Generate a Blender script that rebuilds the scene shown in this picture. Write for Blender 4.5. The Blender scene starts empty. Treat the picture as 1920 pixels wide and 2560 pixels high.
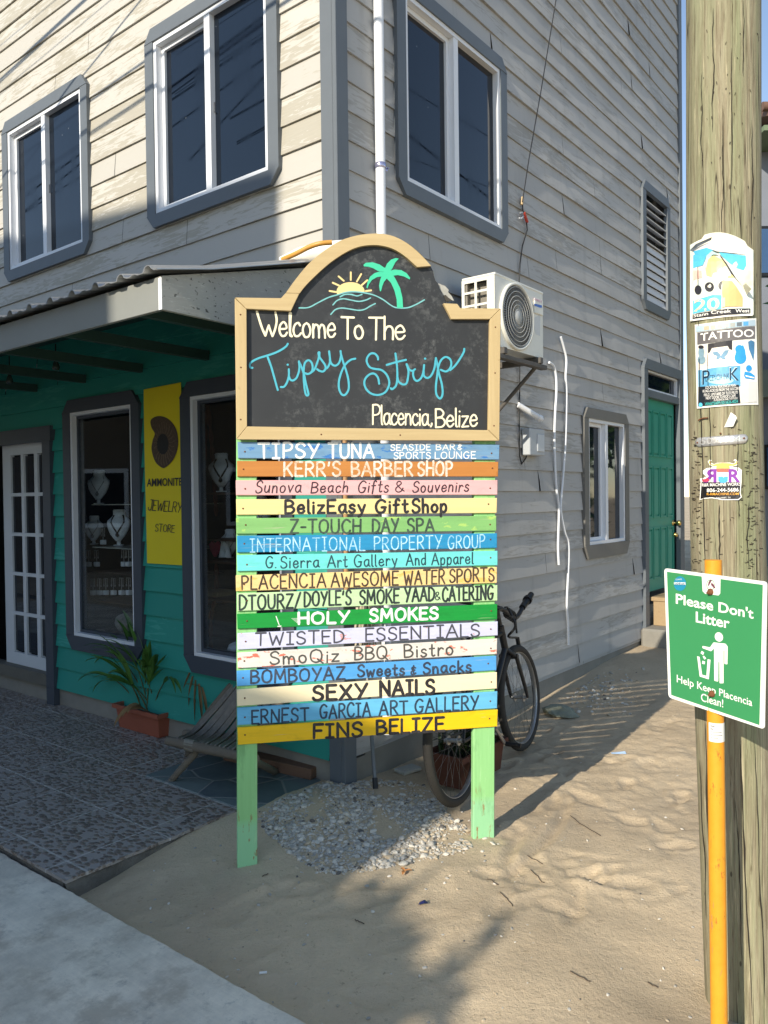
import bpy, bmesh, math, random
from mathutils import Vector, Matrix, noise, geometry
random.seed(7)
sc = bpy.context.scene
COL = sc.collection
R = math.radians
# ------------------------------------------------------------------ camera
FPX, PIT, ROL, YAW, H = 1968.4, R(.957), R(-.7133), R(38.465), 1.6
_B = Matrix(((1, 0, 0), (0, 0, -1), (0, 1, 0)))
_P = Matrix(((1, 0, 0), (0, math.cos(PIT), -math.sin(PIT)), (0, math.sin(PIT), math.cos(PIT))))
_Q = Matrix(((math.cos(ROL), -math.sin(ROL), 0), (math.sin(ROL), math.cos(ROL), 0), (0, 0, 1)))
CM = _Q @ _P @ _B          # world -> camera (x right, y down, z forward)
CMT = CM.transposed()
CP = Vector((0, 0, H))
cam = bpy.data.cameras.new('camera'); co = bpy.data.objects.new('camera', cam); COL.objects.link(co)
cam.sensor_fit = 'VERTICAL'; cam.sensor_height = 36; cam.sensor_width = 27
cam.lens = FPX / 2560 * 36; cam.clip_start = .05; cam.clip_end = 3000
rx, dn, fw = CMT.col[0], CMT.col[1], CMT.col[2]
m3 = Matrix((rx, -dn, -fw)).transposed()
co.matrix_world = Matrix.Translation(CP) @ m3.to_4x4()
sc.camera = co
# ------------------------------------------------------------------ light
SUN_AZ, SUN_EL = R(35.9), R(26)          # direction the light travels (from +Y towards +X) and height
w = bpy.data.worlds.new('World'); sc.world = w; w.use_nodes = True
wt = w.node_tree; sky = wt.nodes.new('ShaderNodeTexSky'); sky.sky_type = 'NISHITA'; sky.sun_disc = False
sky.sun_elevation = SUN_EL; sky.sun_rotation = SUN_AZ + math.pi; sky.air_density = 1.0; sky.dust_density = .1; sky.ozone_density = 1.5
hs = wt.nodes.new('ShaderNodeHueSaturation'); hs.inputs['Saturation'].default_value = .92
wt.links.new(sky.outputs[0], hs.inputs['Color']); wt.links.new(hs.outputs[0], wt.nodes['Background'].inputs[0]); wt.nodes['Background'].inputs[1].default_value = .15
sl = bpy.data.lights.new('sun', 'SUN'); sl.energy = 4.2; sl.angle = R(.45); sl.color = (1, .915, .76)
so = bpy.data.objects.new('sun', sl); COL.objects.link(so)
LD = Vector((math.sin(SUN_AZ) * math.cos(SUN_EL), math.cos(SUN_AZ) * math.cos(SUN_EL), -math.sin(SUN_EL)))
so.rotation_euler = LD.to_track_quat('-Z', 'Y').to_euler()
so.location = (-8, -10, 9)
sc.view_settings.view_transform = 'Standard'; sc.view_settings.look = 'None'
sc.view_settings.exposure = .47; sc.view_settings.gamma = 1
sc.cycles.max_bounces = 8; sc.cycles.caustics_reflective = False; sc.cycles.caustics_refractive = False
sc.cycles.sample_clamp_indirect = 4
# ------------------------------------------------------------------ measuring helpers (photo pixel -> point on a real surface)
def ray(px, py):
    return CMT @ Vector(((px - 960) / FPX, (py - 1280) / FPX, 1))
def G(px, py, z=0.):
    d = ray(px, py); return CP + d * ((z - H) / d.z)
def onplane(px, py, pt, n):
    d = ray(px, py); return CP + d * ((pt - CP).dot(n) / d.dot(n))
d2 = Vector((math.sin(YAW), math.cos(YAW), 0)); d1 = Vector((-math.cos(YAW), math.sin(YAW), 0))
K = onplane(853, 1200, -d1 * -2.85, -d1); K.z = 0
BROT = math.pi / 2 - YAW
def toB(X): v = X - K; return Vector((v.dot(d2), v.dot(d1), X.z))       # world -> building axes
def fromB(x, y, z=0): return K + d2 * x + d1 * y + Vector((0, 0, z))
def W1(px, py, off=0.): return toB(onplane(px, py, K - d2 * off, d2))   # shop front (x = -off)
def W2(px, py, off=0.): return toB(onplane(px, py, K - d1 * off, d1))   # side wall (y = -off)
SA = G(617, 2159); SANG = R(12.2)
sds = Vector((math.cos(SANG), math.sin(SANG), 0)); sns = Vector((sds.y, -sds.x, 0))
def SP(px, py, off=0.):                                                 # welcome sign (u, -off, z)
    X = onplane(px, py, SA + sns * off, sns); return Vector(((X - SA).dot(sds), -off, X.z))
# ------------------------------------------------------------------ mesh builder
class MB:
    def __init__(s): s.v = []; s.f = []; s.sm = []
    def add(s, vs, fs, smooth=False):
        o = len(s.v); s.v += [tuple(v) for v in vs]
        for f in fs: s.f.append([i + o for i in f]); s.sm.append(smooth)
    def box(s, x0, x1, y0, y1, z0, z1, c=0., M=None):
        if x0 > x1: x0, x1 = x1, x0
        if y0 > y1: y0, y1 = y1, y0
        if z0 > z1: z0, z1 = z1, z0
        if c <= 0:
            vs = [(x, y, z) for z in (z0, z1) for y in (y0, y1) for x in (x0, x1)]
            fs = [(0, 2, 3, 1), (4, 5, 7, 6), (0, 1, 5, 4), (2, 6, 7, 3), (0, 4, 6, 2), (1, 3, 7, 5)]
        else:
            bm = bmesh.new(); bmesh.ops.create_cube(bm, size=1)
            for v in bm.verts: v.co = Vector(((x0 + x1) / 2 + v.co.x * (x1 - x0), (y0 + y1) / 2 + v.co.y * (y1 - y0), (z0 + z1) / 2 + v.co.z * (z1 - z0)))
            bmesh.ops.bevel(bm, geom=bm.edges[:], offset=min(c, (x1 - x0) / 2.2, (y1 - y0) / 2.2, (z1 - z0) / 2.2), segments=1, affect='EDGES')
            bm.verts.index_update(); vs = [v.co.copy() for v in bm.verts]; fs = [[v.index for v in f.verts] for f in bm.faces]; bm.free()
        if M: vs = [M @ Vector(v) for v in vs]
        s.add(vs, fs)
    def prism(s, pts, a, b):
        """pts: list of 3D points (one polygon, any plane); extruded from +a to +b (vectors)"""
        a = Vector(a); b = Vector(b); n = len(pts)
        p = [Vector(q) for q in pts]
        tri = geometry.tessellate_polygon([p])
        vs = [q + a for q in p] + [q + b for q in p]
        fs = [t for t in tri] + [tuple(i + n for i in reversed(t)) for t in tri]
        fs += [(i, (i + 1) % n, n + (i + 1) % n, n + i) for i in range(n)]
        s.add(vs, fs)
    def poly(s, pts):
        p = [Vector(q) for q in pts]; s.add(p, [t for t in geometry.tessellate_polygon([p])])
    def tube(s, path, r, n=8, caps=True, closed=False, smooth=True):
        P = [Vector(p) for p in path]; rr = r if isinstance(r, (list, tuple)) else [r] * len(P)
        vs = []; up = None; m = len(P)
        for i, p in enumerate(P):
            if closed: t = P[(i + 1) % m] - P[i - 1]
            else: t = P[min(i + 1, m - 1)] - P[max(i - 1, 0)]
            t.normalize()
            if up is None:
                up = Vector((0, 0, 1)) if abs(t.z) < .9 else Vector((1, 0, 0))
            a = t.cross(up); a.normalize(); b = a.cross(t); up = b
            for k in range(n):
                q = 2 * math.pi * k / n; vs.append(p + (a * math.cos(q) + b * math.sin(q)) * rr[i])
        fs = []
        for i in range(m if closed else m - 1):
            j = (i + 1) % m
            for k in range(n): fs.append((i * n + k, i * n + (k + 1) % n, j * n + (k + 1) % n, j * n + k))
        s.add(vs, fs, smooth)
        if caps and not closed:
            s.add(vs[:n], [tuple(reversed(range(n)))]); s.add(vs[-n:], [tuple(range(n))])
    def lathe(s, prof, c, n=24, axis=None, smooth=True):
        """prof: (r, h) pairs along axis"""
        c = Vector(c); q = (Vector(axis) if axis else Vector((0, 0, 1))).to_track_quat('Z', 'Y')
        vs = [c + q @ Vector((r * math.cos(2 * math.pi * k / n), r * math.sin(2 * math.pi * k / n), h)) for r, h in prof for k in range(n)]
        fs = [(i * n + k, i * n + (k + 1) % n, (i + 1) * n + (k + 1) % n, (i + 1) * n + k) for i in range(len(prof) - 1) for k in range(n)]
        s.add(vs, fs, smooth)
    def grid(s, rows, smooth=True):
        n = len(rows[0]); vs = [p for r in rows for p in r]
        fs = [(i * n + j, i * n + j + 1, (i + 1) * n + j + 1, (i + 1) * n + j) for i in range(len(rows) - 1) for j in range(n - 1)]
        s.add(vs, fs, smooth)
    def build(s, name, mat, parent=None, label=None, kind=None):
        me = bpy.data.meshes.new(name); me.from_pydata(s.v, [], s.f)
        me.polygons.foreach_set('use_smooth', s.sm)
        if isinstance(mat, (list, tuple)):
            for q in mat: me.materials.append(q)
        else: me.materials.append(mat)
        bm = bmesh.new(); bm.from_mesh(me); bmesh.ops.recalc_face_normals(bm, faces=bm.faces); bm.to_mesh(me); bm.free()
        o = bpy.data.objects.new(name, me); COL.objects.link(o)
        if parent: o.parent = parent
        if label: o['label'] = label
        if kind: o['kind'] = kind
        return o
def empty(name, label, cat, loc=(0, 0, 0), rz=0., group=None):
    o = bpy.data.objects.new(name, None); COL.objects.link(o); o.location = loc; o.rotation_euler = (0, 0, rz)
    o.empty_display_size = .1
    return tag(o, label, cat, group)
def tag(o, label, cat, group=None):
    o['label'] = label; o['category'] = cat
    if group: o['group'] = group
    return o
def bframe(o):      # put a top-level object into the building's axes
    o.location = K; o.rotation_euler = (0, 0, BROT); return o
def sframe(o):
    o.location = SA; o.rotation_euler = (0, 0, SANG); return o
# ------------------------------------------------------------------ materials
def srgb(r, g, b):
    f = lambda c: (c / 255 / 12.92) if c <= 10 else ((c / 255 + .055) / 1.055) ** 2.4
    return (f(r), f(g), f(b), 1)
class Mat:
    def __init__(s, name, col=(.5, .5, .5, 1), rough=.6, spec=.4, metal=0.):
        s.m = bpy.data.materials.new(name); s.m.use_nodes = True; s.t = s.m.node_tree
        s.p = s.t.nodes['Principled BSDF']; s.p.inputs['Roughness'].default_value = rough
        s.p.inputs['Specular IOR Level'].default_value = spec; s.p.inputs['Metallic'].default_value = metal
        s.col(col); s._co = None
    def n(s, kind, **kw):
        q = s.t.nodes.new(kind)
        for k, v in kw.items(): setattr(q, k, v)
        return q
    def l(s, a, b): s.t.links.new(a, b)
    def put(s, inp, x):
        if hasattr(x, 'is_output'): s.l(x, inp)
        elif x is not None: inp.default_value = x
    def col(s, c): s.put(s.p.inputs['Base Color'], c)
    @property
    def co(s):
        if s._co is None: s._co = s.n('ShaderNodeTexCoord').outputs['Object']
        return s._co
    def map(s, scale=(1, 1, 1), vec=None, loc=(0, 0, 0), rot=(0, 0, 0)):
        q = s.n('ShaderNodeMapping'); s.l(vec or s.co, q.inputs[0]); q.inputs['Scale'].default_value = scale
        q.inputs['Location'].default_value = loc; q.inputs['Rotation'].default_value = rot; return q.outputs[0]
    def noise(s, scale, vec=None, detail=4, rough=.6, dist=0):
        q = s.n('ShaderNodeTexNoise'); s.l(vec or s.co, q.inputs['Vector']); q.inputs['Scale'].default_value = scale
        q.inputs['Detail'].default_value = detail; q.inputs['Roughness'].default_value = rough; q.inputs['Distortion'].default_value = dist; return q.outputs['Fac']
    def vor(s, scale, vec=None, feature='F1', out='Distance', rnd=1):
        q = s.n('ShaderNodeTexVoronoi', feature=feature); s.l(vec or s.co, q.inputs['Vector']); q.inputs['Scale'].default_value = scale
        q.inputs['Randomness'].default_value = rnd; return q.outputs[out]
    def ramp(s, fac, *stops):
        q = s.n('ShaderNodeValToRGB'); s.put(q.inputs[0], fac); e = q.color_ramp.elements
        while len(e) < len(stops): e.new(.5)
        for i, (p, c) in enumerate(stops):
            e[i].position = p; e[i].color = c if isinstance(c, tuple) else (c, c, c, 1)
        return q.outputs[0]
    def mix(s, fac, a, b, mode='MIX'):
        q = s.n('ShaderNodeMix', data_type='RGBA', blend_type=mode); s.put(q.inputs[0], fac); s.put(q.inputs[6], a); s.put(q.inputs[7], b); return q.outputs[2]
    def math(s, op, a, b=None, c=None):
        q = s.n('ShaderNodeMath', operation=op); s.put(q.inputs[0], a)
        if b is not None: s.put(q.inputs[1], b)
        if c is not None: s.put(q.inputs[2], c)
        return q.outputs[0]
    def sep(s, vec=None):
        q = s.n('ShaderNodeSeparateXYZ'); s.l(vec or s.co, q.inputs[0]); return q.outputs
    def comb(s, x, y, z):
        q = s.n('ShaderNodeCombineXYZ')
        for i, v in enumerate((x, y, z)): s.put(q.inputs[i], v)
        return q.outputs[0]
    def bump(s, h, strength=.3, dist=.01):
        q = s.n('ShaderNodeBump'); q.inputs['Strength'].default_value = strength; q.inputs['Distance'].default_value = dist
        s.put(q.inputs['Height'], h); prev = s.p.inputs['Normal']
        if prev.is_linked: s.l(prev.links[0].from_socket, q.inputs['Normal'])
        s.l(q.outputs[0], s.p.inputs['Normal']); return s
    def rough(s, x): s.put(s.p.inputs['Roughness'], x)
def sc4(c, k): return (c[0] * k, c[1] * k, c[2] * k, 1)
def plain(name, col, rough=.6, var=.15, vs=12, spec=.4, metal=0., bump=.1):
    m = Mat(name, col, rough, spec, metal); f = m.noise(vs, detail=5)
    m.col(m.mix(f, sc4(col, 1 - var), sc4(col, 1 + var)))
    if bump: m.bump(m.noise(vs * 8, detail=3), bump, .003)
    return m.m
def siding_mat(name, axis, base, peel, amount, pitch, z0, grime=None):
    """painted clapboards: each board its own tint, paint flaked off along the grain"""
    m = Mat(name, base, .62, .35); x, y, z = m.sep()
    u = x if axis == 0 else y
    k = m.math('FLOOR', m.math('DIVIDE', m.math('SUBTRACT', z, z0), pitch))
    wn = m.n('ShaderNodeTexWhiteNoise', noise_dimensions='1D'); m.l(k, wn.inputs['W'])
    r = wn.outputs[0]
    v = m.comb(m.math('ADD', m.math('MULTIPLY', u, 1.), m.math('MULTIPLY', r, 37.)), m.math('MULTIPLY', z, 1.), m.math('MULTIPLY', r, 11.))
    streak = m.noise(3.2, m.map((1.5, 13, 1), v), 8, .62, 1.1)
    big = m.noise(1.1, m.map((1, 2.2, 1), v), 3, .5)
    f = m.math('ADD', m.math('MULTIPLY', streak, .75), m.math('MULTIPLY', big, .5))
    f = m.math('ADD', f, m.math('MULTIPLY', m.math('SUBTRACT', r, .5), .16)); mask = m.ramp(f, (amount, 0.), (amount + .02, 1.))
    c = m.mix(r, sc4(base, .92), sc4(base, 1.06))
    c = m.mix(m.math('MULTIPLY', m.noise(2.2, detail=5), .5), c, sc4(base, .84))
    pl = m.mix(m.noise(9, m.map((1, 30, 1), v), 4), sc4(peel, .86), sc4(peel, 1.12))
    c = m.mix(mask, c, pl)
    if grime:
        g = m.math('MULTIPLY', m.ramp(m.noise(2.5, m.map((2.5, .5, .5) if axis == 0 else (.5, 2.5, .5)), 5, .6), (.55, 0.), (.75, 1.)), .4)
        c = m.mix(g, c, grime)
    m.col(c)
    m.bump(mask, -.5, .0015); m.bump(m.noise(14, m.map((1, 22, 1), v), 5), .22, .002)
    return m.m
def wood_mat(name, base, dark, axis=0, rough=.6, knots=True, amount=.6):
    m = Mat(name, base, rough, .3)
    s = [40, 40, 40]; s[axis] = 2.2
    g = m.noise(1., m.map(tuple(s)), 6, .6, .4); c = m.mix(m.math('MULTIPLY', g, amount), base, dark)
    if knots:
        kn = m.ramp(m.noise(14, detail=2), (.70, 0.), (.76, 1.)); c = m.mix(m.math('MULTIPLY', kn, .5), c, dark)
    m.col(c); m.bump(g, .25, .002); return m.m
def paint_mat(name, base, under=None, amount=.62, var=.17, axis=0, rough=.5):
    """brushed paint on a plank"""
    m = Mat(name, base, rough, .4); s = [60, 60, 60]; s[axis] = 3
    g = m.noise(1., m.map(tuple(s)), 5, .6); b = m.noise(5, detail=4)
    c = m.mix(g, sc4(base, 1 - var), sc4(base, 1 + var)); c = m.mix(m.math('MULTIPLY', b, .35), c, sc4(base, 1 - 1.6 * var))
    dirt = m.ramp(m.noise(7, m.map((1.4, 1, 3), loc=(3, 1, 2)), 6, .7), (.54, 0.), (.70, .4)); c = m.mix(dirt, c, sc4(base, .55)); c = m.mix(m.ramp(m.noise(1, m.map((4, 60, 130), loc=(1, 0, 3)), 3), (.66, 0.), (.72, .55)), c, (.60, .52, .40, 1))
    if under:
        k = m.noise(10, m.map((1, 1, 2.6)), 6, .65); c = m.mix(m.ramp(k, (amount, 0.), (amount + .02, 1.)), c, under)
        m.bump(m.ramp(k, (amount, 1.), (amount + .02, 0.)), .3, .001)
    m.col(c); m.bump(g, .2, .001); return m.m
def dark_glass(name, tint, rough=.02, spec=.5):
    m = Mat(name, tint, rough, spec); gc_ = m.mix(m.noise(1.3, detail=3), sc4(tint, .8), sc4(tint, 1.25)); gc_ = m.mix(m.math('MULTIPLY', m.ramp(m.vor(16), (.05, 1.), (.075, 0.)), m.ramp(m.noise(3, m.map(loc=(2, 2, 2)), 3), (.56, 0.), (.60, .5))), gc_, (.6, .62, .64, 1)); m.col(gc_); m.rough(m.ramp(m.noise(5, m.map((1, 1, .4)), 5, .7), (.4, .01), (.8, .12)))
    m.bump(m.noise(1.5, detail=1), .015, .01); return m.m
def clear_glass(name, tint=(.75, .82, .84, 1)):
    m = bpy.data.materials.new(name); m.use_nodes = True; t = m.node_tree; t.nodes.remove(t.nodes['Principled BSDF'])
    o = t.nodes['Material Output']; a = t.nodes.new('ShaderNodeBsdfTransparent'); a.inputs[0].default_value = tint
    g = t.nodes.new('ShaderNodeBsdfGlossy'); g.inputs['Roughness'].default_value = .01
    f = t.nodes.new('ShaderNodeFresnel'); ge = t.nodes.new('ShaderNodeNewGeometry'); mi = t.nodes.new('ShaderNodeMix'); mi.inputs[2].default_value = 1.6; mi.inputs[3].default_value = 1 / 1.6
    t.links.new(ge.outputs['Backfacing'], mi.inputs[0]); t.links.new(mi.outputs[0], f.inputs[0]); x = t.nodes.new('ShaderNodeMixShader')
    t.links.new(f.outputs[0], x.inputs[0]); t.links.new(a.outputs[0], x.inputs[1]); t.links.new(g.outputs[0], x.inputs[2]); t.links.new(x.outputs[0], o.inputs[0])
    return m
trim = plain('grey trim paint', srgb(100, 106, 112), .5, .1, 7)
white_pvc = plain('white vinyl', srgb(226, 228, 232), .35, .04, 6, bump=0)
black_plastic = plain('black plastic', (.012, .012, .014, 1), .45, .2)
rubber = plain('dusty rubber', (.035, .032, .028, 1), .8, .3, 30)
steel = plain('dull steel', (.45, .45, .46, 1), .35, .15, 30, metal=.9)
rust = plain('rust', (.16, .06, .025, 1), .85, .4, 60)
dark_void = plain('dark room', (.02, .021, .024, 1), .8, .2, 3)
win_glass = dark_glass('tinted window glass', (.005, .009, .017, 1), .015, .5)
shop_glass = clear_glass('shop window glass', (.88, .91, .92, 1))
# ================================================================== SETTING
def sstep(a, b, x):
    t = max(0., min(1., (x - a) / (b - a))); return t * t * (3 - 2 * t)
HEAP = toB(G(880, 1992, .05)); HEAP2 = toB(G(760, 2040, .03))
BA = toB(G(1240, 2110)); 
def ground_z(X, Y, fine=True):
    b = toB(Vector((X, Y, 0))); bx, by = b.x, b.y
    z = -.07 * (1 - sstep(-1.6, -.75, bx)) + .13 * sstep(1.2, 4.6, bx)
    for h, s, a in ((HEAP, .36, .06), (HEAP2, .28, .02)):
        q = ((bx - h.x) ** 2 + (by - h.y) ** 2) / (s * s)
        if q < 9: z += a * math.exp(-q)
    q = ((X - 1.14) ** 2 + (Y - 2.5) ** 2) / .16
    if q < 9: z -= .062 * math.exp(-q)
    if fine and -4 < X < 9 and .8 < Y < 14:
        p = Vector((X, Y, 0))
        foot = sstep(.0, .9, bx) * (1 - sstep(4.2, 6, bx)) * (1 - sstep(1.55, 1.9, -by)) * sstep(-.1, .3, -by)
        z += .012 * noise.noise(p * 1.6) + .007 * noise.noise(p * 5.1)
        n1 = noise.noise(p * 7.5 + Vector((0, 0, 3))); n2 = noise.noise(p * 15 + Vector((5, 0, 0)))
        n3 = noise.noise(p * 4.1 + Vector((9, 2, 0)) + Vector((n2, n1, 0)) * .5); z += foot * .55 * (.011 * (abs(n1) - .25) * 1.6 + .008 * n2 + .014 * n3 - .012 * max(0, abs(n3) - .3))
        z += (.35 + .65 * foot) * .004 * noise.noise(p * 34)
        for (qx, qy, qa, ql, qw, qd) in DENTS.get((int(X / .25), int(Y / .25)), ()):
            ex, ey = X - qx, Y - qy; u_ = (ex * math.cos(qa) + ey * math.sin(qa)) / ql; v_ = (-ex * math.sin(qa) + ey * math.cos(qa)) / (qw * (1 + .25 * math.sin(u_ * 2))); q2 = u_ * u_ + v_ * v_
            if q2 < 4: z += qd * (-math.exp(-q2 * q2 * 1.2) + .55 * math.exp(-((math.sqrt(q2) - 1.25) / .28) ** 2))
        # bicycle tyre track, a shallow groove with a rim
        for (x0, y0, x1, y1, bend) in TRACKS:
            dx, dy = x1 - x0, y1 - y0; L = math.hypot(dx, dy); t = ((X - x0) * dx + (Y - y0) * dy) / (L * L)
            if 0 < t < 1:
                dd = ((X - x0) * dy - (Y - y0) * dx) / L + bend * math.sin(math.pi * t)
                e = math.sin(math.pi * t) ** .4
                z += e * (-.014 * math.exp(-(dd / .022) ** 2) + .007 * math.exp(-((abs(dd) - .045) / .018) ** 2))
                if abs(dd) < .022: z += e * .003 * math.sin(t * L * 2 * math.pi / .022)
    return z
def trk(a, b, bend):
    p, q = G(*a), G(*b); return (p.x, p.y, q.x, q.y, bend)
def mkdents():
    r = random.Random(31); out = []
    for k in range(95):
        if k < 55: x, y = r.uniform(1230, 1730), r.uniform(1790, 2290)
        else: x, y = r.uniform(230, 1250), r.uniform(2160, 2550)
        g = G(x, y); b_ = toB(g)
        if b_.y > -.05 and b_.x > -.6 or b_.x < -1.4: continue
        out.append((g.x, g.y, r.uniform(0, 6.3), r.uniform(.08, .14), r.uniform(.035, .055), r.uniform(.004, .011) * (1 if k < 55 else .7)))
    return out
DENTS = {}
for q_ in mkdents():
    for i_ in range(int((q_[0] - .3) / .25), int((q_[0] + .3) / .25) + 1):
        for j_ in range(int((q_[1] - .3) / .25), int((q_[1] + .3) / .25) + 1): DENTS.setdefault((i_, j_), []).append(q_)
TRACKS = [trk((1262, 2195), (1418, 2000), -.05), trk((1255, 2190), (1310, 2070), .01)]
def spaced(lo, hi, f0, f1, step):
    xs = []; x = f0
    while x < f1: xs.append(x); x += step
    s = step
    y = f1
    while y < hi: xs.append(y); s *= 1.28; y += s
    xs.append(hi); s = step; y = f0 - step
    while y > lo: xs.insert(0, y); s *= 1.28; y -= s
    xs.insert(0, lo); return xs
gm = Mat('sand', srgb(196, 170, 128), .95, .1)
gb = gm.mix(gm.noise(2.3, detail=6, rough=.65), (.55, .425, .275, 1), (.74, .595, .41, 1))
gb = gm.mix(gm.math('MULTIPLY', gm.noise(55, detail=3), .6), gb, (.46, .37, .26, 1))
sp = gm.ramp(gm.vor(130), (.0, 1.), (.10, 0.)); gb = gm.mix(gm.math('MULTIPLY', sp, gm.ramp(gm.noise(9), (.5, 0.), (.62, .8))), gb, (.75, .70, .62, 1))
sp2 = gm.ramp(gm.vor(85, gm.map(loc=(3, 1, 0))), (.0, 1.), (.08, 0.)); gb = gm.mix(gm.math('MULTIPLY', sp2, .55), gb, (.10, .08, .06, 1))
wet = gm.ramp(gm.noise(.9, gm.map(loc=(2, 3, 0)), 4, .6), (.46, 0.), (.62, .45)); gb = gm.mix(wet, gb, (.36, .28, .19, 1)); gb = gm.mix(gm.ramp(gm.noise(34, gm.map(loc=(1, 1, 0)), 4, .75), (.60, 0.), (.70, .6)), gb, (.26, .20, .13, 1)); gm.col(gb); gm.bump(gm.noise(60, detail=5, rough=.75), .6, .009); gm.bump(gm.noise(26, detail=6, rough=.7), .55, .012); gm.bump(gm.noise(190, detail=3), .5, .004)
mb = MB(); xs = spaced(-600, 600, -1.7, 3.2, .0175); ys = spaced(-600, 600, 1.9, 6.4, .0175)
mb.grid([[(x, y, ground_z(x, y)) for x in xs] for y in ys])
mb.build('ground', gm.m, kind='structure')
# --- pavement
cm = Mat('pavement concrete', srgb(150, 148, 142), .85, .2)
cb = cm.mix(cm.ramp(cm.noise(2.6, detail=8, rough=.72), (.36, 0.), (.62, 1.)), (.56, .50, .405, 1), (.88, .79, .64, 1))
cb = cm.mix(cm.math('MULTIPLY', cm.ramp(cm.noise(3.4, cm.map(loc=(2, 7, 0)), 6, .7), (.50, 0.), (.62, 1.)), .65), cb, (.42, .35, .26, 1))
cb = cm.mix(cm.ramp(cm.vor(2.2, cm.map(loc=(.3, .4, 0))), (.045, .55), (.06, 0.)), cb, (.22, .21, .20, 1))
br = cm.noise(1, cm.map((90, 3, 1)), 4)
cb = cm.mix(cm.math('MULTIPLY', br, .3), cb, (.32, .31, .29, 1)); cm.col(cb)
cb = cm.mix(cm.ramp(cm.noise(9, cm.map(loc=(5, 2, 0)), 7, .8), (.56, 0.), (.66, .5)), cb, (.30, .28, .25, 1))
cb2 = cm.mix(cm.math('MULTIPLY', cm.ramp(cm.vor(60), (0., 1.), (.14, 0.)), .5), cb, (.24, .23, .21, 1)); cm.col(cb2)
cm.bump(br, .25, .003); cm.bump(cm.noise(60, detail=4), .3, .003)
mb = MB(); rows = []
for y in [-6 + .03 * i for i in range(236)] + [1.2 + .5 * i for i in range(18)]:
    w_ = .003 * noise.noise(Vector((y * 3, 0, 0))) + .006 * noise.noise(Vector((y * 17, 2, 0))) + .006 * noise.noise(Vector((y * 41, 2, 0)))
    rows.append([(-3.6, y, -.002), (-1.515 + w_, y, -.002), (-1.503 + w_, y, -.012), (-1.5 + w_, y, -.16)])
mb.grid(rows, smooth=False); o = mb.build('pavement', cm.m, kind='structure'); bframe(o)
mb = MB(); mb.grid([[(-8.5, y, -.10), (-3.6, y, -.09), (-3.6, y, -.002)] for y in (-40, 0, 40)], False)
o = mb.build('road', plain('road asphalt', (.16, .15, .135, 1), .9, .2, 3), kind='structure'); bframe(o)
# --- porch floor with pebble faced tiles
pm = Mat('pebble tile', (.2, .17, .15, 1), .42, .45)
pv = pm.map((1.25, .8, 1)); wv_ = pm.n('ShaderNodeVectorMath', operation='ADD'); nz_ = pm.n('ShaderNodeTexNoise'); pm.l(pv, nz_.inputs['Vector']); nz_.inputs['Scale'].default_value = 14; sv_ = pm.n('ShaderNodeVectorMath', operation='SCALE'); pm.l(nz_.outputs['Color'], sv_.inputs[0]); sv_.inputs['Scale'].default_value = .022; pm.l(pv, wv_.inputs[0]); pm.l(sv_.outputs[0], wv_.inputs[1]); pv = wv_.outputs[0]; e = pm.math('SUBTRACT', .60, pm.vor(36, pv)); cc = pm.n('ShaderNodeTexVoronoi'); pm.l(pv, cc.inputs['Vector']); cc.inputs['Scale'].default_value = 36
sx = pm.sep(cc.outputs['Color'])
pc = pm.ramp(sx[0], (.0, (.08, .072, .075, 1)), (.35, (.16, .13, .12, 1)), (.6, (.21, .165, .14, 1)), (.85, (.28, .235, .20, 1)), (1., (.46, .42, .37, 1)))
pc = pm.mix(pm.noise(3, detail=3), pc, (.20, .15, .115, 1)); grt = pm.ramp(e, (.03, 0.), (.11, 1.))
x, y, z = pm.sep()
def tline(c, off, per):
    q = pm.math('ABSOLUTE', pm.math('SUBTRACT', pm.math('FRACT', pm.math('DIVIDE', pm.math('ADD', c, off), per)), .5)); return pm.math('GREATER_THAN', q, .488)
tl = pm.math('MAXIMUM', tline(x, .14, .42), tline(y, .02, .42))
c = pm.mix(grt, (.30, .265, .24, 1), pc); c = pm.mix(tl, c, (.42, .385, .35, 1)); pm.col(c)
pm.bump(pm.ramp(e, (.0, 0.), (.35, 1.)), .6, .007); pm.rough(pm.mix(grt, (.8, .8, .8, 1), (.38, .38, .38, 1)))
mb = MB(); rag = []
for i in range(61):
    xx = -1.5 + i * .025; rag.append((xx, .235 + .006 * noise.noise(Vector((xx * 13, 0, 0))) + .004 * noise.noise(Vector((xx * 40, 0, 0)))))
mb.prism([Vector((a, b, 0)) for a, b in rag] + [Vector((0, 9, 0)), Vector((-1.5, 9, 0))], (0, 0, .008), (0, 0, .022))
o = mb.build('porch_floor', pm.m, kind='structure'); bframe(o)
sm_ = Mat('slab edge', (.16, .15, .13, 1), .95, .1); sm_.col(sm_.mix(sm_.noise(7, detail=6, rough=.7), (.05, .045, .04, 1), (.24, .215, .18, 1))); sm_.bump(sm_.noise(18, detail=6, rough=.75), 1, .02)
mb = MB(); rows = []
for i in range(61):
    xx = -1.5 + i * .025; q = .012 * noise.noise(Vector((xx * 9, 4, 0)))
    rows.append([(xx, .25 + q, .0075), (xx, .238 + q, -.004), (xx, .233 + q * .6, -.05), (xx, .225 + q, -.16)])
mb.grid(rows); mb.box(-1.499, 0, .26, 9, -.16, .007)
o = mb.build('porch_slab', sm_.m, kind='structure'); bframe(o)
fm = Mat('flagstone', (.14, .18, .18, 1), .6, .4); e = fm.vor(4.2, None, 'DISTANCE_TO_EDGE'); cc = fm.n('ShaderNodeTexVoronoi'); fm.l(fm.co, cc.inputs['Vector']); cc.inputs['Scale'].default_value = 4.2
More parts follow.
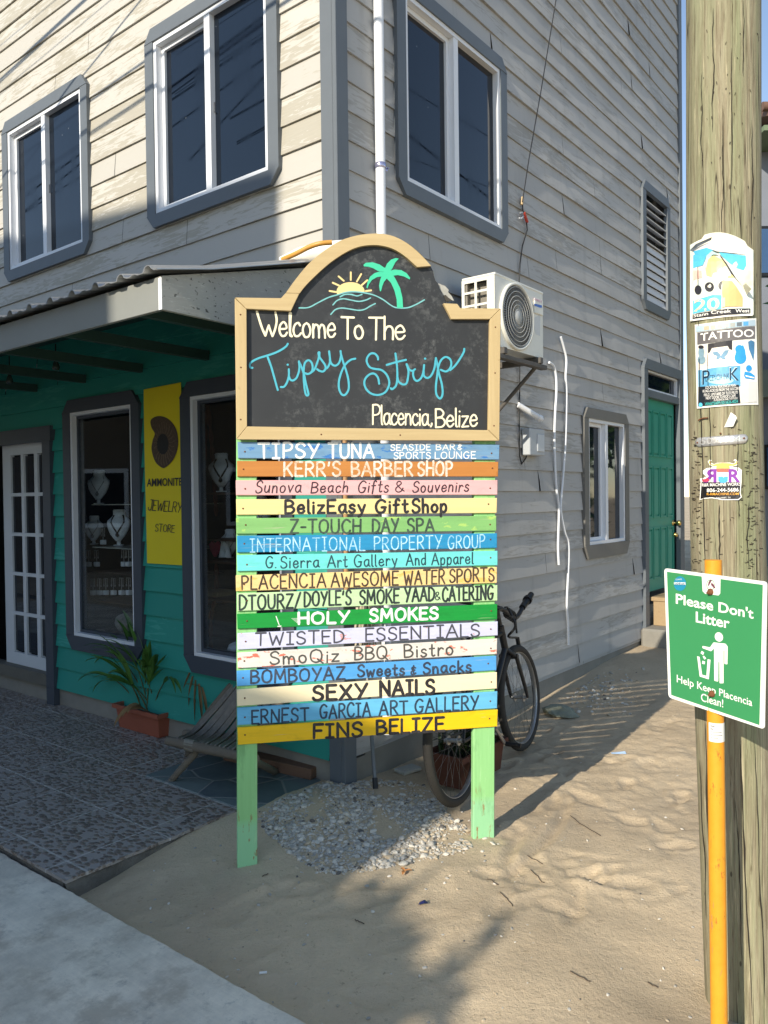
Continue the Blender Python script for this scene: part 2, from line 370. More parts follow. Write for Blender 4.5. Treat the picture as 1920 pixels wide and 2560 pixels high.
st = fm.ramp(fm.sep(cc.outputs['Color'])[1], (.0, (.045, .06, .08, 1)), (.5, (.12, .155, .16, 1)), (1., (.20, .235, .22, 1))); st = fm.mix(fm.noise(14, detail=6), st, (.13, .16, .16, 1))
fm.col(fm.mix(fm.ramp(e, (.018, 0.), (.03, 1.)), (.23, .235, .22, 1), st)); fm.bump(fm.ramp(e, (.0, 0.), (.05, 1.)), .5, .006)
mb = MB(); mb.box(-.555, -.002, .165, 1.05, -.12, .027, .006); o = mb.build('flagstone_paving', fm.m, kind='structure'); bframe(o)

# ================================================================== THE HOUSE
house = empty('clapboard_house', 'two storey cream clapboard house with grey trim and teal shop front', 'house', K, BROT)
PITCH, ZL = .1605, 3.249
upper_mat = siding_mat('cream clapboard', 1, (.53, .505, .455, 1), (.41, .38, .315, 1), .65, PITCH, ZL)
side_mat = siding_mat('weathered clapboard', 0, (.43, .425, .415, 1), (.34, .33, .31, 1), .70, PITCH, ZL, (.20, .20, .19, 1))
teal_mat = siding_mat('teal clapboard', 1, (.028, .29, .235, 1), (.05, .34, .28, 1), .74, .168, .154)
concrete = plain('foundation concrete', (.25, .235, .205, 1), .95, .25, 5, .2, bump=.5)
def PF1(a, off, z): return Vector((-off, a, z))
def PF2(a, off, z): return Vector((a, -off, z))
def siding(mb, P, a0, a1, z0, z1, pitch, zl, holes, proud=.017, wob=.003, seed=0, step=.11):
    k0 = math.floor((z0 - zl) / pitch + 1e-6); k = k0
    while zl + k * pitch < z1 - 1e-6:
        zb, zt = zl + k * pitch, zl + (k + 1) * pitch
        lo, hi = max(zb, z0), min(zt, z1)
        cuts = sorted({lo, hi} | {h[i] for h in holes for i in (2, 3) if lo < h[i] < hi})
        rnd = random.Random(k * 31 + seed); joints = sorted(rnd.uniform(a0, a1) for _ in range(2)); joints = joints if not joints or abs(joints[0] - joints[1]) > .6 else joints[:1]; curl = [rnd.choice((0, 0, .004, .009)) for _ in range(3)]
        for q in range(len(cuts) - 1):
            za, zc = cuts[q], cuts[q + 1]; zm = (za + zc) / 2
            iv = [(a0, a1)]
            for h in holes:
                if h[2] < zm < h[3]:
                    nv = []
                    for s, e in iv:
                        if h[1] <= s or h[0] >= e: nv.append((s, e)); continue
                        if s < h[0]: nv.append((s, h[0]))
                        if e > h[1]: nv.append((h[1], e))
                    iv = nv
            jv = []
            for s, e in iv:
                cut = sorted(j for j in joints if s + .25 < j < e - .25); c0 = s
                for j in cut: jv.append((c0, j - .002)); c0 = j + .002
                jv.append((c0, e))
            for s, e in jv:
                n = max(1, int((e - s) / step)); rows = []
                for i in range(n + 1):
                    a = s + (e - s) * i / n
                    wv = noise.noise(Vector((a * 1.3, k * 7.3 + seed, 0))) * wob + noise.noise(Vector((a * 5., k * 3.1 + seed, 9))) * wob * .35
                    def off(z): 
                        t = (z - zb) / pitch; return (proud + max(-.004, wv) * 1.2) * (1 - t) + .004 * t
                    ce = sum(c_ * math.exp(-abs(a - j) / .07) for j, c_ in zip(joints, curl) if a >= j); wv += ce if wob > .004 else ce * .4
                    lift = .002 * noise.noise(Vector((a * .9, k * 5.7 + seed, 4)))
                    zz = za + (lift if q == 0 else 0)
                    r = [P(a, off(zc), zc), P(a, (off(za) + off(zc)) / 2 + wv * .3, zm), P(a, off(za), zz)]
                    if q == 0: r.append(P(a, 0., zz + .001))
                    rows.append(r)
                mb.grid(rows, smooth=False)
        k += 1
# openings: a0, a1, z0, z1 inside the casings
WB = (.41, 1.665, 3.415, 4.72); WL = (2.372, 3.645, 3.418, 4.715); WFAR = (4.35, 5.62, 3.418, 4.715)
W2A = (.503, 1.795, 3.408, 4.705); W2B = (3.06, 4.052, 1.06, 2.36); LV = (4.463, 5.256, 3.445, 4.71)
DR2 = (4.446, 5.60, .60, 2.955)
S1 = (1.803, 2.786, .49, 2.37); S2 = (.339, 1.351, .50, 2.363); SD = (2.97, 4.25, .154, 2.20)
def inner(w_, c): return (w_[0] + c, w_[1] - c, w_[2] + c, w_[3] - c)
mb = MB(); siding(mb, PF1, .085, 9, 2.858, 8.2, PITCH, ZL, [inner(q, .084) for q in (WB, WL, WFAR)], seed=1); mb.build('front_siding', upper_mat, house)
mb = MB(); siding(mb, PF1, .095, 9, .154, 2.856, .168, .154, [inner(S1, .092), inner(S2, .092), (SD[0] + .1, SD[1] - .1, .1, SD[3] - .1)], seed=5, wob=.0015, proud=.024); mb.build('shop_front_siding', teal_mat, house, 'teal painted clapboards under the canopy')
mb = MB(); siding(mb, PF2, .07, 5.60, .170, 8.2, PITCH, ZL, [inner(q, .084) for q in (W2A, W2B, LV)] + [(DR2[0] + .09, 5.7, .5, DR2[3] - .1)], proud=.018, wob=.0085, seed=9); mb.build('side_siding', side_mat, house, 'weathered grey clapboards on the side wall')
mb = MB(); mb.box(.004, .18, 0, 9, -.2, .155); mb.box(.18, 5.62, .004, .18, -.2, .172); mb.build('foundation', concrete, house)
# corner boards
mb = MB(); mb.box(-.03, .0, 0, .088, 2.60, 8.2, .003); mb.box(-.03, .0, -.0, .088, -.03, 2.594, .003); mb.build('corner_board', trim, house)
mb = MB(); mb.box(-.032, .066, -.03, -.002, .0, 4.40, .003); mb.box(-.032, .066, -.031, -.002, 4.403, 8.2, .003); mb.build('corner_board', trim, house)
mb = MB(); mb.box(5.60, 5.69, -.03, 0, .1, 8.2, .003); mb.box(5.66, 5.69, 0.001, .12, .1, 8.2, .003); mb.build('corner_board', trim, house)
mb = MB(); mb.box(5.62, 5.66, .12, 7, -.1, 8.2); mb.box(.2, 5.62, 8.9, 9, -.1, 8.2); mb.build('rear_wall', side_mat, house)
mb = MB(); mb.prism([Vector((-.5, -.45, 8.2)), Vector((6.2, -.45, 8.2)), Vector((6.2, 9.4, 8.2)), Vector((-.5, 9.4, 8.2))], (0, 0, 0), (0, 0, .16)); mb.build('roof', plain('roof metal', (.35, .36, .37, 1), .4, .1, 4), house)
# dark rooms behind the glass
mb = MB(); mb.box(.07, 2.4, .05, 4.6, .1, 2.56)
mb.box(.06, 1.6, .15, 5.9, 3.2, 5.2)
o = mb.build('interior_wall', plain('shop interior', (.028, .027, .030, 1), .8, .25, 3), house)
# openings in the room box so the shop windows look in: drop the faces towards the street
me = o.data; bm = bmesh.new(); bm.from_mesh(me)
bmesh.ops.delete(bm, geom=[f for f in bm.faces if f.normal.x < -.9 and f.calc_center_median().z < 2.6], context='FACES'); bm.to_mesh(me); bm.free()
def casing(mb, P, q, cw=.105, ch=.085, t=.042, bottom=True, top=True, bh=None):
    a0, a1, z0, z1 = q; bh = bh or cw
    if top: mb.prism([P(a0, 0, z1 - cw), P(a1, 0, z1 - cw), P(a1, 0, z1 - ch), P(a1 - ch * .8, 0, z1), P(a0 + ch * .8, 0, z1), P(a0, 0, z1 - ch)], P(0, 0, 0), P(0, t, 0))
    if bottom: mb.prism([P(a0, 0, z0 + bh), P(a1, 0, z0 + bh), P(a1, 0, z0 + bh * .95), P(a1 - ch * .8, 0, z0), P(a0 + ch * .8, 0, z0), P(a0, 0, z0 + bh * .95)], P(0, 0, 0), P(0, t, 0))
    zb = z0 + bh + .001 if bottom else z0
    zt = z1 - cw - .001 if top else z1
    for s, e in ((a0, a0 + cw), (a1 - cw, a1)):
        mb.prism([P(s, 0, zb), P(e, 0, zb), P(e, 0, zt), P(s, 0, zt)], P(0, 0, 0), P(0, t - .003, 0))
def ring(mb, P, q, wd, o0, o1):
    a0, a1, z0, z1 = q
    for r in ((a0, a1, z1 - wd, z1), (a0, a1, z0, z0 + wd), (a0, a0 + wd, z0 + wd, z1 - wd), (a1 - wd, a1, z0 + wd, z1 - wd)):
        mb.prism([P(r[0], o0, r[2]), P(r[1], o0, r[2]), P(r[1], o0, r[3]), P(r[0], o0, r[3])], P(0, 0, 0), P(0, o1 - o0, 0))
def slab(mb, P, a0, a1, z0, z1, o0, o1):
    mb.prism([P(a0, o0, z0), P(a1, o0, z0), P(a1, o0, z1), P(a0, o0, z1)], P(0, 0, 0), P(0, o1 - o0, 0))
def slider(P, q, label, cw=.087, mid=.5, deep_first=True, glass=None, bh=None, tm=None):
    root = MB(); casing(root, P, q, cw, bh=bh); fr = root.build('window', tm or trim, house, label)
    i = inner(q, cw - .004)
    if bh: i = (i[0], i[1], q[2] + bh - .004, i[3])
    m = MB(); ring(m, P, i, .032, -.05, .030); am = i[0] + (i[1] - i[0]) * mid
    slab(m, P, am - .026, am + .026, i[2] + .033, i[3] - .033, -.04, .026)
    hi = (am + .027, i[1] - .034, i[2] + .034, i[3] - .034); lo = (i[0] + .034, am - .027, i[2] + .034, i[3] - .034)
    deep = hi if deep_first else lo; near = lo if deep_first else hi
    ring(m, P, deep, .03, -.045, -.012); m.build('frame', white_pvc, fr)
    g = MB(); slab(g, P, deep[0] + .029, deep[1] - .029, deep[2] + .029, deep[3] - .029, -.036, -.030); g.build('pane', glass or win_glass, fr)
    g = MB(); slab(g, P, near[0] - .002, near[1] + .002, near[2] - .002, near[3] + .002, -.020, -.012); g.build('pane', glass or win_glass, fr)
    k = MB(); slab(k, P, am - .036 if deep_first else am + .03, am - .03 if deep_first else am + .036, (i[2] + i[3]) / 2 - .06, (i[2] + i[3]) / 2 + .0, -.011, .004); k.build('latch', steel, fr)
    return fr
slider(PF1, WB, 'upper front window nearest the house corner'); slider(PF1, WL, 'upper front window at the left edge'); slider(PF1, WFAR, 'upper front window beyond the left edge')
slider(PF2, W2A, 'upper side window with navy glass beside the downpipe', deep_first=False)
slider(PF2, W2B, 'low side window beside the green door', cw=.09, bh=.12, deep_first=False, tm=plain('brown grey trim', srgb(112, 110, 106), .55, .12, 8))
# louvred vent
m = MB(); casing(m, PF2, LV, .09); lv = m.build('louvre_vent', trim, house, 'narrow louvred vent high on the side wall')
i = inner(LV, .088); m = MB(); slab(m, PF2, i[0], i[1], i[2], i[3], -.10, -.09); m.build('backing', dark_void, lv)
m = MB(); n = 13
for k in range(n):
    zz = i[2] + .02 + (i[3] - i[2] - .03) * k / n; h_ = (i[3] - i[2]) / n
    if k < 7: pts = [PF2(i[0], .012, zz), PF2(i[0], .018, zz + .002), PF2(i[0], -.004, zz + h_ * .96), PF2(i[0], -.010, zz + h_ * .94)]
    else: pts = [PF2(i[0], .022, zz), PF2(i[0], .026, zz + .008), PF2(i[0], -.055, zz + h_ * .55), PF2(i[0], -.055, zz + h_ * .43)]
    m.prism(pts, (0, 0, 0), (i[1] - i[0], 0, 0))
m.build('slats', plain('louvre slats', srgb(205, 206, 208), .5, .06, 5), lv)
# shop windows: dark casing, white frame, clear pane
dark_trim = plain('dark grey trim', srgb(66, 72, 82), .5, .1, 7)
def shopwin(q, label):
    m = MB(); casing(m, PF1, q, .095, ch=.1, bh=.108); r = m.build('shop_window', dark_trim, house, label)
    i = inner(q, .093); i = (i[0], i[1], q[2] + .105, i[3]); m = MB(); ring(m, PF1, i, .026, -.03, .030); m.build('frame', white_pvc, r)
    m = MB(); ring(m, PF1, (i[0] + .0265, i[1] - .0265, i[2] + .0265, i[3] - .0265), .022, -.05, -.008); m.build('inner_frame', dark_trim, r)
    g = MB(); slab(g, PF1, i[0] + .05, i[1] - .05, i[2] + .05, i[3] - .05, -.022, -.017); g.build('pane', shop_glass, r); return r
shopwin(S1, 'display window between the white door and the yellow banner'); shopwin(S2, 'display window behind the welcome sign')
# glazed shop door
m = MB(); slab(m, PF1, SD[0], SD[0] + .115, .02, SD[3] - .115, 0, .045); slab(m, PF1, SD[1] - .115, SD[1], .02, SD[3] - .115, 0, .045); slab(m, PF1, SD[0] - .02, SD[1] + .02, SD[3] - .114, SD[3], 0, .05)
door = m.build('shop_door', dark_trim, house, 'white french door with small glass panes')
m = MB(); slab(m, PF1, SD[0] + .1, SD[1] - .1, .154, .245, -.06, .04); m.build('threshold', plain('threshold wood', (.13, .12, .10, 1), .7, .2), door)
m = MB(); D0, D1 = -.07, -.035
STL = ((3.13, 3.16), (3.308, 3.362), (3.530, 3.578), (3.750, 3.89)); GAPS = [(a_[1] + .001, b_[0] - .001) for a_, b_ in zip(STL, STL[1:])]
slab(m, PF1, 3.13, 3.89, .238, .345, D0, D1); slab(m, PF1, 3.13, 3.89, 2.005, 2.105, D0, D1)
rowz = [.345 + .332 * k for k in range(6)]
for a, b in STL: slab(m, PF1, a, b, .346, 2.004, D0, D1)
for k in range(1, 5):
    for a, b in GAPS: slab(m, PF1, a, b, rowz[k] - .014, rowz[k] + .014, D0, D1)
dl = m.build('door_leaf', plain('white door paint', srgb(205, 208, 212), .5, .08, 4), door)
for k in range(5):
    for a, b in GAPS:
        g = MB(); slab(g, PF1, a, b, rowz[k] + .0145, rowz[k + 1] - .0145, -.056, -.05); g.build('pane', win_glass, dl)
# green side door with transom
m = MB(); casing(m, PF2, DR2, .1, ch=.08, bottom=False, t=.05); slab(m, PF2, DR2[0] + .1, DR2[1] - .1, 2.585, 2.655, -.02, .04)
slab(m, PF2, DR2[0], DR2[0] + .1, .2, .599, 0.001, .046)
gd = m.build('side_door', trim, house, 'green panelled door with a small window over it')
green = plain('green door paint', (.045, .30, .215, 1), .42, .1, 6)
m = MB(); slab(m, PF2, DR2[0] + .101, DR2[1] - .101, .62, 2.584, -.06, -.02)
A0, A1 = DR2[0] + .101, DR2[1] - .101; wv = (A1 - A0 - .12) / 4
for r0, r1 in ((.74, 1.27), (1.37, 1.90), (2.0, 2.47)):
    for k in range(4):
        a = A0 + .07 + k * wv; ring(m, PF2, (a, a + wv - .03, r0, r1), .016, -.0199, -.004)
        slab(m, PF2, a + .034, a + wv - .064, r0 + .034, r1 - .034, -.0199, -.008)
m.build('door_leaf', green, gd)
m = MB(); c = W2(1712, 1268, .03); m.lathe([(.0, .09), (.026, .085), (.03, .07), (.024, .05), (.01, .04), (.01, .01), (.03, .008), (.03, 0)], (A1 - .05, .02, 1.30), 16, (0, -1, 0)); brass = plain('brass', (.75, .52, .18, 1), .25, .1, 20, metal=1); m.build('handle', brass, gd); m = MB(); m.lathe([(0, .05), (.02, .05), (.024, .03), (.024, 0)], (A1 - .05, .02, 1.17), 16, (0, -1, 0)); m.build('lock', brass, gd)
m = MB(); ring(m, PF2, (DR2[0] + .1, DR2[1] - .1, 2.656, 2.862), .022, -.03, .02); m.build('transom_frame', white_pvc, gd)
m = MB(); slab(m, PF2, DR2[0] + .12, DR2[1] - .12, 2.677, 2.842, -.015, -.009); m.build('pane', win_glass, gd)
# canopy over the shop front
CD, ZF0, ZF1, ZR = 1.145, 2.425, 2.568, 2.875
can = MB(); can.box(-CD - .0, -CD + .022, .02, 9, ZF0, ZF1, .002); fas = can.build('canopy', plain('canopy fascia paint', srgb(132, 134, 130), .6, .1, 5), house, 'lean-to canopy with corrugated metal roof')
m = MB(); m.prism([Vector((-CD, 0, ZF0)), Vector((-.034, 0, ZF0)), Vector((-.034, 0, ZR - .02)), Vector((-CD, 0, ZF1))], (0, -.004, 0), (0, .018, 0))
ep = Mat('mildewed end panel', srgb(128, 128, 120), .7, .2); b_ = ep.mix(ep.noise(6, detail=5), (.30, .30, .275, 1), (.44, .43, .40, 1)); b_ = ep.mix(ep.ramp(ep.noise(38, ep.map((1, 1, 1.3)), 3), (.62, 0.), (.68, .85)), b_, (.05, .05, .045, 1))
b_ = ep.mix(ep.math('MULTIPLY', ep.ramp(ep.noise(12, ep.map((1.2, 1, 9)), 5, .7), (.60, 0.), (.63, 1.)), ep.ramp(ep.sep()[0], (-1.15, 1.), (0.0, 0.))), b_, (.5, .5, .46, 1)); ep.col(b_); ep.bump(ep.noise(8, ep.map((1, 1, 12)), 5), .4, .004)
m.build('end_panel', ep.m, fas)
m = MB(); m.box(-CD - .002, -CD + .006, -.0035, .0195, ZF0, ZF1 - .006); m.build('corner_bead', white_pvc, fas)
m = MB(); rows = []
prof = []; yy = -.045
while yy < 8.9:
    t = ((yy - .022) % .2)
    t = t if t < .1 else t - .2
    prof.append((yy, .026 * math.sqrt(max(0, 1 - (t / .03) ** 2)) if abs(t) < .03 else (.006 if abs(abs(t) - .1) < .02 else 0)))
    yy += .006 if abs(t) < .045 else .02
for xx, zz in ((-CD - .055, ZF1 + .012), (-.9, ZF1 + .012 + .245 / CD * (ZR - ZF1)), (-.031, ZR + .012)):
    rows.append([(xx, y_, zz + h_) for y_, h_ in prof])
m.grid(rows, smooth=False)
rf = m.build('roof_sheet', plain('galvanised sheet', (.42, .43, .44, 1), .35, .12, 8, metal=.6), fas)
sol = rf.modifiers.new('thickness', 'SOLIDIFY'); sol.thickness = .004
m = MB(); m.prism([Vector((-CD + .023, .022, ZF1 - .01)), Vector((-.034, .022, ZR - .03)), Vector((-.034, 9, ZR - .03)), Vector((-CD + .023, 9, ZF1 - .01))], (0, 0, 0), (0, 0, -.02))
for k in range(12): m.box(-CD + .024, -.035, .35 + k * .7, .39 + k * .7, ZF1 - .09, ZF1 - .032)
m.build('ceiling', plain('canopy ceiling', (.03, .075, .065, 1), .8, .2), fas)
# ================================================================== BRUSH LETTERING
# glyphs: width, strokes (flat x,y lists, cap height 1); two points = straight stroke, more = a curve
GL = {
'A': (.72, [[0, 0, .36, 1], [.36, 1, .72, 0], [.13, .36, .6, .36]]),
'B': (.6, [[.02, 1, .02, 0], [.02, 1, .34, .98, .52, .78, .38, .58, .02, .52], [.02, .52, .42, .5, .6, .28, .42, .04, .02, 0]]),
'C': (.66, [[.64, .84, .5, .98, .3, 1, .08, .75, .03, .45, .14, .12, .36, 0, .55, .05, .66, .2]]),
'D': (.66, [[.03, 1, .03, 0], [.03, 1, .3, .97, .58, .75, .64, .45, .5, .15, .25, .02, .03, 0]]),
'E': (.54, [[.03, 1, .03, 0], [.03, 1, .52, 1], [.03, .53, .44, .53], [.03, 0, .54, 0]]),
'F': (.52, [[.03, 1, .03, 0], [.03, 1, .52, 1], [.03, .53, .44, .53]]),
'G': (.7, [[.64, .86, .48, .99, .28, .98, .08, .72, .04, .4, .16, .08, .38, 0, .58, .1, .66, .42], [.42, .42, .68, .42]]),
'H': (.64, [[.03, 1, .03, 0], [.61, 1, .61, 0], [.03, .52, .61, .52]]),
'I': (.44, [[.22, 1, .22, 0], [.02, 1, .42, 1], [.02, 0, .42, 0]]),
'|': (.1, [[.05, 1, .05, 0]]),
'J': (.5, [[.44, 1, .46, .4, .4, .08, .22, 0, .06, .1, .02, .26], [.2, 1, .62, 1]]),
'K': (.6, [[.03, 1, .03, 0], [.56, 1, .05, .46], [.2, .6, .6, 0]]),
'L': (.5, [[.03, 1, .03, 0], [.03, 0, .5, 0]]),
'M': (.84, [[.03, 0, .1, 1], [.1, 1, .42, .25], [.42, .25, .74, 1], [.74, 1, .82, 0]]),
'N': (.66, [[.03, 0, .03, 1], [.03, 1, .62, 0], [.62, 0, .62, 1]]),
'O': (.74, [[.37, 1, .12, .85, .03, .5, .12, .14, .37, 0, .62, .14, .71, .5, .62, .86, .37, 1]]),
'P': (.56, [[.03, 1, .03, 0], [.03, 1, .36, 1, .55, .8, .42, .54, .03, .46]]),
'Q': (.76, [[.37, 1, .12, .85, .03, .5, .12, .14, .37, 0, .62, .14, .71, .5, .62, .86, .37, 1], [.46, .24, .78, -.08]]),
'R': (.6, [[.03, 1, .03, 0], [.03, 1, .36, 1, .54, .8, .42, .56, .03, .48], [.24, .5, .6, 0]]),
'S': (.56, [[.52, .84, .42, .98, .22, 1, .06, .84, .1, .62, .34, .5, .52, .34, .5, .12, .3, 0, .1, .04, .02, .18]]),
'T': (.64, [[.32, 1, .32, 0], [0, 1, .64, 1]]),
'U': (.66, [[.04, 1, .04, .35, .14, .06, .34, 0, .52, .08, .62, .35, .62, 1]]),
'V': (.68, [[.02, 1, .34, 0], [.34, 0, .66, 1]]),
'W': (.92, [[.02, 1, .24, 0], [.24, 0, .46, .72], [.46, .72, .68, 0], [.68, 0, .9, 1]]),
'X': (.64, [[.03, 1, .62, 0], [.6, 1, .02, 0]]),
'Y': (.64, [[.02, 1, .32, .48], [.64, 1, .2, 0]]),
'Z': (.62, [[.04, 1, .6, 1], [.6, 1, .03, 0], [.03, 0, .62, 0]]),
'a': (.5, [[.44, .52, .3, .6, .1, .5, .04, .26, .14, .03, .3, .04, .44, .25], [.45, .58, .46, .12, .54, .02]]),
'b': (.48, [[.04, 1, .04, 0], [.04, .36, .2, .58, .4, .5, .44, .26, .34, .03, .16, 0, .04, .14]]),
'c': (.46, [[.42, .47, .3, .58, .12, .5, .04, .26, .14, .03, .32, .02, .46, .14]]),
'd': (.5, [[.44, .5, .28, .58, .1, .48, .04, .25, .14, .03, .3, .05, .44, .22], [.45, 1, .45, .02]]),
'e': (.48, [[.06, .3, .42, .34, .38, .53, .24, .6, .08, .46, .04, .22, .16, .02, .34, .03, .46, .16]]),
'f': (.4, [[.4, .9, .3, 1, .18, .92, .15, .7, .14, .3, .12, -.12], [0, .55, .34, .57]]),
'g': (.48, [[.42, .52, .26, .6, .08, .5, .04, .26, .14, .04, .3, .06, .43, .26], [.44, .58, .44, .0, .36, -.26, .18, -.3, .04, -.2]]),
'h': (.46, [[.04, 1, .04, 0], [.04, .34, .16, .54, .32, .56, .4, .4, .41, .0]]),
'i': (.14, [[.07, .56, .07, .0], [.07, .8, .072, .79]]),
'k': (.46, [[.04, 1, .04, 0], [.38, .56, .06, .26], [.14, .34, .46, 0]]),
'l': (.14, [[.06, 1, .06, .12, .14, .0]]),
'm': (.74, [[.04, .58, .04, 0], [.04, .36, .16, .56, .3, .52, .36, .3, .36, 0], [.36, .34, .48, .56, .62, .52, .68, .3, .7, 0]]),
'n': (.46, [[.04, .58, .04, 0], [.04, .34, .16, .56, .32, .54, .4, .34, .42, 0]]),
'o': (.5, [[.25, .6, .09, .5, .04, .28, .12, .06, .26, 0, .4, .08, .46, .3, .38, .52, .25, .6]]),
'p': (.48, [[.04, .58, .04, -.32], [.04, .36, .18, .58, .36, .54, .44, .32, .36, .06, .18, 0, .04, .14]]),
'r': (.36, [[.04, .58, .04, 0], [.04, .34, .14, .52, .26, .58, .36, .5]]),
's': (.4, [[.36, .5, .24, .6, .08, .52, .1, .36, .3, .26, .38, .13, .26, 0, .1, .0, .02, .1]]),
't': (.36, [[.16, .92, .16, .14, .24, .0, .36, .06], [0, .6, .34, .62]]),
'u': (.48, [[.04, .58, .04, .2, .14, .02, .3, .04, .42, .3], [.42, .58, .43, .0]]),
'v': (.44, [[.02, .58, .22, 0], [.22, 0, .43, .6]]),
'w': (.66, [[.02, .58, .16, 0], [.16, 0, .32, .46], [.32, .46, .48, 0], [.48, 0, .64, .58]]),
'y': (.46, [[.03, .58, .24, .06], [.45, .58, .2, -.16, .04, -.3]]),
'z': (.44, [[.03, .57, .4, .57], [.4, .57, .03, .0], [.03, .0, .44, .02]]),
'&': (.64, [[.64, .08, .4, .3, .14, .7, .2, .96, .38, .96, .42, .76, .26, .58, .06, .36, .06, .12, .22, 0, .42, .08, .56, .36]]),
'+': (.5, [[.44, .74, .26, .86, .1, .74, .18, .56, .36, .52], [.26, .5, .06, .36, .06, .14, .24, .06, .46, .2], [.26, 1, .26, -.08]]),
"'": (.14, [[.1, 1, .05, .76]]), '.': (.14, [[.06, .02, .07, .02]]), ',': (.14, [[.1, .06, .03, -.14]]), '-': (.4, [[.04, .46, .36, .46]]),
'/': (.5, [[.48, 1.02, .02, -.04]]), '!': (.14, [[.06, 1, .06, .3], [.06, .02, .065, .02]]),
}
def spline(p, n=6):
    if len(p) < 3: return p
    out = []; q = [p[0] * 2 - p[1]] + p + [p[-1] * 2 - p[-2]]
    if (p[0] - p[-1]).length < 1e-4: q[0] = p[-2]; q[-1] = p[1]
    for i in range(1, len(q) - 2):
        a, b, c, d = q[i - 1:i + 3]
        for k in range(n):
            t = k / n; out.append(.5 * (2 * b + (c - a) * t + (2 * a - 5 * b + 4 * c - d) * t * t + (3 * b - a - 3 * c + d) * t ** 3))
    return out + [p[-1]]
class Brush:
    """flat ribbons of paint; f(px, py, lift) gives the point on the painted surface"""
    def __init__(s, f): s.f = f; s.mb = MB(); s.k = 0
    def stroke(s, pts, w, jitter=.08, taper=1.):
        P = [Vector(p) for p in pts]; D = spline(P) if len(P) > 2 else [P[0] + (P[1] - P[0]) * t for t in (0, .25, .5, .75, 1)]
        E = [D[0]]
        for p in D[1:]:
            if (p - E[-1]).length > .04 * w: E.append(p)
        if len(E) < 2: E.append(E[0] + Vector((.06 * w, 0)))
        D = E; n = len(D); s.k += 1; seed = s.k * 3.7; base = .00025 + (s.k % 6) * .00012
        h = []
        for i in range(n):
            tp = taper + (1 - taper) * (1 - abs(2 * i / max(1, n - 1) - 1))
            h.append(w / 2 * tp * (1 + jitter * noise.noise(Vector((i * .35, seed, 0))) * 2))
        tg = [(D[min(i + 1, n - 1)] - D[max(i - 1, 0)]).normalized() for i in range(n)]
        V = []; F = []
        for i in range(n):
            nn = Vector((-tg[i].y, tg[i].x)) * h[i]; L = base + .0006 * i / n * (1 if n > 12 else 0)
            V += [s.f(*(D[i] + nn), L), s.f(*(D[i] - nn), L)]
        for i in range(n - 1): F.append((2 * i, 2 * i + 1, 2 * i + 3, 2 * i + 2))
        for e, sg in ((0, -1), (n - 1, 1)):
            o = len(V); c = D[e]; nn = Vector((-tg[e].y, tg[e].x)); L = base + .0006 * e / n * (1 if n > 12 else 0)
            arc = []
            for k in range(1, 6):
                q = math.pi * k / 6; arc.append(c + (nn * math.cos(q) + tg[e] * sg * math.sin(q)) * h[e])
            V += [s.f(*a, L) for a in arc]; F.append([2 * e] + [o + k for k in range(5)] + [2 * e + 1])
        s.mb.add(V, F)
    def word(s, text, x0, y0, x1, y1, cap, w, slant=0., gap=.20, jit=.025, up=None):
        rnd = random.Random(text + str(x0)); gl = [GL[c] for c in text]
        gp = gap
        tot = sum(g[0] for g in gl) + gp * (len(gl) - 1)
        kx = (x1 - x0) / (tot * cap); X = 0
        for g in gl:
            dy = rnd.uniform(-jit, jit); sk = rnd.uniform(.97, 1.04); sl_ = slant + rnd.uniform(-.02, .02)
            for st in g[1]:
                pts = []
                for i in range(0, len(st), 2):
                    gx, gy = X + st[i] + sl_ * st[i + 1], st[i + 1] * sk + dy
                    if i > 0 or len(st) > 4: gx += rnd.uniform(-.01, .01)
                    px = x0 + gx * cap * kx; t = (px - x0) / (x1 - x0); pts.append((px, y0 + (y1 - y0) * t - gy * cap))
                s.stroke(pts, w)
            X += g[0] + gp
    def poly(s, pts, lift=.0004):
        s.mb.poly([s.f(x, y, lift) for x, y in pts])
    def build(s, name, mat, parent, **k): return s.mb.build(name, mat, parent, **k)
# typeset lettering (the built-in font, turned into mesh and laid on a surface)
_fc = {}
def glyph_mesh(text, bold=0.):
    k = (text, bold)
    if k not in _fc:
        cu = bpy.data.curves.new('t', 'FONT'); cu.body = text; cu.size = 1; cu.offset = bold; cu.resolution_u = 3
        o = bpy.data.objects.new('t', cu); COL.objects.link(o); dg = bpy.context.evaluated_depsgraph_get()
        me = o.evaluated_get(dg).to_mesh(); vs = [(v.co.x, v.co.y) for v in me.vertices]; fs = [list(p.vertices) for p in me.polygons]
        o.to_mesh_clear() if False else None
        bpy.data.objects.remove(o); bpy.data.curves.remove(cu)
        xs_ = [v[0] for v in vs]; _fc[k] = ([((x - min(xs_)) / (max(xs_) - min(xs_)), y / .69) for x, y in vs], fs)
    return _fc[k]
def typeset(mb, f, text, x0, y0, x1, y1, cap, cap1=None, lift=.0005, bold=0., slant=0., arch=0.):
    vs, fs = glyph_mesh(text, bold); cap1 = cap1 or cap
    out = []
    for tx, ty in vs:
        c = cap + (cap1 - cap) * tx
        out.append(f(x0 + (x1 - x0) * tx + slant * ty * c, y0 + (y1 - y0) * tx - ty * c - arch * 4 * tx * (1 - tx), lift))
    mb.add(out, fs)
def zf(ox, oy, k): return lambda pts: [(ox + x / k, oy + y / k) for x, y in pts]
def pk(nm, r, g, b, **k): return paint_mat(nm, srgb(r, g, b), **k)
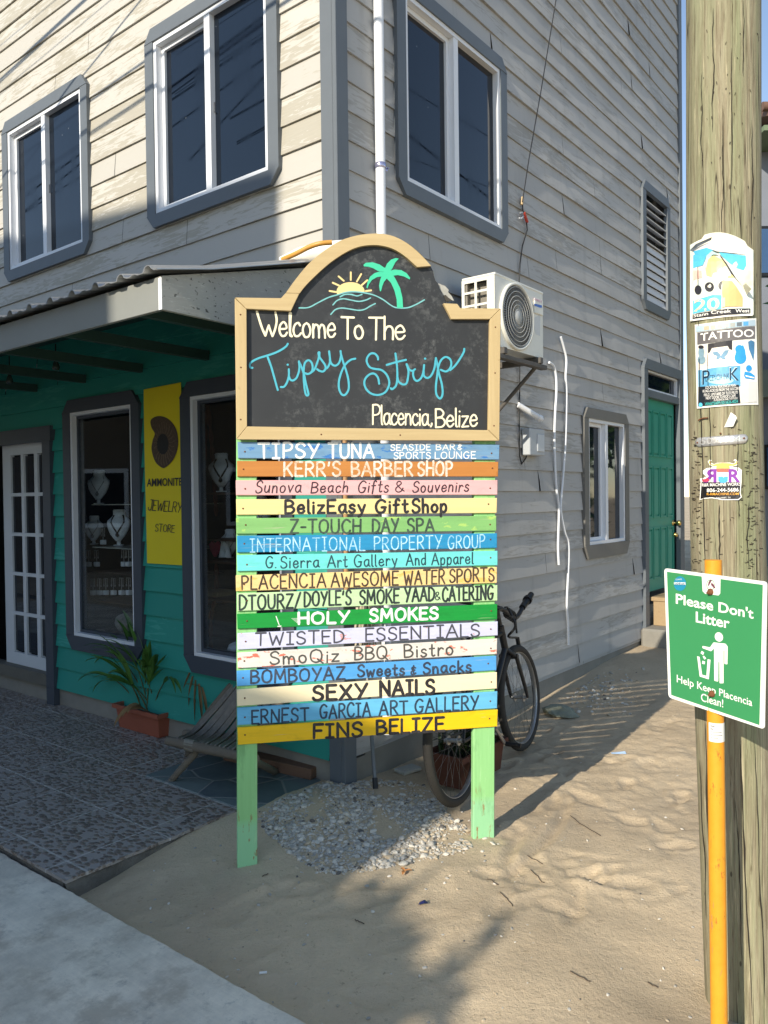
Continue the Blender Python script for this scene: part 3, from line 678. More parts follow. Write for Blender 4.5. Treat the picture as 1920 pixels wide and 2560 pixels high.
def brushed(name, col, thin, amt=.5):
    m = Mat(name, col, .5, .35); n_ = m.noise(1, m.map((120, 120, 420)), 4, .6); p_ = m.noise(24, detail=4, rough=.7)
    m.col(m.mix(m.math('MULTIPLY', m.ramp(m.math('ADD', m.math('MULTIPLY', n_, .5), m.math('MULTIPLY', p_, .5)), (.44, 0.), (.62, 1.)), amt), col, thin)); m.bump(n_, .3, .001); return m.m
black_paint = brushed('black brush paint', srgb(36, 34, 40), srgb(92, 88, 86)); white_paint = brushed('white brush paint', srgb(246, 245, 240), srgb(190, 196, 200), .6)
cream_paint = plain('cream brush paint', srgb(252, 241, 206), .5, .05, 60); blue_paint = plain('sky blue brush paint', srgb(82, 178, 196), .45, .16, 90)
wave_paint = plain('sea green brush paint', srgb(125, 190, 190), .5, .1, 90); palm_paint = plain('palm green paint', srgb(72, 203, 160), .5, .06, 40)
sun_paint = plain('sun yellow paint', srgb(242, 214, 150), .5, .06, 40)
# ================================================================== WELCOME SIGN
sign = empty('welcome_sign', 'tall hand painted welcome sign with black arched board above coloured planks', 'sign', SA, SANG)
def SF(off): return lambda px, py, lift=0.: SP(px, py, off + lift)
def SFz(ox, oy, k, off): return lambda x, y, lift=0.: SP(ox + x / k, oy + y / k, off + lift)
post_mat = Mat('green post paint', srgb(146, 205, 132), .6, .3)
g_ = post_mat.noise(1, post_mat.map((60, 60, 2.4)), 5); pc_ = post_mat.mix(g_, sc4(srgb(140, 200, 128), .86), srgb(160, 216, 146))
pz = post_mat.sep()[2]; low = post_mat.ramp(pz, (.16, 1.), (.20, 0.))
pc_ = post_mat.mix(post_mat.math('MULTIPLY', low, .75), pc_, srgb(150, 205, 160))
pc_ = post_mat.mix(post_mat.ramp(post_mat.noise(1, post_mat.map((30, 30, 3), loc=(2, 1, 0)), 6, .7), (.56, 0.), (.66, .6)), pc_, srgb(186, 222, 170)); pc_ = post_mat.mix(post_mat.ramp(post_mat.noise(5, post_mat.map((2, 2, .5), loc=(8, 1, 0)), 5, .7), (.55, 0.), (.66, .45)), pc_, srgb(92, 140, 88)); chip = post_mat.ramp(post_mat.noise(9, post_mat.map((3, 3, .7)), 5, .6), (.56, 0.), (.59, 1.)); chip = post_mat.math('MULTIPLY', chip, post_mat.ramp(pz, (.18, 1.), (.26, .0)))
pc_ = post_mat.mix(chip, pc_, srgb(150, 120, 80)); 
pc_ = post_mat.mix(post_mat.ramp(post_mat.noise(7, post_mat.map((6, 6, 1.4), loc=(4, 2, 1)), 4), (.70, 0.), (.73, .6)), pc_, srgb(70, 90, 60)); post_mat.col(pc_); post_mat.bump(g_, .35, .002)
for (xa, xb) in ((-.042, .046), (1.048, 1.152)):
    m = MB(); m.box(xa, xb, 0, .038, -.12, 2.44, .003, Matrix(((1, 0, .0137, 0), (0, 1, 0, 0), (0, 0, 1, 0), (0, 0, 0, 1)))); m.build('post', post_mat.m, sign)
zz = zf(580, 560, 2.44); z5 = zf(560, 560, 2.304)
frame_mat = wood_mat('varnished pine frame', srgb(214, 192, 146), srgb(168, 140, 96), 0, .45, amount=.75)
frame_v = wood_mat('varnished pine frame upright', srgb(214, 192, 146), srgb(168, 140, 96), 2, .45, amount=.75)
ply = Mat('blackboard', srgb(52, 53, 55), .55, .35)
cl_ = ply.ramp(ply.noise(26, ply.map((1, 1, 1)), 6, .75), (.50, 0.), (.72, 1.)); cl2 = ply.ramp(ply.noise(3.2, detail=3), (.38, 0.), (.66, 1.))
ply.col(ply.mix(ply.math('MULTIPLY', ply.math('MULTIPLY', cl_, cl2), .55), ply.mix(ply.noise(5), srgb(44, 45, 48), srgb(60, 62, 64)), srgb(140, 142, 140)))
panel_pts = zz([(22, 451), (302, 456), (394, 340), (474, 245), (562, 170), (650, 112), (740, 80), (830, 65), (920, 65), (1000, 85), (1080, 130), (1150, 190), (1196, 246), (1206, 262), (1222, 290), (1226, 318), (1238, 352), (1252, 366), (1262, 398), (1276, 420), (1288, 452), (1302, 486), (1376, 492), (1396, 518), (1634, 519)]) + z5([(1580, 1242), (76, 1234)])
m = MB(); m.prism([SP(x, y, .004) for x, y in panel_pts], (0, 0, 0), (0, -.012, 0)); board = m.build('blackboard', ply.m, sign)
# torn layers of plywood on the broken right shoulder
torn = plain('torn plywood', srgb(170, 168, 160), .8, .35, 25); tk = MB()
for poly_, o0 in (([(1206, 268), (1232, 288), (1236, 300), (1228, 330), (1240, 352), (1226, 345), (1212, 310)], .0), ([(1240, 356), (1270, 366), (1300, 378), (1322, 402), (1318, 415), (1340, 440), (1354, 468), (1330, 462), (1312, 440), (1290, 440), (1262, 400)], -.002)):
    rnd = random.Random(3); tk.prism([SP(*q, .008 + o0) for q in zz(poly_)], (0, 0, 0), (0, .003, 0))
tk.build('torn_edge', torn, board)
tk2 = MB(); tk2.prism([SP(*q, .010) for q in zz([(1248, 392), (1262, 398), (1290, 436), (1304, 432), (1316, 446), (1344, 466), (1318, 474), (1292, 470), (1270, 430)])], (0, 0, 0), (0, .006, 0)); tk2.build('torn_edge', plain('bare dark ply', srgb(70, 66, 60), .9, .4, 30), board)
FO, FT = .0165, .020
def fpiece(pts, mt, nm='frame_piece'):
    m = MB(); m.prism([SP(x, y, FO + FT) for x, y in pts], (0, 0, 0), (0, FT, 0)); o = m.build(nm, mt, sign)
    bv = o.modifiers.new('soft edges', 'BEVEL'); bv.width = .0015; bv.segments = 1; bv.limit_method = 'ANGLE'; return o
fpiece(zz([(19, 448), (300, 452), (327.5, 421), (411, 424), (360, 530), (88, 517)]), frame_mat)
def arc_pts(p, n=5): return [tuple(q) for q in spline([Vector(a) for a in p], n)]
fpiece(zz(arc_pts([(329, 419.5), (390, 335), (470, 240), (560, 165), (650, 107), (740, 75), (830, 60), (920, 60), (1000, 80), (1080, 125), (1150, 185), (1215, 255)]) + arc_pts([(1130, 262), (1060, 200), (990, 155), (920, 133), (850, 128), (770, 140), (690, 175), (600, 235), (520, 305), (450, 375), (412.5, 422.5)])), frame_mat)
fpiece(zz([(1290, 483), (1375, 487), (1393, 513), (1638.5, 515), (1574, 579.5), (1340, 580)]), frame_mat)
fpiece(z5([(1594, 488), (1586.5, 1247), (1524, 1186), (1533, 549)]), frame_v)
fpiece(z5([(73, 1241), (1585, 1248.5), (1522.5, 1187.5), (134, 1166)]), frame_mat)
fpiece(z5([(62, 426), (72, 1239.5), (133, 1165), (130, 491)]), frame_v)
nm_ = MB()
scr = [(95, 522), (97, 826), (96, 1126), (1563, 594), (1561, 858), (1555, 1162), (560, 1212), (1015, 1216)]
for x, y in z5(scr): nm_.lathe([(0, .0010), (.0035, .0010), (.0038, 0)], SP(x, y, FO + FT), 8, (0, -1, 0))
nm_.build('screws', rust, sign)
BO = .0165
b = Brush(SFz(620, 760, 3.95, BO))
b.stroke([(88, 75), (110, 150), (140, 240), (172, 312)], 22); b.stroke([(172, 312), (188, 260), (205, 212)], 20); b.stroke([(205, 212), (222, 265), (242, 318)], 20); b.stroke([(242, 318), (270, 240), (283, 160), (270, 80)], 21)
b.word('elcome', 305, 318, 865, 334, 225, 20, gap=.07)
b.stroke([(422, 90), (418, 180), (415, 280), (432, 318)], 22)
b.word('To', 925, 340, 1142, 348, 212, 21, gap=.02); b.word('The', 1195, 350, 1553, 355, 222, 20, gap=.02); b.build('lettering', cream_paint, board, label='cream words Welcome To The')
b = Brush(SFz(910, 990, 5.35, BO)); b.word('Placencia', 112, 380, 862, 392, 255, 22, gap=.05, jit=.01); b.stroke([(906, 368), (906, 382), (893, 408)], 24); b.word('Belize', 958, 418, 1515, 405, 250, 23, gap=.07, jit=.01); b.build('lettering', cream_paint, board, label='cream words Placencia, Belize')
b = Brush(SFz(600, 840, 5.53, BO)); W_ = 28
for st in ([(172, 440), (145, 435), (137, 395), (165, 355), (250, 310), (360, 275), (480, 235), (580, 185), (640, 140), (660, 108)], [(382, 290), (430, 420), (470, 560), (500, 670), (522, 745)], [(565, 705), (610, 700), (650, 640), (675, 550), (675, 460)], [(675, 545), (692, 598), (730, 615), (780, 580), (812, 500), (822, 430), (815, 352)], [(658, 396), (662, 397)],
           [(815, 352), (850, 430), (885, 530), (910, 650), (940, 770), (945, 812), (920, 820), (900, 770), (885, 650), (880, 520), (885, 420), (905, 360), (950, 335), (990, 370), (1005, 440), (985, 500), (940, 525), (892, 512)], [(985, 505), (1030, 460), (1070, 360), (1090, 290), (1085, 235), (1098, 228), (1100, 290), (1130, 335), (1175, 400), (1183, 450), (1150, 490), (1100, 482), (1065, 458)],
           [(1172, 468), (1218, 425), (1245, 345), (1232, 212)], [(1242, 330), (1270, 390), (1320, 410), (1370, 370), (1395, 280), (1390, 208)], [(1395, 250), (1430, 370), (1470, 490), (1500, 620), (1500, 740), (1450, 815), (1400, 800), (1368, 720), (1370, 610), (1410, 480), (1460, 390), (1530, 330), (1595, 313)]): b.stroke(st, W_, .05)
b.f = SFz(890, 840, 5.53, BO)
for st in ([(305, 325), (300, 290), (260, 245), (200, 245), (155, 300), (150, 360), (190, 430), (260, 455), (350, 470), (420, 530), (458, 620), (450, 700), (400, 780), (310, 815), (220, 800), (150, 745), (115, 660), (135, 580), (200, 525), (260, 525), (305, 580), (320, 660)], [(545, 242), (560, 350), (570, 470), (570, 600), (550, 690), (500, 735), (480, 722)], [(425, 400), (560, 360), (690, 330)], [(572, 565), (590, 630), (650, 670), (700, 650), (720, 560), (725, 480), (700, 390)],
           [(703, 392), (735, 460), (780, 482), (815, 460)], [(792, 482), (790, 540), (810, 600), (850, 620), (900, 580), (930, 500), (942, 402)], [(935, 490), (940, 550), (985, 580), (1040, 545), (1085, 440), (1105, 305)], [(953, 312), (958, 313)], [(1105, 305), (1125, 400), (1150, 530), (1185, 660), (1198, 780), (1180, 850), (1150, 860), (1110, 800), (1105, 690), (1120, 560), (1140, 420), (1180, 330), (1240, 290), (1300, 320), (1318, 390), (1290, 460), (1240, 490), (1172, 468)], [(1300, 472), (1370, 410), (1440, 310), (1490, 220), (1497, 178)]): b.stroke(st, W_, .05)
b.build('lettering', blue_paint, board, label='sky blue cursive words Tipsy Strip')
LF = SFz(730, 620, 4.608, BO)
b = Brush(LF)
arcp = [(675 + 162 * math.cos(math.pi * k / 18), 503 - 110 * math.sin(math.pi * k / 18)) for k in range(19)]
b.poly(arcp + [(520, 540), (620, 512), (720, 505), (830, 516)])
for st in ([(433, 495), (508, 507)], [(470, 400), (540, 432)], [(537, 327), (596, 378)], [(677, 280), (677, 368)], [(797, 300), (747, 387)], [(867, 371), (803, 428)], [(850, 496), (912, 488)]): b.stroke(st, 20, .05)
b.build('sun_drawing', sun_paint, board)
b = Brush(LF)
for st in ([(80, 690), (190, 685), (300, 630), (420, 570), (520, 540), (620, 510), (720, 503), (830, 515), (950, 545), (1050, 595), (1140, 660), (1210, 688), (1330, 688), (1430, 650), (1525, 597)], [(555, 562), (610, 535), (680, 535), (750, 552), (805, 535)], [(472, 655), (520, 605), (590, 585), (680, 600), (770, 615), (850, 600), (905, 575)], [(447, 765), (500, 710), (570, 692), (660, 702), (770, 718), (840, 705), (900, 670), (960, 640)]): b.stroke(st, 15, .12)
b.build('wave_drawing', wave_paint, board)
b = Brush(LF)
for i, pl in enumerate(([(822, 195), (850, 170), (930, 165), (1010, 190), (1075, 235), (1060, 275), (990, 265), (940, 235), (880, 215), (830, 212)], [(1075, 225), (1095, 180), (1140, 135), (1195, 115), (1230, 122), (1190, 165), (1150, 245), (1110, 275)], [(1100, 270), (1180, 248), (1260, 255), (1320, 290), (1362, 345), (1355, 362), (1290, 328), (1220, 312), (1120, 325)], [(1010, 270), (1075, 280), (1060, 325), (980, 335), (920, 370), (885, 420), (870, 465), (858, 455), (870, 390), (900, 330), (950, 290)], [(1040, 300), (1115, 325), (1060, 390), (1040, 440), (1025, 500), (1012, 495), (1003, 430), (1015, 370)], [(1060, 225), (1130, 235), (1165, 310), (1200, 370), (1245, 460), (1272, 570), (1280, 690), (1210, 690), (1205, 590), (1180, 490), (1140, 400), (1050, 310)])):
    b.poly(pl, .0011 + i * .00012)
b.build('palm_drawing', palm_paint, board)
# --- the planks
K_ = black_paint; Wp = white_paint
PL = [
 ((78, 57), (82, 152), (1588, 72), (1586, 160), pk('tipsy blue', 118, 158, 192, under=srgb(62, 122, 190), amount=.60), Wp, 'faded blue plank at the top, lettered in white', [('TIPSY', 200, 150, 545, 147, 82, 13), ('TUNA', 602, 148, 862, 146, 82, 13), ('SEASIDE', 960, 107, 1190, 104, 34, 6), ('BAR', 1222, 104, 1330, 103, 33, 6), ('+', 1345, 103, 1372, 103, 34, 5), ('SPORTS', 978, 156, 1190, 154, 38, 6), ('LOUNGE', 1215, 154, 1450, 152, 38, 6)]),
 ((75, 167), (77, 257), (1582, 172), (1580, 257), wood_mat('varnished brown plank', srgb(206, 140, 74), srgb(160, 96, 44), 0, .35), brushed('thin white paint', srgb(240, 226, 214), srgb(206, 150, 96), .9), 'varnished brown plank lettered in thin white', [("KERR'S", 345, 254, 672, 252, 80, 12), ('BARBER', 735, 253, 1085, 252, 80, 12), ('SHOP', 1118, 252, 1315, 250, 78, 12)]),
 ((68, 278), (70, 365), (1577, 277), (1576, 362), pk('pink', 238, 184, 184), brushed('dark brown paint', srgb(62, 42, 48), srgb(112, 92, 98)), 'pale pink plank lettered in dark brown', [('Sunova', 180, 350, 440, 346, 66, 8, .14), ('Beach', 500, 350, 712, 347, 62, 8, .14), ('Gifts', 770, 348, 945, 345, 64, 8, .14), ('&', 985, 347, 1038, 346, 60, 7), ('Souvenirs', 1085, 347, 1408, 342, 62, 8, .14)]),
 ((70, 388), (72, 478), (1574, 380), (1572, 467), wood_mat('pale yellow plank', srgb(244, 224, 162), srgb(222, 190, 116), 0, .5, amount=.5), K_, 'pale yellow plank with thick black lettering', [('BelizEasy', 352, 470, 812, 464, 76, 15), ('Gift', 872, 466, 1060, 463, 74, 15), ('Shop', 1085, 464, 1283, 459, 74, 15)]),
 ((70, 497), (72, 588), (1570, 483), (1570, 570), pk('leaf green', 134, 188, 114, under=srgb(170, 206, 112), amount=.60), brushed('dark green paint', srgb(52, 70, 58), srgb(102, 120, 108)), 'leaf green plank with dark green lettering', [('Z-TOUCH', 382, 584, 788, 580, 78, 12), ('DAY', 855, 581, 1005, 578, 76, 12), ('SPA', 1058, 578, 1210, 575, 74, 12)]),
 ((75, 598), (76, 695), (1574, 584), (1574, 668), pk('deep blue', 44, 146, 196), brushed('pale blue paint', srgb(196, 234, 250), srgb(70, 160, 206), .9), 'deep blue plank with thin pale blue lettering', [('INTERNATIONAL', 150, 690, 812, 682, 76, 7), ('PROPERTY', 865, 680, 1255, 672, 74, 7), ('GROUP', 1290, 672, 1502, 664, 72, 7)]),
 ((75, 710), (78, 803), (1577, 685), (1577, 768), pk('turquoise', 116, 222, 218), brushed('dark teal paint', srgb(30, 66, 78), srgb(80, 116, 128)), 'pale turquoise plank with dark teal lettering', [('G.', 240, 784, 302, 782, 66, 8), ('Sierra', 326, 784, 546, 779, 66, 8), ('Art', 597, 778, 710, 776, 64, 8), ('Gallery', 750, 776, 996, 769, 66, 8), ('And', 1050, 768, 1163, 765, 66, 8), ('Apparel', 1197, 765, 1435, 758, 64, 8)]),
 ((68, 827), (70, 918), (1573, 778), (1573, 870), pk('light orange', 244, 212, 146, under=srgb(240, 192, 106), amount=.58), brushed('dark brown black paint', srgb(66, 52, 46), srgb(130, 108, 84)), 'light orange plank lettered edge to edge in brown black', [('PLACENCIA', 102, 907, 586, 893, 77, 10), ('AWESOME', 618, 893, 1003, 880, 77, 10), ('WATER', 1037, 880, 1270, 871, 77, 10), ('SPORTS', 1300, 868, 1556, 858, 74, 10)]),
 ((75, 930), (78, 1033), (1576, 883), (1576, 972), pk('pale green', 198, 230, 176), brushed('near black paint', srgb(40, 50, 48), srgb(90, 100, 98)), 'pale green plank with tall black lettering', [('DTOURZ/', 88, 1024, 440, 1010, 80, 12), ("DOYLE'S", 462, 1004, 732, 994, 80, 12), ('SMOKE', 782, 991, 1008, 982, 78, 12), ('YAAD', 1042, 978, 1212, 971, 78, 12), ('&', 1216, 968, 1247, 967, 44, 6), ('CATERING', 1258, 974, 1550, 963, 78, 12)]),
 ((75, 1050), (78, 1135), (1575, 992), (1575, 1080), pk('bright green', 22, 150, 60), Wp, 'bright green plank with scuffed white lettering', [('HOLY', 428, 1106, 720, 1096, 64, 15), ('SMOKES', 842, 1090, 1232, 1076, 66, 15)]),
 ((78, 1160), (78, 1255), (1578, 1092), (1578, 1172), pk('lilac', 212, 212, 240, under=srgb(214, 150, 140), amount=.64), plain('faded black paint', srgb(78, 78, 88), .5, .3, 40), 'chipped lilac plank with grey black lettering', [('TWISTED', 182, 1230, 692, 1212, 70, 10), ('ESSENTIALS', 815, 1204, 1472, 1176, 70, 10)]),
 ((78, 1272), (80, 1362), (1575, 1190), (1573, 1280), pk('worn white', 230, 222, 212, under=srgb(226, 118, 96), amount=.585), plain('worn grey paint', srgb(84, 82, 78), .5, .35, 40), 'worn white plank flaking to coral red', [('SmoQiz', 266, 1338, 662, 1322, 72, 10), ('BBQ', 752, 1314, 940, 1306, 72, 10), ('Bistro', 1038, 1298, 1320, 1284, 72, 10)]),
 ((73, 1377), (75, 1465), (1570, 1290), (1570, 1373), pk('mid blue', 88, 166, 228), brushed('navy black paint', srgb(48, 58, 76), srgb(98, 108, 126)), 'mid blue plank with rust stained nails', [('BOMBOYAZ', 155, 1448, 695, 1424, 72, 12), ('Sweets', 770, 1410, 1038, 1400, 64, 12), ('+', 1076, 1402, 1106, 1400, 56, 9), ('Snacks', 1148, 1392, 1422, 1380, 64, 12)]),
 ((73, 1485), (75, 1580), (1573, 1385), (1573, 1478), wood_mat('cream plank', srgb(250, 234, 196), srgb(232, 208, 160), 0, .5, amount=.4), K_, 'cream plank with very thick black lettering', [('SEXY', 512, 1546, 822, 1533, 80, 18), ('NAILS', 900, 1520, 1212, 1506, 80, 18)]),
 ((75, 1590), (77, 1690), (1576, 1495), (1574, 1592), pk('light blue', 108, 190, 230), brushed('blue black paint', srgb(38, 58, 78), srgb(88, 108, 128)), 'light blue plank second from the bottom', [('ERNEST', 160, 1680, 488, 1665, 76, 11), ('GARCIA', 552, 1650, 843, 1636, 76, 11), ('ART', 895, 1632, 1058, 1624, 76, 11), ('GALLERY', 1100, 1616, 1465, 1596, 76, 11)]),
 ((77, 1703), (80, 1803), (1578, 1600), (1575, 1697), pk('sunny yellow', 250, 200, 22, under=srgb(240, 180, 20), amount=.7), K_, 'sunny yellow plank at the bottom', [('FINS', 515, 1764, 795, 1754, 78, 16), ('BELIZE', 880, 1742, 1268, 1720, 78, 16)]),
]
POFF = .012; zP = zf(560, 1080, 2.304); rnd = random.Random(4)
for lt, lb, rt, rb, mt, lm, lab, words in PL:
    c = [SP(*zP([q])[0], POFF) for q in (lt, rt, rb, lb)]
    m = MB(); cx = sum((q for q in c), Vector()) / 4; e = .0025
    front = [Vector((q.x + (e if q.x < cx.x else -e), q.y, q.z + (e if q.z < cx.z else -e))) for q in c]
    mid = [q + Vector((0, e, 0)) for q in c]; back = [q + Vector((0, POFF - .0012, 0)) for q in c]
    m.add(front + mid + back, [(0, 1, 2, 3)] + [(i, 4 + i, 4 + (i + 1) % 4, (i + 1) % 4) for i in range(4)] + [(4 + i, 8 + i, 8 + (i + 1) % 4, 4 + (i + 1) % 4) for i in range(4)] + [(11, 10, 9, 8)])
    pl = m.build('plank', mt, sign, lab)
    for wd in words:
        b = Brush(SFz(560, 1080, 2.304, POFF)); b.word(wd[0], *wd[1:7], slant=wd[7] if len(wd) > 7 else .0); b.build('lettering', lm, pl)
    b = Brush(SFz(560, 1080, 2.304, POFF))
    if lab.startswith('bright'):
        for st in ([(300, 1062), (318, 1112)], [(310, 1120), (328, 1118)]): b.stroke(st, 5, .3)
        for k in range(5): b.stroke([(388 + 7 * k, 1074 + 6 * k), (425 + 4 * k, 1073 + 5.5 * k)], 1.6, .5)
        b.build('paint_smear', lm, pl)
    nm_ = MB()
    for t, s_ in ((.028, .5), (.968, .5)):
        p = (c[0] * (1 - t) + c[1] * t) * s_ + (c[3] * (1 - t) + c[2] * t) * (1 - s_); p.x += rnd.uniform(-.008, .01); p.z += rnd.uniform(-.008, .008)
        nm_.lathe([(0, .0012), (.0038, .0012), (.0042, -.0003)], p, 8, (0, -1, 0))
    nm_.build('nails', rust, pl)
# ================================================================== UTILITY POLE AND WHAT IS STUCK ON IT
PD = 2.55
PT = [(-400, 1711, 92), (0, 1715, 93), (780, 1714, 94), (1300, 1723, 94.5), (1775, 1735, 97), (2060, 1745, 99), (2480, 1760, 102), (2600, 1766, 104)]
def pole_c(py):
    for (a, l0, h0), (b_, l1, h1) in zip(PT, PT[1:]):
        if py <= b_ or b_ == 2600:
            t = (py - a) / (b_ - a); l = l0 + (l1 - l0) * t; h = h0 + (h1 - h0) * t; return l + h, h
def pole_axis(py):
    cx, h = pole_c(py); d = ray(cx, py); d = d / d.y; P = CP + d * PD; return P, h * PD / FPX / 1.085
def PO(px, py, off=0.):
    """point on the pole's skin seen at this pixel (ray against the round trunk)"""
    A, r = pole_axis(py); r += off; d = ray(px, py); d = d / d.y
    a_ = d.x * d.x + 1; b_ = d.x * A.x + A.y; c_ = A.x ** 2 + A.y ** 2 - r * r; q = b_ * b_ - a_ * c_
    return CP + d * ((b_ - math.sqrt(max(0, q))) / a_)
pole = empty('utility_pole', 'weathered greenish wooden utility pole at the right edge', 'pole', (pole_axis(2518)[0].x, PD, 0))
PL0 = Vector(pole.location)
def POf(off): return lambda px, py, lift=0.: PO(px, py, off + lift) - PL0
pmt = Mat('treated pole wood', (.3, .29, .2, 1), .8, .2)
px_, py_, pz_ = pmt.sep(); ang = pmt.math('ARCTAN2', px_, py_); pv_ = pmt.comb(pmt.math('MULTIPLY', ang, .12), 0, pz_)
grain = pmt.noise(1, pmt.map((150, 1, 5), pv_), 7, .68, .6); broad = pmt.noise(1, pmt.map((30, 1, 1.6), pv_, (3, 0, 1)), 6, .62, .4); fine = pmt.noise(1, pmt.map((420, 1, 9), pv_, (2, 0, 8)), 3)
gcol = pmt.ramp(broad, (.30, (.23, .24, .145, 1)), (.43, (.33, .305, .20, 1)), (.50, (.265, .225, .15, 1)), (.57, (.38, .345, .235, 1)), (.72, (.32, .33, .20, 1)))
gcol = pmt.mix(pmt.ramp(pmt.noise(1, pmt.map((11, 1, .4), pv_, (7, 0, 0)), 4), (.48, 0.), (.62, .6)), gcol, (.24, .29, .15, 1))
gcol = pmt.mix(pmt.ramp(grain, (.34, .85), (.46, 0.)), gcol, (.10, .078, .045, 1)); gcol = pmt.mix(pmt.ramp(grain, (.57, 0.), (.66, .75)), gcol, (.60, .53, .35, 1))
gcol = pmt.mix(pmt.math('MULTIPLY', fine, .45), gcol, (.17, .14, .085, 1))
ck = pmt.noise(1, pmt.map((46, 1, .5), pv_, (1, 0, 5)), 2, .5, .5); crack = pmt.ramp(pmt.math('ABSOLUTE', pmt.math('SUBTRACT', ck, .5)), (.0, 1.), (.014, 0.))
crack = pmt.math('MULTIPLY', crack, pmt.ramp(pmt.noise(1, pmt.map((10, 1, 1.3), pv_, (9, 0, 2)), 2), (.44, 0.), (.52, 1.)))
gcol = pmt.mix(crack, gcol, (.03, .023, .016, 1)); nk = pmt.ramp(pmt.vor(1, pmt.map((26, 1, 9), pv_, (4, 0, 4))), (.06, 1.), (.10, 0.)); gcol = pmt.mix(pmt.math('MULTIPLY', nk, .8), gcol, (.06, .045, .03, 1)); pmt.col(gcol)
pmt.bump(grain, .6, .006); pmt.bump(fine, .3, .002); pmt.bump(crack, -1., .010)
m = MB(); rows = []; NP = 40
pys = [2590 - 30 * i for i in range(97)] + [-330]
prev = None
def pring(A, r, z_, i):
    return [A + Vector((math.cos(2 * math.pi * k / NP) * r, math.sin(2 * math.pi * k / NP) * r, 0)) * (1 + .012 * noise.noise(Vector((math.cos(2 * math.pi * k / NP) * 2.2, math.sin(2 * math.pi * k / NP) * 2.2, z_ * .35))) + .006 * noise.noise(Vector((k * 1.9, z_ * .5, 1)))) - PL0 for k in range(NP + 1)]
for i, q in enumerate(pys):
    A, r = pole_axis(q); rows.append(pring(A, r, A.z, i))
A0_, r0_ = pole_axis(-330); A1_, r1_ = pole_axis(-100); dv = (A0_ - A1_) / (A0_.z - A1_.z)
for z_ in (4.5, 5.5, 6.5, 7.5, 8.6): rows.append(pring(A0_ + dv * (z_ - A0_.z), r0_ * (1 - .012 * (z_ - 3)), z_, 0))
m.grid(rows); m.build('trunk', pmt.m, pole)
m = MB(); rnd = random.Random(2)
for (x0, y0, y1, w_) in ((1798, 1262, 1420, 2.2), (1770, 880, 1240, 1.1), (1842, 1085, 1300, 1.2), (1747, 620, 1500, 1.3), (1783, 20, 330, 1.4), (1830, 120, 560, 1.2), (1858, 0, 190, 1.0), (1755, 180, 420, 1.0), (1806, 330, 600, .9), (1880, 300, 620, 1.2), (1868, 1250, 1420, 1.3), (1760, 1800, 2460, 2.0), (1750, 1900, 2300, 1.2), (1850, 1860, 2540, 2.2), (1884, 1850, 2500, 1.6), (1838, 2000, 2400, 1.2)):
    n = 26; rows = []; sd = rnd.uniform(0, 99)
    for i in range(n + 1):
        t = i / n; y = y0 + (y1 - y0) * t; x = x0 + (pole_c(y)[0] - pole_c(y0)[0]) + 5 * noise.noise(Vector((t * 3, sd, 0))) + 1.5 * noise.noise(Vector((t * 14, sd, 0))); h = w_ * math.sin(math.pi * t) ** .5 * (.7 + .6 * noise.noise(Vector((t * 9, sd, 5)))) + .15
        rows.append([PO(x - h, y, .0035) - PL0, PO(x + h, y, .0035) - PL0])
    m.grid(rows, False)
o = m.build('drying_cracks', plain('crack shadow wood', (.022, .017, .012, 1), .9, .3, 40), pole); o['kind'] = 'stuff'
# old staples and nails
m = MB(); rnd = random.Random(11)
def staple(x, y, w_, a, r=1.):
    dx, dy = math.cos(a) * w_, math.sin(a) * w_; nx, ny = -math.sin(a) * r, math.cos(a) * r; o = len(m.v)
    q = [(x - dx - nx, y - dy - ny), (x + dx - nx, y + dy - ny), (x + dx + nx, y + dy + ny), (x - dx + nx, y - dy + ny)]
    t = [PO(*p, .0022) - PL0 for p in q]; bq = [PO(*p, -.004) - PL0 for p in q]; m.add(t + bq, [(0, 1, 2, 3), (0, 4, 5, 1), (1, 5, 6, 2), (2, 6, 7, 3), (3, 7, 4, 0)])
for k in range(210):
    e = rnd.random()
    if e < .4: x = rnd.gauss(1742, 9)
    elif e < .8: x = rnd.gauss(1880, 12)
    else: x = rnd.uniform(1745, 1895)
    staple(min(1905, max(1732, x)), rnd.uniform(1085, 1440) if e < .8 else rnd.uniform(1060, 1400), rnd.uniform(2, 4.4), rnd.choice((0, 0, 0, .25, -.2, 1.3, 2.4)) + rnd.uniform(-.15, .15), rnd.uniform(.5, .95))
for k in range(26): staple(rnd.uniform(1740, 1895), rnd.uniform(20, 560), rnd.uniform(1.5, 4), rnd.uniform(1.2, 1.9), rnd.uniform(.5, 1.2))
o = m.build('staples', plain('rusty staples', (.035, .024, .018, 1), .7, .4, 40), pole); o['kind'] = 'stuff'
def sheet(x0, x1, y0f, y1f, off, nx=14, ny=10, curl=None):
    rows = []
    for j in range(ny + 1):
        t = j / ny; row = []
        for i in range(nx + 1):
            s_ = i / nx; x = x0 + (x1 - x0) * s_; y = y0f(s_) + (y1f(s_) - y0f(s_)) * t
            row.append(PO(x, y, off + (curl(s_, t) if curl else 0)) - PL0)
        rows.append(row)
    return rows
def poster(name, label, cat): return empty(name, label, cat, PL0)
paper = plain('glossy paper', srgb(236, 234, 226), .4, .03, 9, bump=0)
k1 = 7.541
def Z1(x, y): return (1700 + x / k1, 570 + y / k1)
def Z2(x, y): return (1700 + x / k1, 780 + y / k1)
def Z3(x, y): return (1700 + x / k1, 1020 + y / k1)
def FZ(Z, off): return lambda x, y, lift=0.: PO(*Z(x, y), off + lift) - PL0
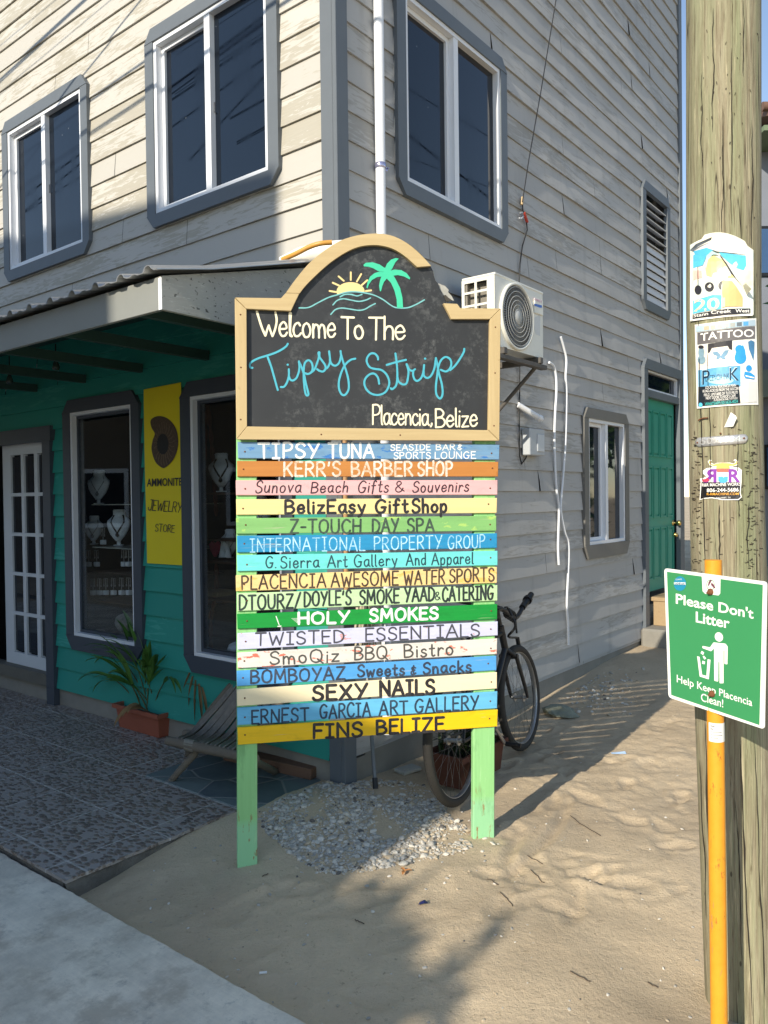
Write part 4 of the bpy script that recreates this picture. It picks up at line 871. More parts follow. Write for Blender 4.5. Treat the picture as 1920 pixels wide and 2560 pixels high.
# poster 1: torn event poster
ps = poster('event_poster', 'torn sky blue and yellow event poster, topmost on the utility pole', 'poster')
def curl1(s_, t): return .004 + .020 * max(0, .22 - t) * (1.2 - s_) * 3 + (.05 * max(0, s_ - .86) * (1 if t > .6 else .4)) + .003 * math.sin(9 * t + 4 * s_)
def y0p(s_): return 570 + (430 - 300 * math.sin(math.pi * min(1, .12 + s_ * .80)) + 60 * s_ * s_) / k1 - (8 if 0.2 < s_ < .9 else 0)
m = MB(); m.grid(sheet(Z1(188, 0)[0], Z1(1385, 0)[0], y0p, lambda s_: 570 + (1765 - 70 * math.sin(math.pi * s_ * .9) - 105 * s_) / k1, 0, 22, 22, curl1))
pm1 = Mat('event poster print', srgb(245, 230, 190), .42, .4); n1_ = pm1.noise(11, detail=3)
pm1.col(pm1.ramp(n1_, (.3, srgb(246, 232, 190)), (.45, srgb(244, 240, 222)), (.55, srgb(214, 226, 222)), (.7, srgb(240, 214, 170)))); m.build('paper', pm1.m, ps)
def on1(x, y, lift=0.):
    px, py = Z1(x, y); s_ = (x - 188) / 1197; t = max(0, min(1, (y - 250) / 1450)); return PO(px, py, curl1(s_, t) + .0012 + lift) - PL0
def patch(f, pts, lift=.0003, sub=3):
    """filled outline on a curved surface (cut into strips so it follows the curve)"""
    P = [Vector((a, b_, 0)) for a, b_ in pts]; bm = bmesh.new(); vs = [bm.verts.new(p) for p in P]; bm.faces.new(vs)
    xs_ = [p.x for p in P]; ys_ = [p.y for p in P]
    for ax, lo, hi in ((0, min(xs_), max(xs_)), (1, min(ys_), max(ys_))):
        n = max(1, int((hi - lo) / 110))
        for i in range(1, n):
            co_ = Vector((0, 0, 0)); co_[ax] = lo + (hi - lo) * i / n; no = Vector((0, 0, 0)); no[ax] = 1
            bmesh.ops.bisect_plane(bm, geom=bm.verts[:] + bm.edges[:] + bm.faces[:], plane_co=co_, plane_no=no)
    bmesh.ops.triangulate(bm, faces=bm.faces[:]); bm.verts.index_update()
    v = [f(q.co.x, q.co.y, lift) for q in bm.verts]; fs = [[q.index for q in g.verts] for g in bm.faces]; bm.free(); return v, fs
def addpatch(name, f, polys, mt, parent, lift=.0003):
    m = MB()
    for i, p in enumerate(polys): m.add(*patch(f, p, lift + i * .00005))
    return m.build(name, mt, parent)
cy1 = plain('printed cyan', srgb(96, 196, 236), .4, .1, 14, bump=0); cy2 = plain('printed blue', srgb(52, 150, 214), .4, .25, 30, bump=0); wht = plain('printed white', srgb(250, 246, 238), .4, .03, 9, bump=0)
pale = plain('printed pale aqua', srgb(190, 222, 220), .4, .1, 12, bump=0); dk = plain('printed dark', srgb(48, 46, 50), .45, .25, 20, bump=0); yl = plain('printed yellow', srgb(240, 222, 140), .4, .12, 12, bump=0); org = plain('printed orange', srgb(238, 190, 130), .4, .12, 14, bump=0); pnk = plain('printed rose', srgb(236, 196, 180), .4, .1, 14, bump=0)
def ell(cx, cy, rx_, ry_, n=20, a0=0., a1=2 * math.pi): return [(cx + rx_ * math.cos(a0 + (a1 - a0) * k / n), cy + ry_ * math.sin(a0 + (a1 - a0) * k / n)) for k in range(n if a1 - a0 > 6.2 else n + 1)]
addpatch('sky_print', on1, [[(250, 440), (500, 370), (620, 420), (480, 560), (430, 700), (245, 760)], [(740, 460), (1240, 520), (1250, 700), (1200, 800), (1060, 760), (900, 640), (760, 500)]], cy1, ps)
addpatch('border_print', on1, [[(192, 440), (236, 440), (236, 1740), (192, 1750)], [(240, 1722), (900, 1640), (1370, 1622), (1370, 1650), (900, 1670), (240, 1752)]], wht, ps, .0003)
addpatch('banner_print', on1, [[(250, 400), (360, 340), (560, 250), (700, 210), (1000, 240), (1160, 320), (1235, 500), (1000, 470), (700, 440), (500, 370), (250, 440)]], wht, ps, .0006)
addpatch('picture_print', on1, [[(640, 520), (800, 600), (960, 840), (1020, 940), (700, 960), (500, 900), (470, 720), (540, 560)]], yl, ps, .0004)
addpatch('picture_print', on1, [[(450, 700), (500, 520), (600, 430), (740, 500), (620, 500), (530, 600), (490, 760)]], pale, ps, .0007)
addpatch('picture_print', on1, [[(800, 980), (980, 1000), (1060, 1100), (1180, 1300), (1180, 1480), (820, 1480), (790, 1200)]], org, ps, .0004)
addpatch('picture_print', on1, [[(250, 800), (400, 800), (420, 940), (250, 980)]], pnk, ps, .0004)
addpatch('blue_ground_print', on1, [[(245, 1370), (480, 1300), (620, 1260), (780, 1265), (770, 1525), (500, 1560), (245, 1620)]], cy1, ps, .0004)
addpatch('moon_print', on1, [ell(340, 1165, 66, 88)], dk, ps, .0006); addpatch('moon_print', on1, [ell(553, 1110, 88, 90)], dk, ps, .0006); addpatch('moon_print', on1, [[(806, 994), (760, 1010), (725, 1060), (722, 1110), (745, 1150), (775, 1160), (780, 1080)]], dk, ps, .0006)
addpatch('caption_band', on1, [[(240, 1625), (560, 1570), (900, 1520), (1328, 1515), (1330, 1612), (900, 1630), (560, 1668), (236, 1715)]], dk, ps, .0006)
m = MB(); pcr = plain('printed cream', srgb(240, 228, 186), .4, .05, 9, bump=0); typeset(m, on1, '20', 262, 1570, 745, 1525, 215, lift=.0010, bold=.02); m.build('lettering', pcr, ps); m = MB(); typeset(m, on1, '1', 790, 1490, 850, 1480, 170, lift=.0010, bold=.02); m.build('lettering', pcr, ps)
m = MB()
for wd, a, b_, ya, yb in (('Stann', 252, 530, 1686, 1640), ('Creek', 585, 965, 1622, 1590), ('West', 1045, 1310, 1592, 1588)): typeset(m, on1, wd, a, ya, b_, yb, 62, lift=.0010, bold=.01)
m.build('lettering', wht, ps)
m = MB(); tears = [(738, 495), (800, 560), (880, 660), (960, 790), (1060, 950), (1170, 1090), (1090, 1000), (960, 860), (880, 720), (800, 600)]; m.add(*patch(on1, tears, .0015)); m.build('tear', dk, ps)
fl = MB(); fr_ = [on1(1185, 1085, .002), on1(1240, 1040, .016), on1(1350, 1150, .030), on1(1260, 1250, .006)]; fl.add(fr_, [(0, 1, 2, 3)]); fl.build('curled_flap', plain('paper back', srgb(176, 178, 160), .7, .05, 9), ps)
fl = MB(); fl.add([on1(188, 420, .002), on1(300, 300, .012), on1(600, 170, .02), on1(590, 225, .01), on1(340, 350, .006), on1(240, 440, .002)], [(0, 1, 4, 5), (1, 2, 3, 4)]); fl.build('curled_flap', plain('creased foil grey', srgb(120, 128, 140), .35, .1, 9), ps)
# poster 2: tattoo studio flyer
fy = poster('tattoo_flyer', 'white and blue tattoo studio flyer below the torn poster', 'flyer')
def c2(s_, t): return .0025 + .002 * math.sin(7 * t + 3 * s_) + .006 * max(0, s_ - .9) * 4
def on2(x, y, lift=0.):
    s_ = (x - 280) / 1180; t = max(0, min(1, (y - 170) / 1600)); return PO(*Z2(x, y), c2(s_, t) + .0012 + lift) - PL0
rows = []
for j in range(21):
    t = j / 20; row = []
    for i in range(17):
        s_ = i / 16; x = 278 + (1437 - 278) * s_ + t * (40 + 0 * s_); ya = 240 - 85 * math.sin(math.pi * s_ * .55) * 1.0 - 40 * s_ * s_; yb = 1822 - 45 * math.sin(math.pi * s_ * .6) - 30 * s_; row.append(PO(*Z2(x, ya + (yb - ya) * t), c2(s_, t)) - PL0)
    rows.append(row)
m = MB(); m.grid(rows); m.build('paper', paper, fy)
def bow(x, k=1.): s_ = (x - 300) / 1150; return -k * (85 * math.sin(math.pi * s_ * .55) + 40 * s_ * s_)
def band(x0, x1, y0, y1, n=8): return [(x0 + (x1 - x0) * i / n, y0 + bow(x0 + (x1 - x0) * i / n)) for i in range(n + 1)] + [(x1 + (x0 - x1) * i / n, y1 + bow(x1 + (x0 - x1) * i / n)) for i in range(n + 1)]
addpatch('heading_print', on2, [band(300, 1420, 270, 380)], plain('printed grey blue', srgb(176, 196, 208), .4, .15, 30, bump=0), fy)
for i, c_ in enumerate(((190, 176, 150), (214, 200, 170), (216, 204, 176), (190, 192, 186), (170, 172, 166), (110, 118, 124), (96, 168, 222))):
    x = 450 + i * 124; addpatch('heading_block', on2, [band(x, x + 96, 292, 366, 2)], plain('heading tone', srgb(*c_), .4, .1, 30, bump=0), fy, .0006)
addpatch('sign_photo', on2, [band(325, 1415, 392, 620)], plain('printed neon sign photo', srgb(104, 100, 100), .4, .5, 13, bump=0), fy)
m = MB(); typeset(m, on2, 'TATTOO', 385, 560 + bow(385), 1390, 560 + bow(1390) + 30, 140, lift=.0008, bold=.012, arch=25); m.build('lettering', wht, fy, label='white word TATTOO')
ph = lambda nm, c_, v, sc_: plain(nm, srgb(*c_), .4, v, sc_, bump=0)
addpatch('portrait_print', on2, [[(335, 650), (520, 610), (525, 1000), (345, 1070)]], ph('print flesh', (236, 220, 206), .1, 30), fy)
addpatch('portrait_print', on2, [ell(400, 760, 56, 110), ell(405, 900, 76, 80)], ph('print beard', (130, 158, 172), .35, 60), fy, .0006); addpatch('portrait_print', on2, [ell(395, 660, 52, 34)], dk, fy, .0008)
addpatch('back_photo', on2, [[(525, 600), (985, 530), (1000, 1020), (530, 1010)]], ph('print skin', (240, 228, 214), .08, 20), fy, .0004); addpatch('back_photo', on2, [[(525, 600), (985, 530), (985, 720), (930, 700), (900, 640), (600, 680), (560, 760), (527, 780)]], dk, fy, .0006)
addpatch('tattoo_print', on2, [[(610, 760), (700, 740), (750, 790), (770, 830), (800, 780), (850, 720), (925, 715), (890, 800), (840, 850), (880, 900), (800, 890), (760, 860), (720, 900), (680, 880), (700, 830), (640, 810)]], ph('print blue grey', (112, 150, 176), .3, 60), fy, .0008)
addpatch('tattoo_print', on2, [ell(1140, 860, 112, 118), ell(1120, 700, 80, 80), [(1040, 790), (1090, 700), (1190, 620), (1230, 720), (1240, 840)]], cy2, fy, .0006); addpatch('tattoo_print', on2, [[(1285, 560), (1340, 530), (1405, 560), (1400, 760), (1385, 920), (1340, 800), (1300, 700)]], ph('print steel blue', (70, 120, 160), .4, 50), fy, .0006)
addpatch('tattoo_print', on2, [ell(1300, 1060, 56, 60), [(1220, 1120), (1330, 1140), (1410, 1200), (1400, 1270), (1230, 1250), (1205, 1200)]], cy2, fy, .0006)
addpatch('tattoo_print', on2, [[(1230, 1190), (1400, 1230), (1390, 1250), (1240, 1215)]], wht, fy, .0008)
addpatch('wave_photo', on2, [[(340, 1100), (700, 1040), (1140, 1010), (1140, 1400), (345, 1440)]], ph('print sea', (92, 160, 198), .5, 40), fy)
addpatch('wave_photo', on2, [ell(760, 1290, 250, 70)], ph('print foam', (166, 220, 236), .3, 60), fy, .0006)
addpatch('info_panel', on2, [[(345, 1410), (1110, 1370), (1140, 1720), (340, 1778)]], ph('print charcoal', (34, 40, 46), .2, 20), fy, .0005)
m = MB(); typeset(m, on2, 'P', 420, 1370, 560, 1355, 270, lift=.0010); typeset(m, on2, 'K', 935, 1290, 1110, 1290, 240, lift=.0010); typeset(m, on2, 'LACENCIA INK', 480, 1310, 930, 1260, 110, lift=.0010); m.build('lettering', ph('print navy', (24, 52, 76), .1, 20), fy)
m = MB(); typeset(m, on2, 'P', 412, 1362, 552, 1347, 270, lift=.0006, bold=.02); typeset(m, on2, 'K', 928, 1284, 1103, 1284, 240, lift=.0006, bold=.02); m.build('lettering', ph('print pale blue', (196, 226, 240), .05, 20), fy)
m = MB()
for tx, a, ya, b_, yb in (('LOCATION: PLACENCIA MAIN', 480, 1450, 1055, 1405), ('ROAD,ACROSS FROM THE SOCCER', 430, 1520, 1108, 1465), ('FIELD. UPSTAIRS OF TUTI FRUTI', 452, 1592, 1086, 1538), ("NEXT DOOR TO RICK'S CAFE", 488, 1650, 1048, 1602), ('PLACENCIA INK TATTOO', 640, 1680, 1084, 1642)): typeset(m, on2, tx, a, ya, b_, yb, 52 if not tx.startswith('PLAC') else 36, lift=.0010)
m.build('lettering', wht, fy)
m = MB(); typeset(m, on2, 'WHATSAPP:(501)626-4024', 470, 1770, 1090, 1712, 62, lift=.0010); m.build('lettering', ph('print turquoise', (70, 196, 190), .05, 20), fy)
addpatch('icon_print', on2, [ell(388, 1750, 36, 40)], cy1, fy, .0010)
addpatch('grey_panel', on2, [[(1150, 1320), (1440, 1310), (1450, 1690), (1150, 1720)]], ph('print soft grey', (214, 212, 208), .06, 60), fy, .0004)
# number tag, paper scrap, sticker, bracket
nt = poster('number_plate', 'embossed aluminium number plate nailed to the pole', 'tag')
def tagp(lift=0.): 
    rows = []
    for i in range(25):
        x = 285 + 995 * i / 24; e = math.sqrt(max(0, 1 - max(0, (abs(i - 12) - 10.2) / 1.9) ** 2)); yc = 650 - (x - 285) * .075; hh = 88 * e
        rows.append([PO(*Z3(x, yc + hh * k / 3), .003 + lift) - PL0 for k in (-3, -1, 1, 3)])
    return rows
m = MB(); m.grid(tagp()); o = m.build('plate', plain('scuffed aluminium', srgb(200, 198, 196), .3, .18, 40, metal=.55), nt); o.modifiers.new('t', 'SOLIDIFY').thickness = .001
m = MB(); typeset(m, FZ(Z3, .003), '5091934', 400, 690, 1140, 628, 118, lift=.0012, bold=-.005); m.build('lettering', plain('raised digits', srgb(238, 236, 232), .25, .05, 40, metal=.5), nt)
m = MB()
for x, y in ((325, 655), (1205, 570), (760, 480)): m.lathe([(0, .003), (.0028, .003), (.003, 0)], PO(*Z3(x, y), .003) - PL0, 8, (0, -1, 0))
m.build('nails', rust, nt)
sc_ = poster('paper_scrap', 'white torn scrap of paper pinned above the number plate', 'paper')
m = MB(); v = [PO(*Z3(x, y), o_) - PL0 for x, y, o_ in ((958, 80, .004), (1050, 145, .012), (1072, 190, .016), (1000, 350, .01), (830, 365, .002), (950, 200, .015))]; m.add(v, [(0, 1, 5), (1, 2, 5), (2, 3, 5), (3, 4, 5), (4, 0, 5)]); m.build('scrap', paper, sc_)
br_ = poster('iron_hook', 'bent dark iron strip nailed to the pole', 'hook')
m = MB(); m.tube([PO(*Z3(*q), .006) - PL0 for q in ((345, 235), (390, 205), (440, 190), (525, 185))], .0022, 6); m.build('strip', rust, br_)
st_ = poster('machine_works_sticker', 'die cut machine works sticker with a bull head on the pole', 'sticker')
def c3(s_, t): return .002 + .010 * max(0, s_ - .75) * 3 * t
def on3(x, y, lift=0.): return PO(*Z3(x, y), c3((x - 370) / 800, (y - 970) / 770) + lift) - PL0
addpatch('backing', on3, [[(370, 1735), (390, 1400), (378, 1330), (430, 1325), (500, 1290), (420, 1230), (430, 1180), (500, 1135), (640, 1115), (560, 1080), (525, 1010), (560, 975), (600, 985), (570, 1025), (640, 1060), (700, 1035), (940, 1030), (1010, 1050), (1050, 1015), (1005, 985), (1045, 965), (1095, 1010), (1080, 1080), (970, 1110), (1100, 1120), (1165, 1170), (1160, 1270), (1160, 1400), (1140, 1600), (1165, 1680), (1100, 1735), (800, 1735), (600, 1700), (470, 1710)]], wht, st_, .0005)
addpatch('panel', on3, [[(385, 1715), (405, 1400), (1145, 1395), (1125, 1600), (1148, 1675), (1095, 1718), (800, 1718), (600, 1682), (470, 1692)]], ph('sticker black', (28, 28, 32), .1, 20), st_, .0010)
addpatch('bull_head', on3, [[(540, 1015), (560, 1060), (640, 1100), (690, 1090), (680, 1140), (940, 1140), (930, 1090), (1010, 1090), (1075, 1060), (1080, 1010), (1045, 985), (1060, 1030), (1000, 1060), (930, 1040), (800, 1035), (690, 1045), (640, 1070), (580, 1050), (560, 990)]], ph('sticker gold', (236, 184, 96), .1, 20), st_, .0010)
addpatch('bull_head', on3, [[(682, 1142), (938, 1142), (925, 1210), (700, 1210)]], ph('sticker red', (206, 104, 84), .1, 20), st_, .0010); addpatch('bull_head', on3, [[(702, 1212), (923, 1212), (905, 1290), (720, 1290)]], ph('sticker white', (232, 238, 244), .04, 20), st_, .0012); addpatch('bull_head', on3, [[(720, 1292), (903, 1292), (900, 1375), (850, 1410), (770, 1410), (720, 1375)]], ph('sticker blue', (64, 166, 232), .1, 20), st_, .0012)
pur = ph('sticker purple', (134, 62, 160), .1, 20); red = ph('sticker crimson', (186, 66, 92), .1, 20)
m = MB(); vs, fs = glyph_mesh('R', .03); 
m.add([on3(690 - 245 * tx, 1392 - ty * 235, .0014) for tx, ty in vs], fs); m.build('monogram', pur, st_); m = MB(); m.add([on3(915 + 225 * tx, 1392 - ty * 235, .0014) for tx, ty in vs], fs); m.build('monogram', pur, st_)
m = MB()
m.add(*patch(on3, [(405, 1345), (470, 1340), (520, 1310), (560, 1370), (500, 1395), (430, 1390)], .0016)); m.build('monogram_swash', red, st_)
m = MB(); typeset(m, on3, 'R&R MACHINE WORKS', 415, 1480, 1145, 1462, 58, lift=.0016, bold=.01); m.build('lettering', wht, st_); m = MB(); typeset(m, on3, '806-244-5686', 505, 1585, 1105, 1572, 68, lift=.0016, bold=.012); m.build('lettering', wht, st_); m = MB(); typeset(m, on3, 'DALHART, TX', 685, 1708, 955, 1702, 28, lift=.0016); m.build('lettering', wht, st_)
m = MB(); typeset(m, on3, 'R-RMACHINE.COM', 505, 1645, 1105, 1638, 44, lift=.0016, bold=.01); m.build('lettering', ph('sticker amber', (236, 170, 60), .05, 20), st_)
# ================================================================== LITTER SIGN
LPD = 2.27
lb = G(1804, 1228 + FPX * 1.6 / LPD * 1.0, 0); lax = ray(1783, 1400); lax = CP + lax / lax.y * LPD
lit = empty('litter_sign', 'green Please Dont Litter sign bolted to a rusty orange pipe', 'sign', (lb.x, LPD, 0)); L0 = Vector(lit.location)
om = Mat('orange pipe paint', srgb(236, 160, 40), .5, .4); oc = om.mix(om.noise(30, detail=5), srgb(226, 146, 30), srgb(244, 172, 52)); oc = om.mix(om.ramp(om.noise(16, om.map((1, 1, .4)), 6, .75), (.585, 0.), (.64, 1.)), oc, (.22, .08, .025, 1)); oc = om.mix(om.math('MULTIPLY', om.noise(3, om.map((1, 1, .6)), 4), .55), oc, srgb(206, 128, 36)); oc = om.mix(om.ramp(om.noise(60, om.map((1, 1, .15)), 3), (.66, 0.), (.70, .7)), oc, srgb(150, 120, 90)); om.col(oc); om.bump(om.noise(70), .3, .002)
m = MB(); top = lax - L0; m.tube([Vector((0, 0, -.2)), Vector((top.x * .5, 0, top.z * .5)), top], .0235, 20, caps=False); m.tube([top + Vector((0, 0, -.0001)), top + Vector((0, 0, -.06))], .0205, 20, caps=False)
m.tube([top, top + Vector((0, 0, .0002))], .0235, 20); m.build('post', om.m, lit)
SL, SR = 2.445, 2.10
def cpt(px, py, d): q = ray(px, py); return CP + q / q.y * d
LTL, LTR, LBR, LBL = cpt(1661.5, 1420.5, SL), cpt(1916, 1452, SR), cpt(1909, 1823, SR), cpt(1672, 1744, SL)
lc = (LTL + LTR + LBR + LBL) / 4; lnv = (LTR - LTL).cross(LBL - LTL).normalized(); lnv = lnv if lnv.y < 0 else -lnv
# slide the plate along the view so that it lies against the front of the pipe
pa = L0 + top * .86; sh = ((pa + lnv * .027) - lc).dot(lnv); 
def LS(px, py, off=0.): return onplane(px, py, lc + lnv * (sh + off), lnv) - L0
k4 = 4.807
def L4(off): return lambda x, y, lift=0.: LS(1640 + x / k4, 1400 + y / k4, off + lift)
def rr(pts, r, n=5):
    out = []; N = len(pts)
    for i in range(N):
        p = Vector(pts[i]); a = (Vector(pts[i - 1]) - p).normalized() * r; b_ = (Vector(pts[(i + 1) % N]) - p).normalized() * r
        for k in range(n + 1):
            t = k / n; out.append(tuple((p + a) * (1 - t) ** 2 + 2 * p * t * (1 - t) + (p + b_) * t * t))
    return out
SW = [(98, 98), (1330, 262), (1300, 2035), (150, 1650)]; GRN = [(131, 140), (1284, 298), (1243, 1985), (182, 1622)]
m = MB(); m.prism([L4(0)(*q) for q in rr(SW, 42)], lnv * 0, -lnv * .003); lp = m.build('sign_panel', plain('sign white', srgb(248, 246, 238), .35, .03, 9, bump=0), lit)
gsm = plain('sign green', srgb(64, 146, 92), .35, .05, 7, bump=0)
m = MB(); m.poly([L4(.0006)(*q) for q in rr(GRN, 6, 2)]); m.build('green_field', gsm, lp)
m = MB(); m.poly([L4(.0011)(*q) for q in [(550, 190), (775, 222), (772, 400), (752, 426), (590, 405), (560, 375)]]); m.build('tab', wht, lp)
lw = plain('sign white print', srgb(250, 248, 240), .35, .03, 9, bump=0)
for tx, a, ya, b_, yb, cp, bo in (("Please Don't", 238, 520, 1172, 704, 116, .020), ('Litter', 478, 744, 884, 822, 124, .020), ('Help Keep Placencia', 250, 1466, 1156, 1757, 88, .008), ('Clean!', 540, 1692, 808, 1772, 94, .008)):
    m = MB(); typeset(m, L4(.0008), tx, a, ya, b_, yb, cp, lift=.0006, bold=bo); m.build('lettering', lw, lp)
b = Brush(L4(.0010))
fig = MB()
for p in ([(756 + 50 * math.cos(t * .33), 925 + 56 * math.sin(t * .33) + 7 * math.cos(t * .33)) for t in range(19)],
          rr([(690, 990), (835, 1005), (862, 1040), (858, 1255), (822, 1250), (822, 1085), (812, 1083), (812, 1482), (764, 1482), (762, 1225), (750, 1222), (748, 1462), (700, 1452), (697, 1062), (663, 1098), (556, 1058), (558, 1032), (650, 1050)], 9, 2),
          [(550, 1092), (580, 1112), (566, 1142), (535, 1120)], [(576, 1150), (604, 1182), (582, 1197), (560, 1160)], [(557, 1210), (590, 1220), (585, 1254), (553, 1246)],
          [(494, 1156), (524, 1164), (554, 1378), (606, 1392), (620, 1192), (655, 1200), (634, 1434), (525, 1400)]): fig.poly([L4(.0014)(*q) for q in p])
fig.build('pictogram', lw, lp)
m = MB(); m.poly([L4(.0012)(*q) for q in ell(288, 284, 74, 88, 24)]); m.build('round_sticker', plain('sticker teal', srgb(40, 142, 176), .35, .06, 20, bump=0), lp)
m = MB(); m.poly([L4(.0015)(*q) for q in [(215, 268), (352, 268), (356, 300), (218, 296)]]); typeset(m, L4(.0015), 'CLIMATE', 235, 243, 310, 240, 16); m.build('sticker_band', lw, lp)
m = MB(); typeset(m, L4(.0018), 'DASHBOARD', 222, 298, 350, 300, 26, bold=.02); m.build('sticker_lettering', plain('sticker teal dark', srgb(24, 110, 146), .35, .06, 20, bump=0), lp)
m = MB(); m.add([L4(.0015)(*q) for q in ell(655, 300, 50, 66, 18)] + [L4(.0015)(*q) for q in ell(655, 300, 43, 58, 18)], [(i, (i + 1) % 18, 18 + (i + 1) % 18, 18 + i) for i in range(18)]); m.build('emblem', plain('emblem green', srgb(90, 150, 110), .4, .1, 20, bump=0), lp)
m = MB(); m.poly([L4(.0017)(*q) for q in [(650, 235), (670, 245), (640, 300), (622, 320), (630, 270)]]); m.poly([L4(.0018)(*q) for q in [(665, 270), (690, 290), (715, 335), (700, 342), (660, 300)]]); m.build('emblem_mark', plain('emblem plum', srgb(120, 70, 84), .4, .2, 40, bump=0), lp)
for x, y in ((660, 382), (678, 1608)):
    m = MB(); m.lathe([(0, .009), (.006, .0085), (.0095, .004), (.0098, 0)], L4(.001)(x, y), 12, tuple(lnv)); m.lathe([(0, .013), (.004, .013), (.004, .006)], L4(.001)(x - 4, y + 10), 6, tuple(lnv)); m.build('bolt', rust, lit)
m = MB(); rows = []
def LPC(z_, q): 
    c_ = Vector((top.x * z_ / top.z, 0, z_)); return c_ + Vector((math.sin(q) * .0241, -math.cos(q) * .0241, 0))
zt_, zb_ = cpt(1790, 1803, LPD).z, cpt(1790, 1850, LPD).z
m.grid([[LPC(z_, -1.25 + 2.6 * i / 12) for i in range(13)] for z_ in (zt_, (zt_ + zb_) / 2, zb_)]); m.build('label_wrap', paper, lit)
m = MB()
for i, (wq, hq) in enumerate(((.5, .003), (.35, .003), (1.3, .0016), (1.4, .0016), (.9, .0016))):
    zz_ = zt_ - .009 - i * .0085; m.grid([[LPC(z_ + d_, -1.0 + wq * j / 6) * 1. + Vector((0, -.0006, 0)) for j in range(7)] for z_, d_ in ((zz_, hq / 2), (zz_, -hq / 2))])
m.build('label_print', ph('label ink', (120, 118, 116), .1, 30), lit)
# ================================================================== THINGS FIXED TO THE HOUSE
def bempty(name, label, cat, group=None): return empty(name, label, cat, K, BROT, group)
def P1(px, py, off=.03): return W1(px, py, off)
def P2(px, py, off=.03): return W2(px, py, off)
# downpipe
dp = bempty('downpipe', 'white plastic downpipe running up the side wall near the corner', 'pipe')
dx = (W2(945.5, 0, .05).x + W2(953.5, 570, .05).x) / 2; m = MB(); m.tube([Vector((dx, -.05, z_)) for z_ in (.25, 1.5, 3, 4.5, 8.1)], .0285, 20); m.build('pipe', white_pvc, dp)
m = MB(); m.lathe([(.029, 0), (.0315, .002), (.0315, .030), (.029, .032)], (dx, -.05, 3.475), 20); m.box(dx + .026, dx + .062, -.054, -.044, 3.478, 3.502, .002); m.tube([Vector((dx + .05, -.07, 3.49)), Vector((dx + .05, -.03, 3.49))], .004, 8); m.build('clamp', plain('zinc clamp', srgb(188, 186, 214), .25, .1, 40, metal=.8), dp)
# air conditioner
ac = bempty('air_conditioner', 'white outdoor air conditioner unit on a rusty wall bracket', 'air conditioner')
OF, OB = .36, .12; a0 = W2(1236, 681, OF); XA, ZT = a0.x, a0.z; XB = W2(1357, 738, OF).x; ZB = W2(1355, 896, OF).z
acm = plain('appliance white', srgb(226, 224, 214), .35, .05, 5)
m = MB()
def acbox(x0, x1, z0, z1, o0, o1, c=.0): m.box(x0, x1, -o1, -o0, z0, z1, c)
acbox(XA, XB, ZT - .012, ZT + .004, OB, OF + .004, .004)          # lid
acbox(XA + .002, XB, ZB + .02, ZT - .012, OF - .004, OF - .012 + .012)  # front sheet base
acbox(XB - .004, XB, ZB, ZT - .012, OB, OF); acbox(XA, XB, ZB, ZB + .02, OB, OF)
# grille frame on the near end: a frame with a lattice of openings
zs_ = [ZB + .02 + (ZT - .032 - ZB) * i / 5 for i in range(6)]
acbox(XA, XA + .006, ZB, ZT - .012, OF - .055, OF); acbox(XA, XA + .006, ZB, ZT - .012, OB, OB + .02)
mo = (OB + .02 + OF - .055) / 2
acbox(XA + .0005, XA + .0065, ZB + .02, ZT - .0125, mo - .008, mo + .008)
for i, z_ in enumerate(zs_): 
    h_ = .022 if i == 5 else .007
    acbox(XA + .001, XA + .007, z_ - h_, z_ + (.007 if i < 5 else 0), OB + .0201, OF - .0551)
body = m.build('housing', acm, ac)
m = MB(); cz = (ZB + ZT) / 2 - .004; cxx = XA + (XB - XA) * .42; RA = min((ZT - ZB) * .455, (XB - XA) * .40)
m.lathe([(RA + .012, 0), (RA + .012, .016), (RA, .020), (RA - .006, .012), (RA - .006, .0)], (cxx, -OF, cz), 48, (0, -1, 0)); m.build('fan_ring', acm, ac)
m = MB(); m.lathe([(0, .0012), (RA - .006, .0012)], (cxx, -OF, cz), 40, (0, -1, 0)); m.build('fan_opening', plain('fan shadow grey', (.03, .03, .032, 1), .7, .2), ac)
m = MB()
for k in range(6):
    r = .045 + (RA - .055) * k / 5.2; m.tube([Vector((cxx + r * math.cos(2 * math.pi * i / 40), -OF - .016, cz + r * math.sin(2 * math.pi * i / 40))) for i in range(40)], .0024, 6, closed=True)
for k in range(72):
    q = 2 * math.pi * k / 72; c_, s_ = math.cos(q), math.sin(q); q2 = q + .35; m.tube([Vector((cxx + .04 * c_, -OF - .015, cz + .04 * s_)), Vector((cxx + (RA - .004) * math.cos(q2), -OF - .014, cz + (RA - .004) * math.sin(q2)))], .0011, 4, caps=False)
m.lathe([(0, .02), (.036, .019), (.042, .014), (.042, .01)], (cxx, -OF, cz), 24, (0, -1, 0)); m.build('fan_grille', plain('grille grey', srgb(186, 186, 182), .4, .06, 12), ac)
m = MB(); m.box(XA + .012, XB - .05, -OB - .035, -OB - .005, ZB + .02, ZT - .02); m.box(XA + .05, XA + .06, -OF + .07, -OB - .01, ZB + .03, ZT - .03)
cf = Mat('condenser fins', (.22, .2, .17, 1), .6, .3); f_ = cf.math('FRACT', cf.math('MULTIPLY', cf.sep()[2], 160)); cf.col(cf.mix(cf.math('GREATER_THAN', f_, .5), (.09, .08, .07, 1), (.34, .31, .26, 1))); m.build('condenser', cf.m, ac)
m = MB(); m.box(cxx + RA + .035, XB - .012, -OF - .010, -OF, ZT - .16, ZT - .06, .004); m.build('badge_panel', acm, ac)
def AF(px, py, lift=0.): v = W2(px, py, OF + .0105 + lift); return v
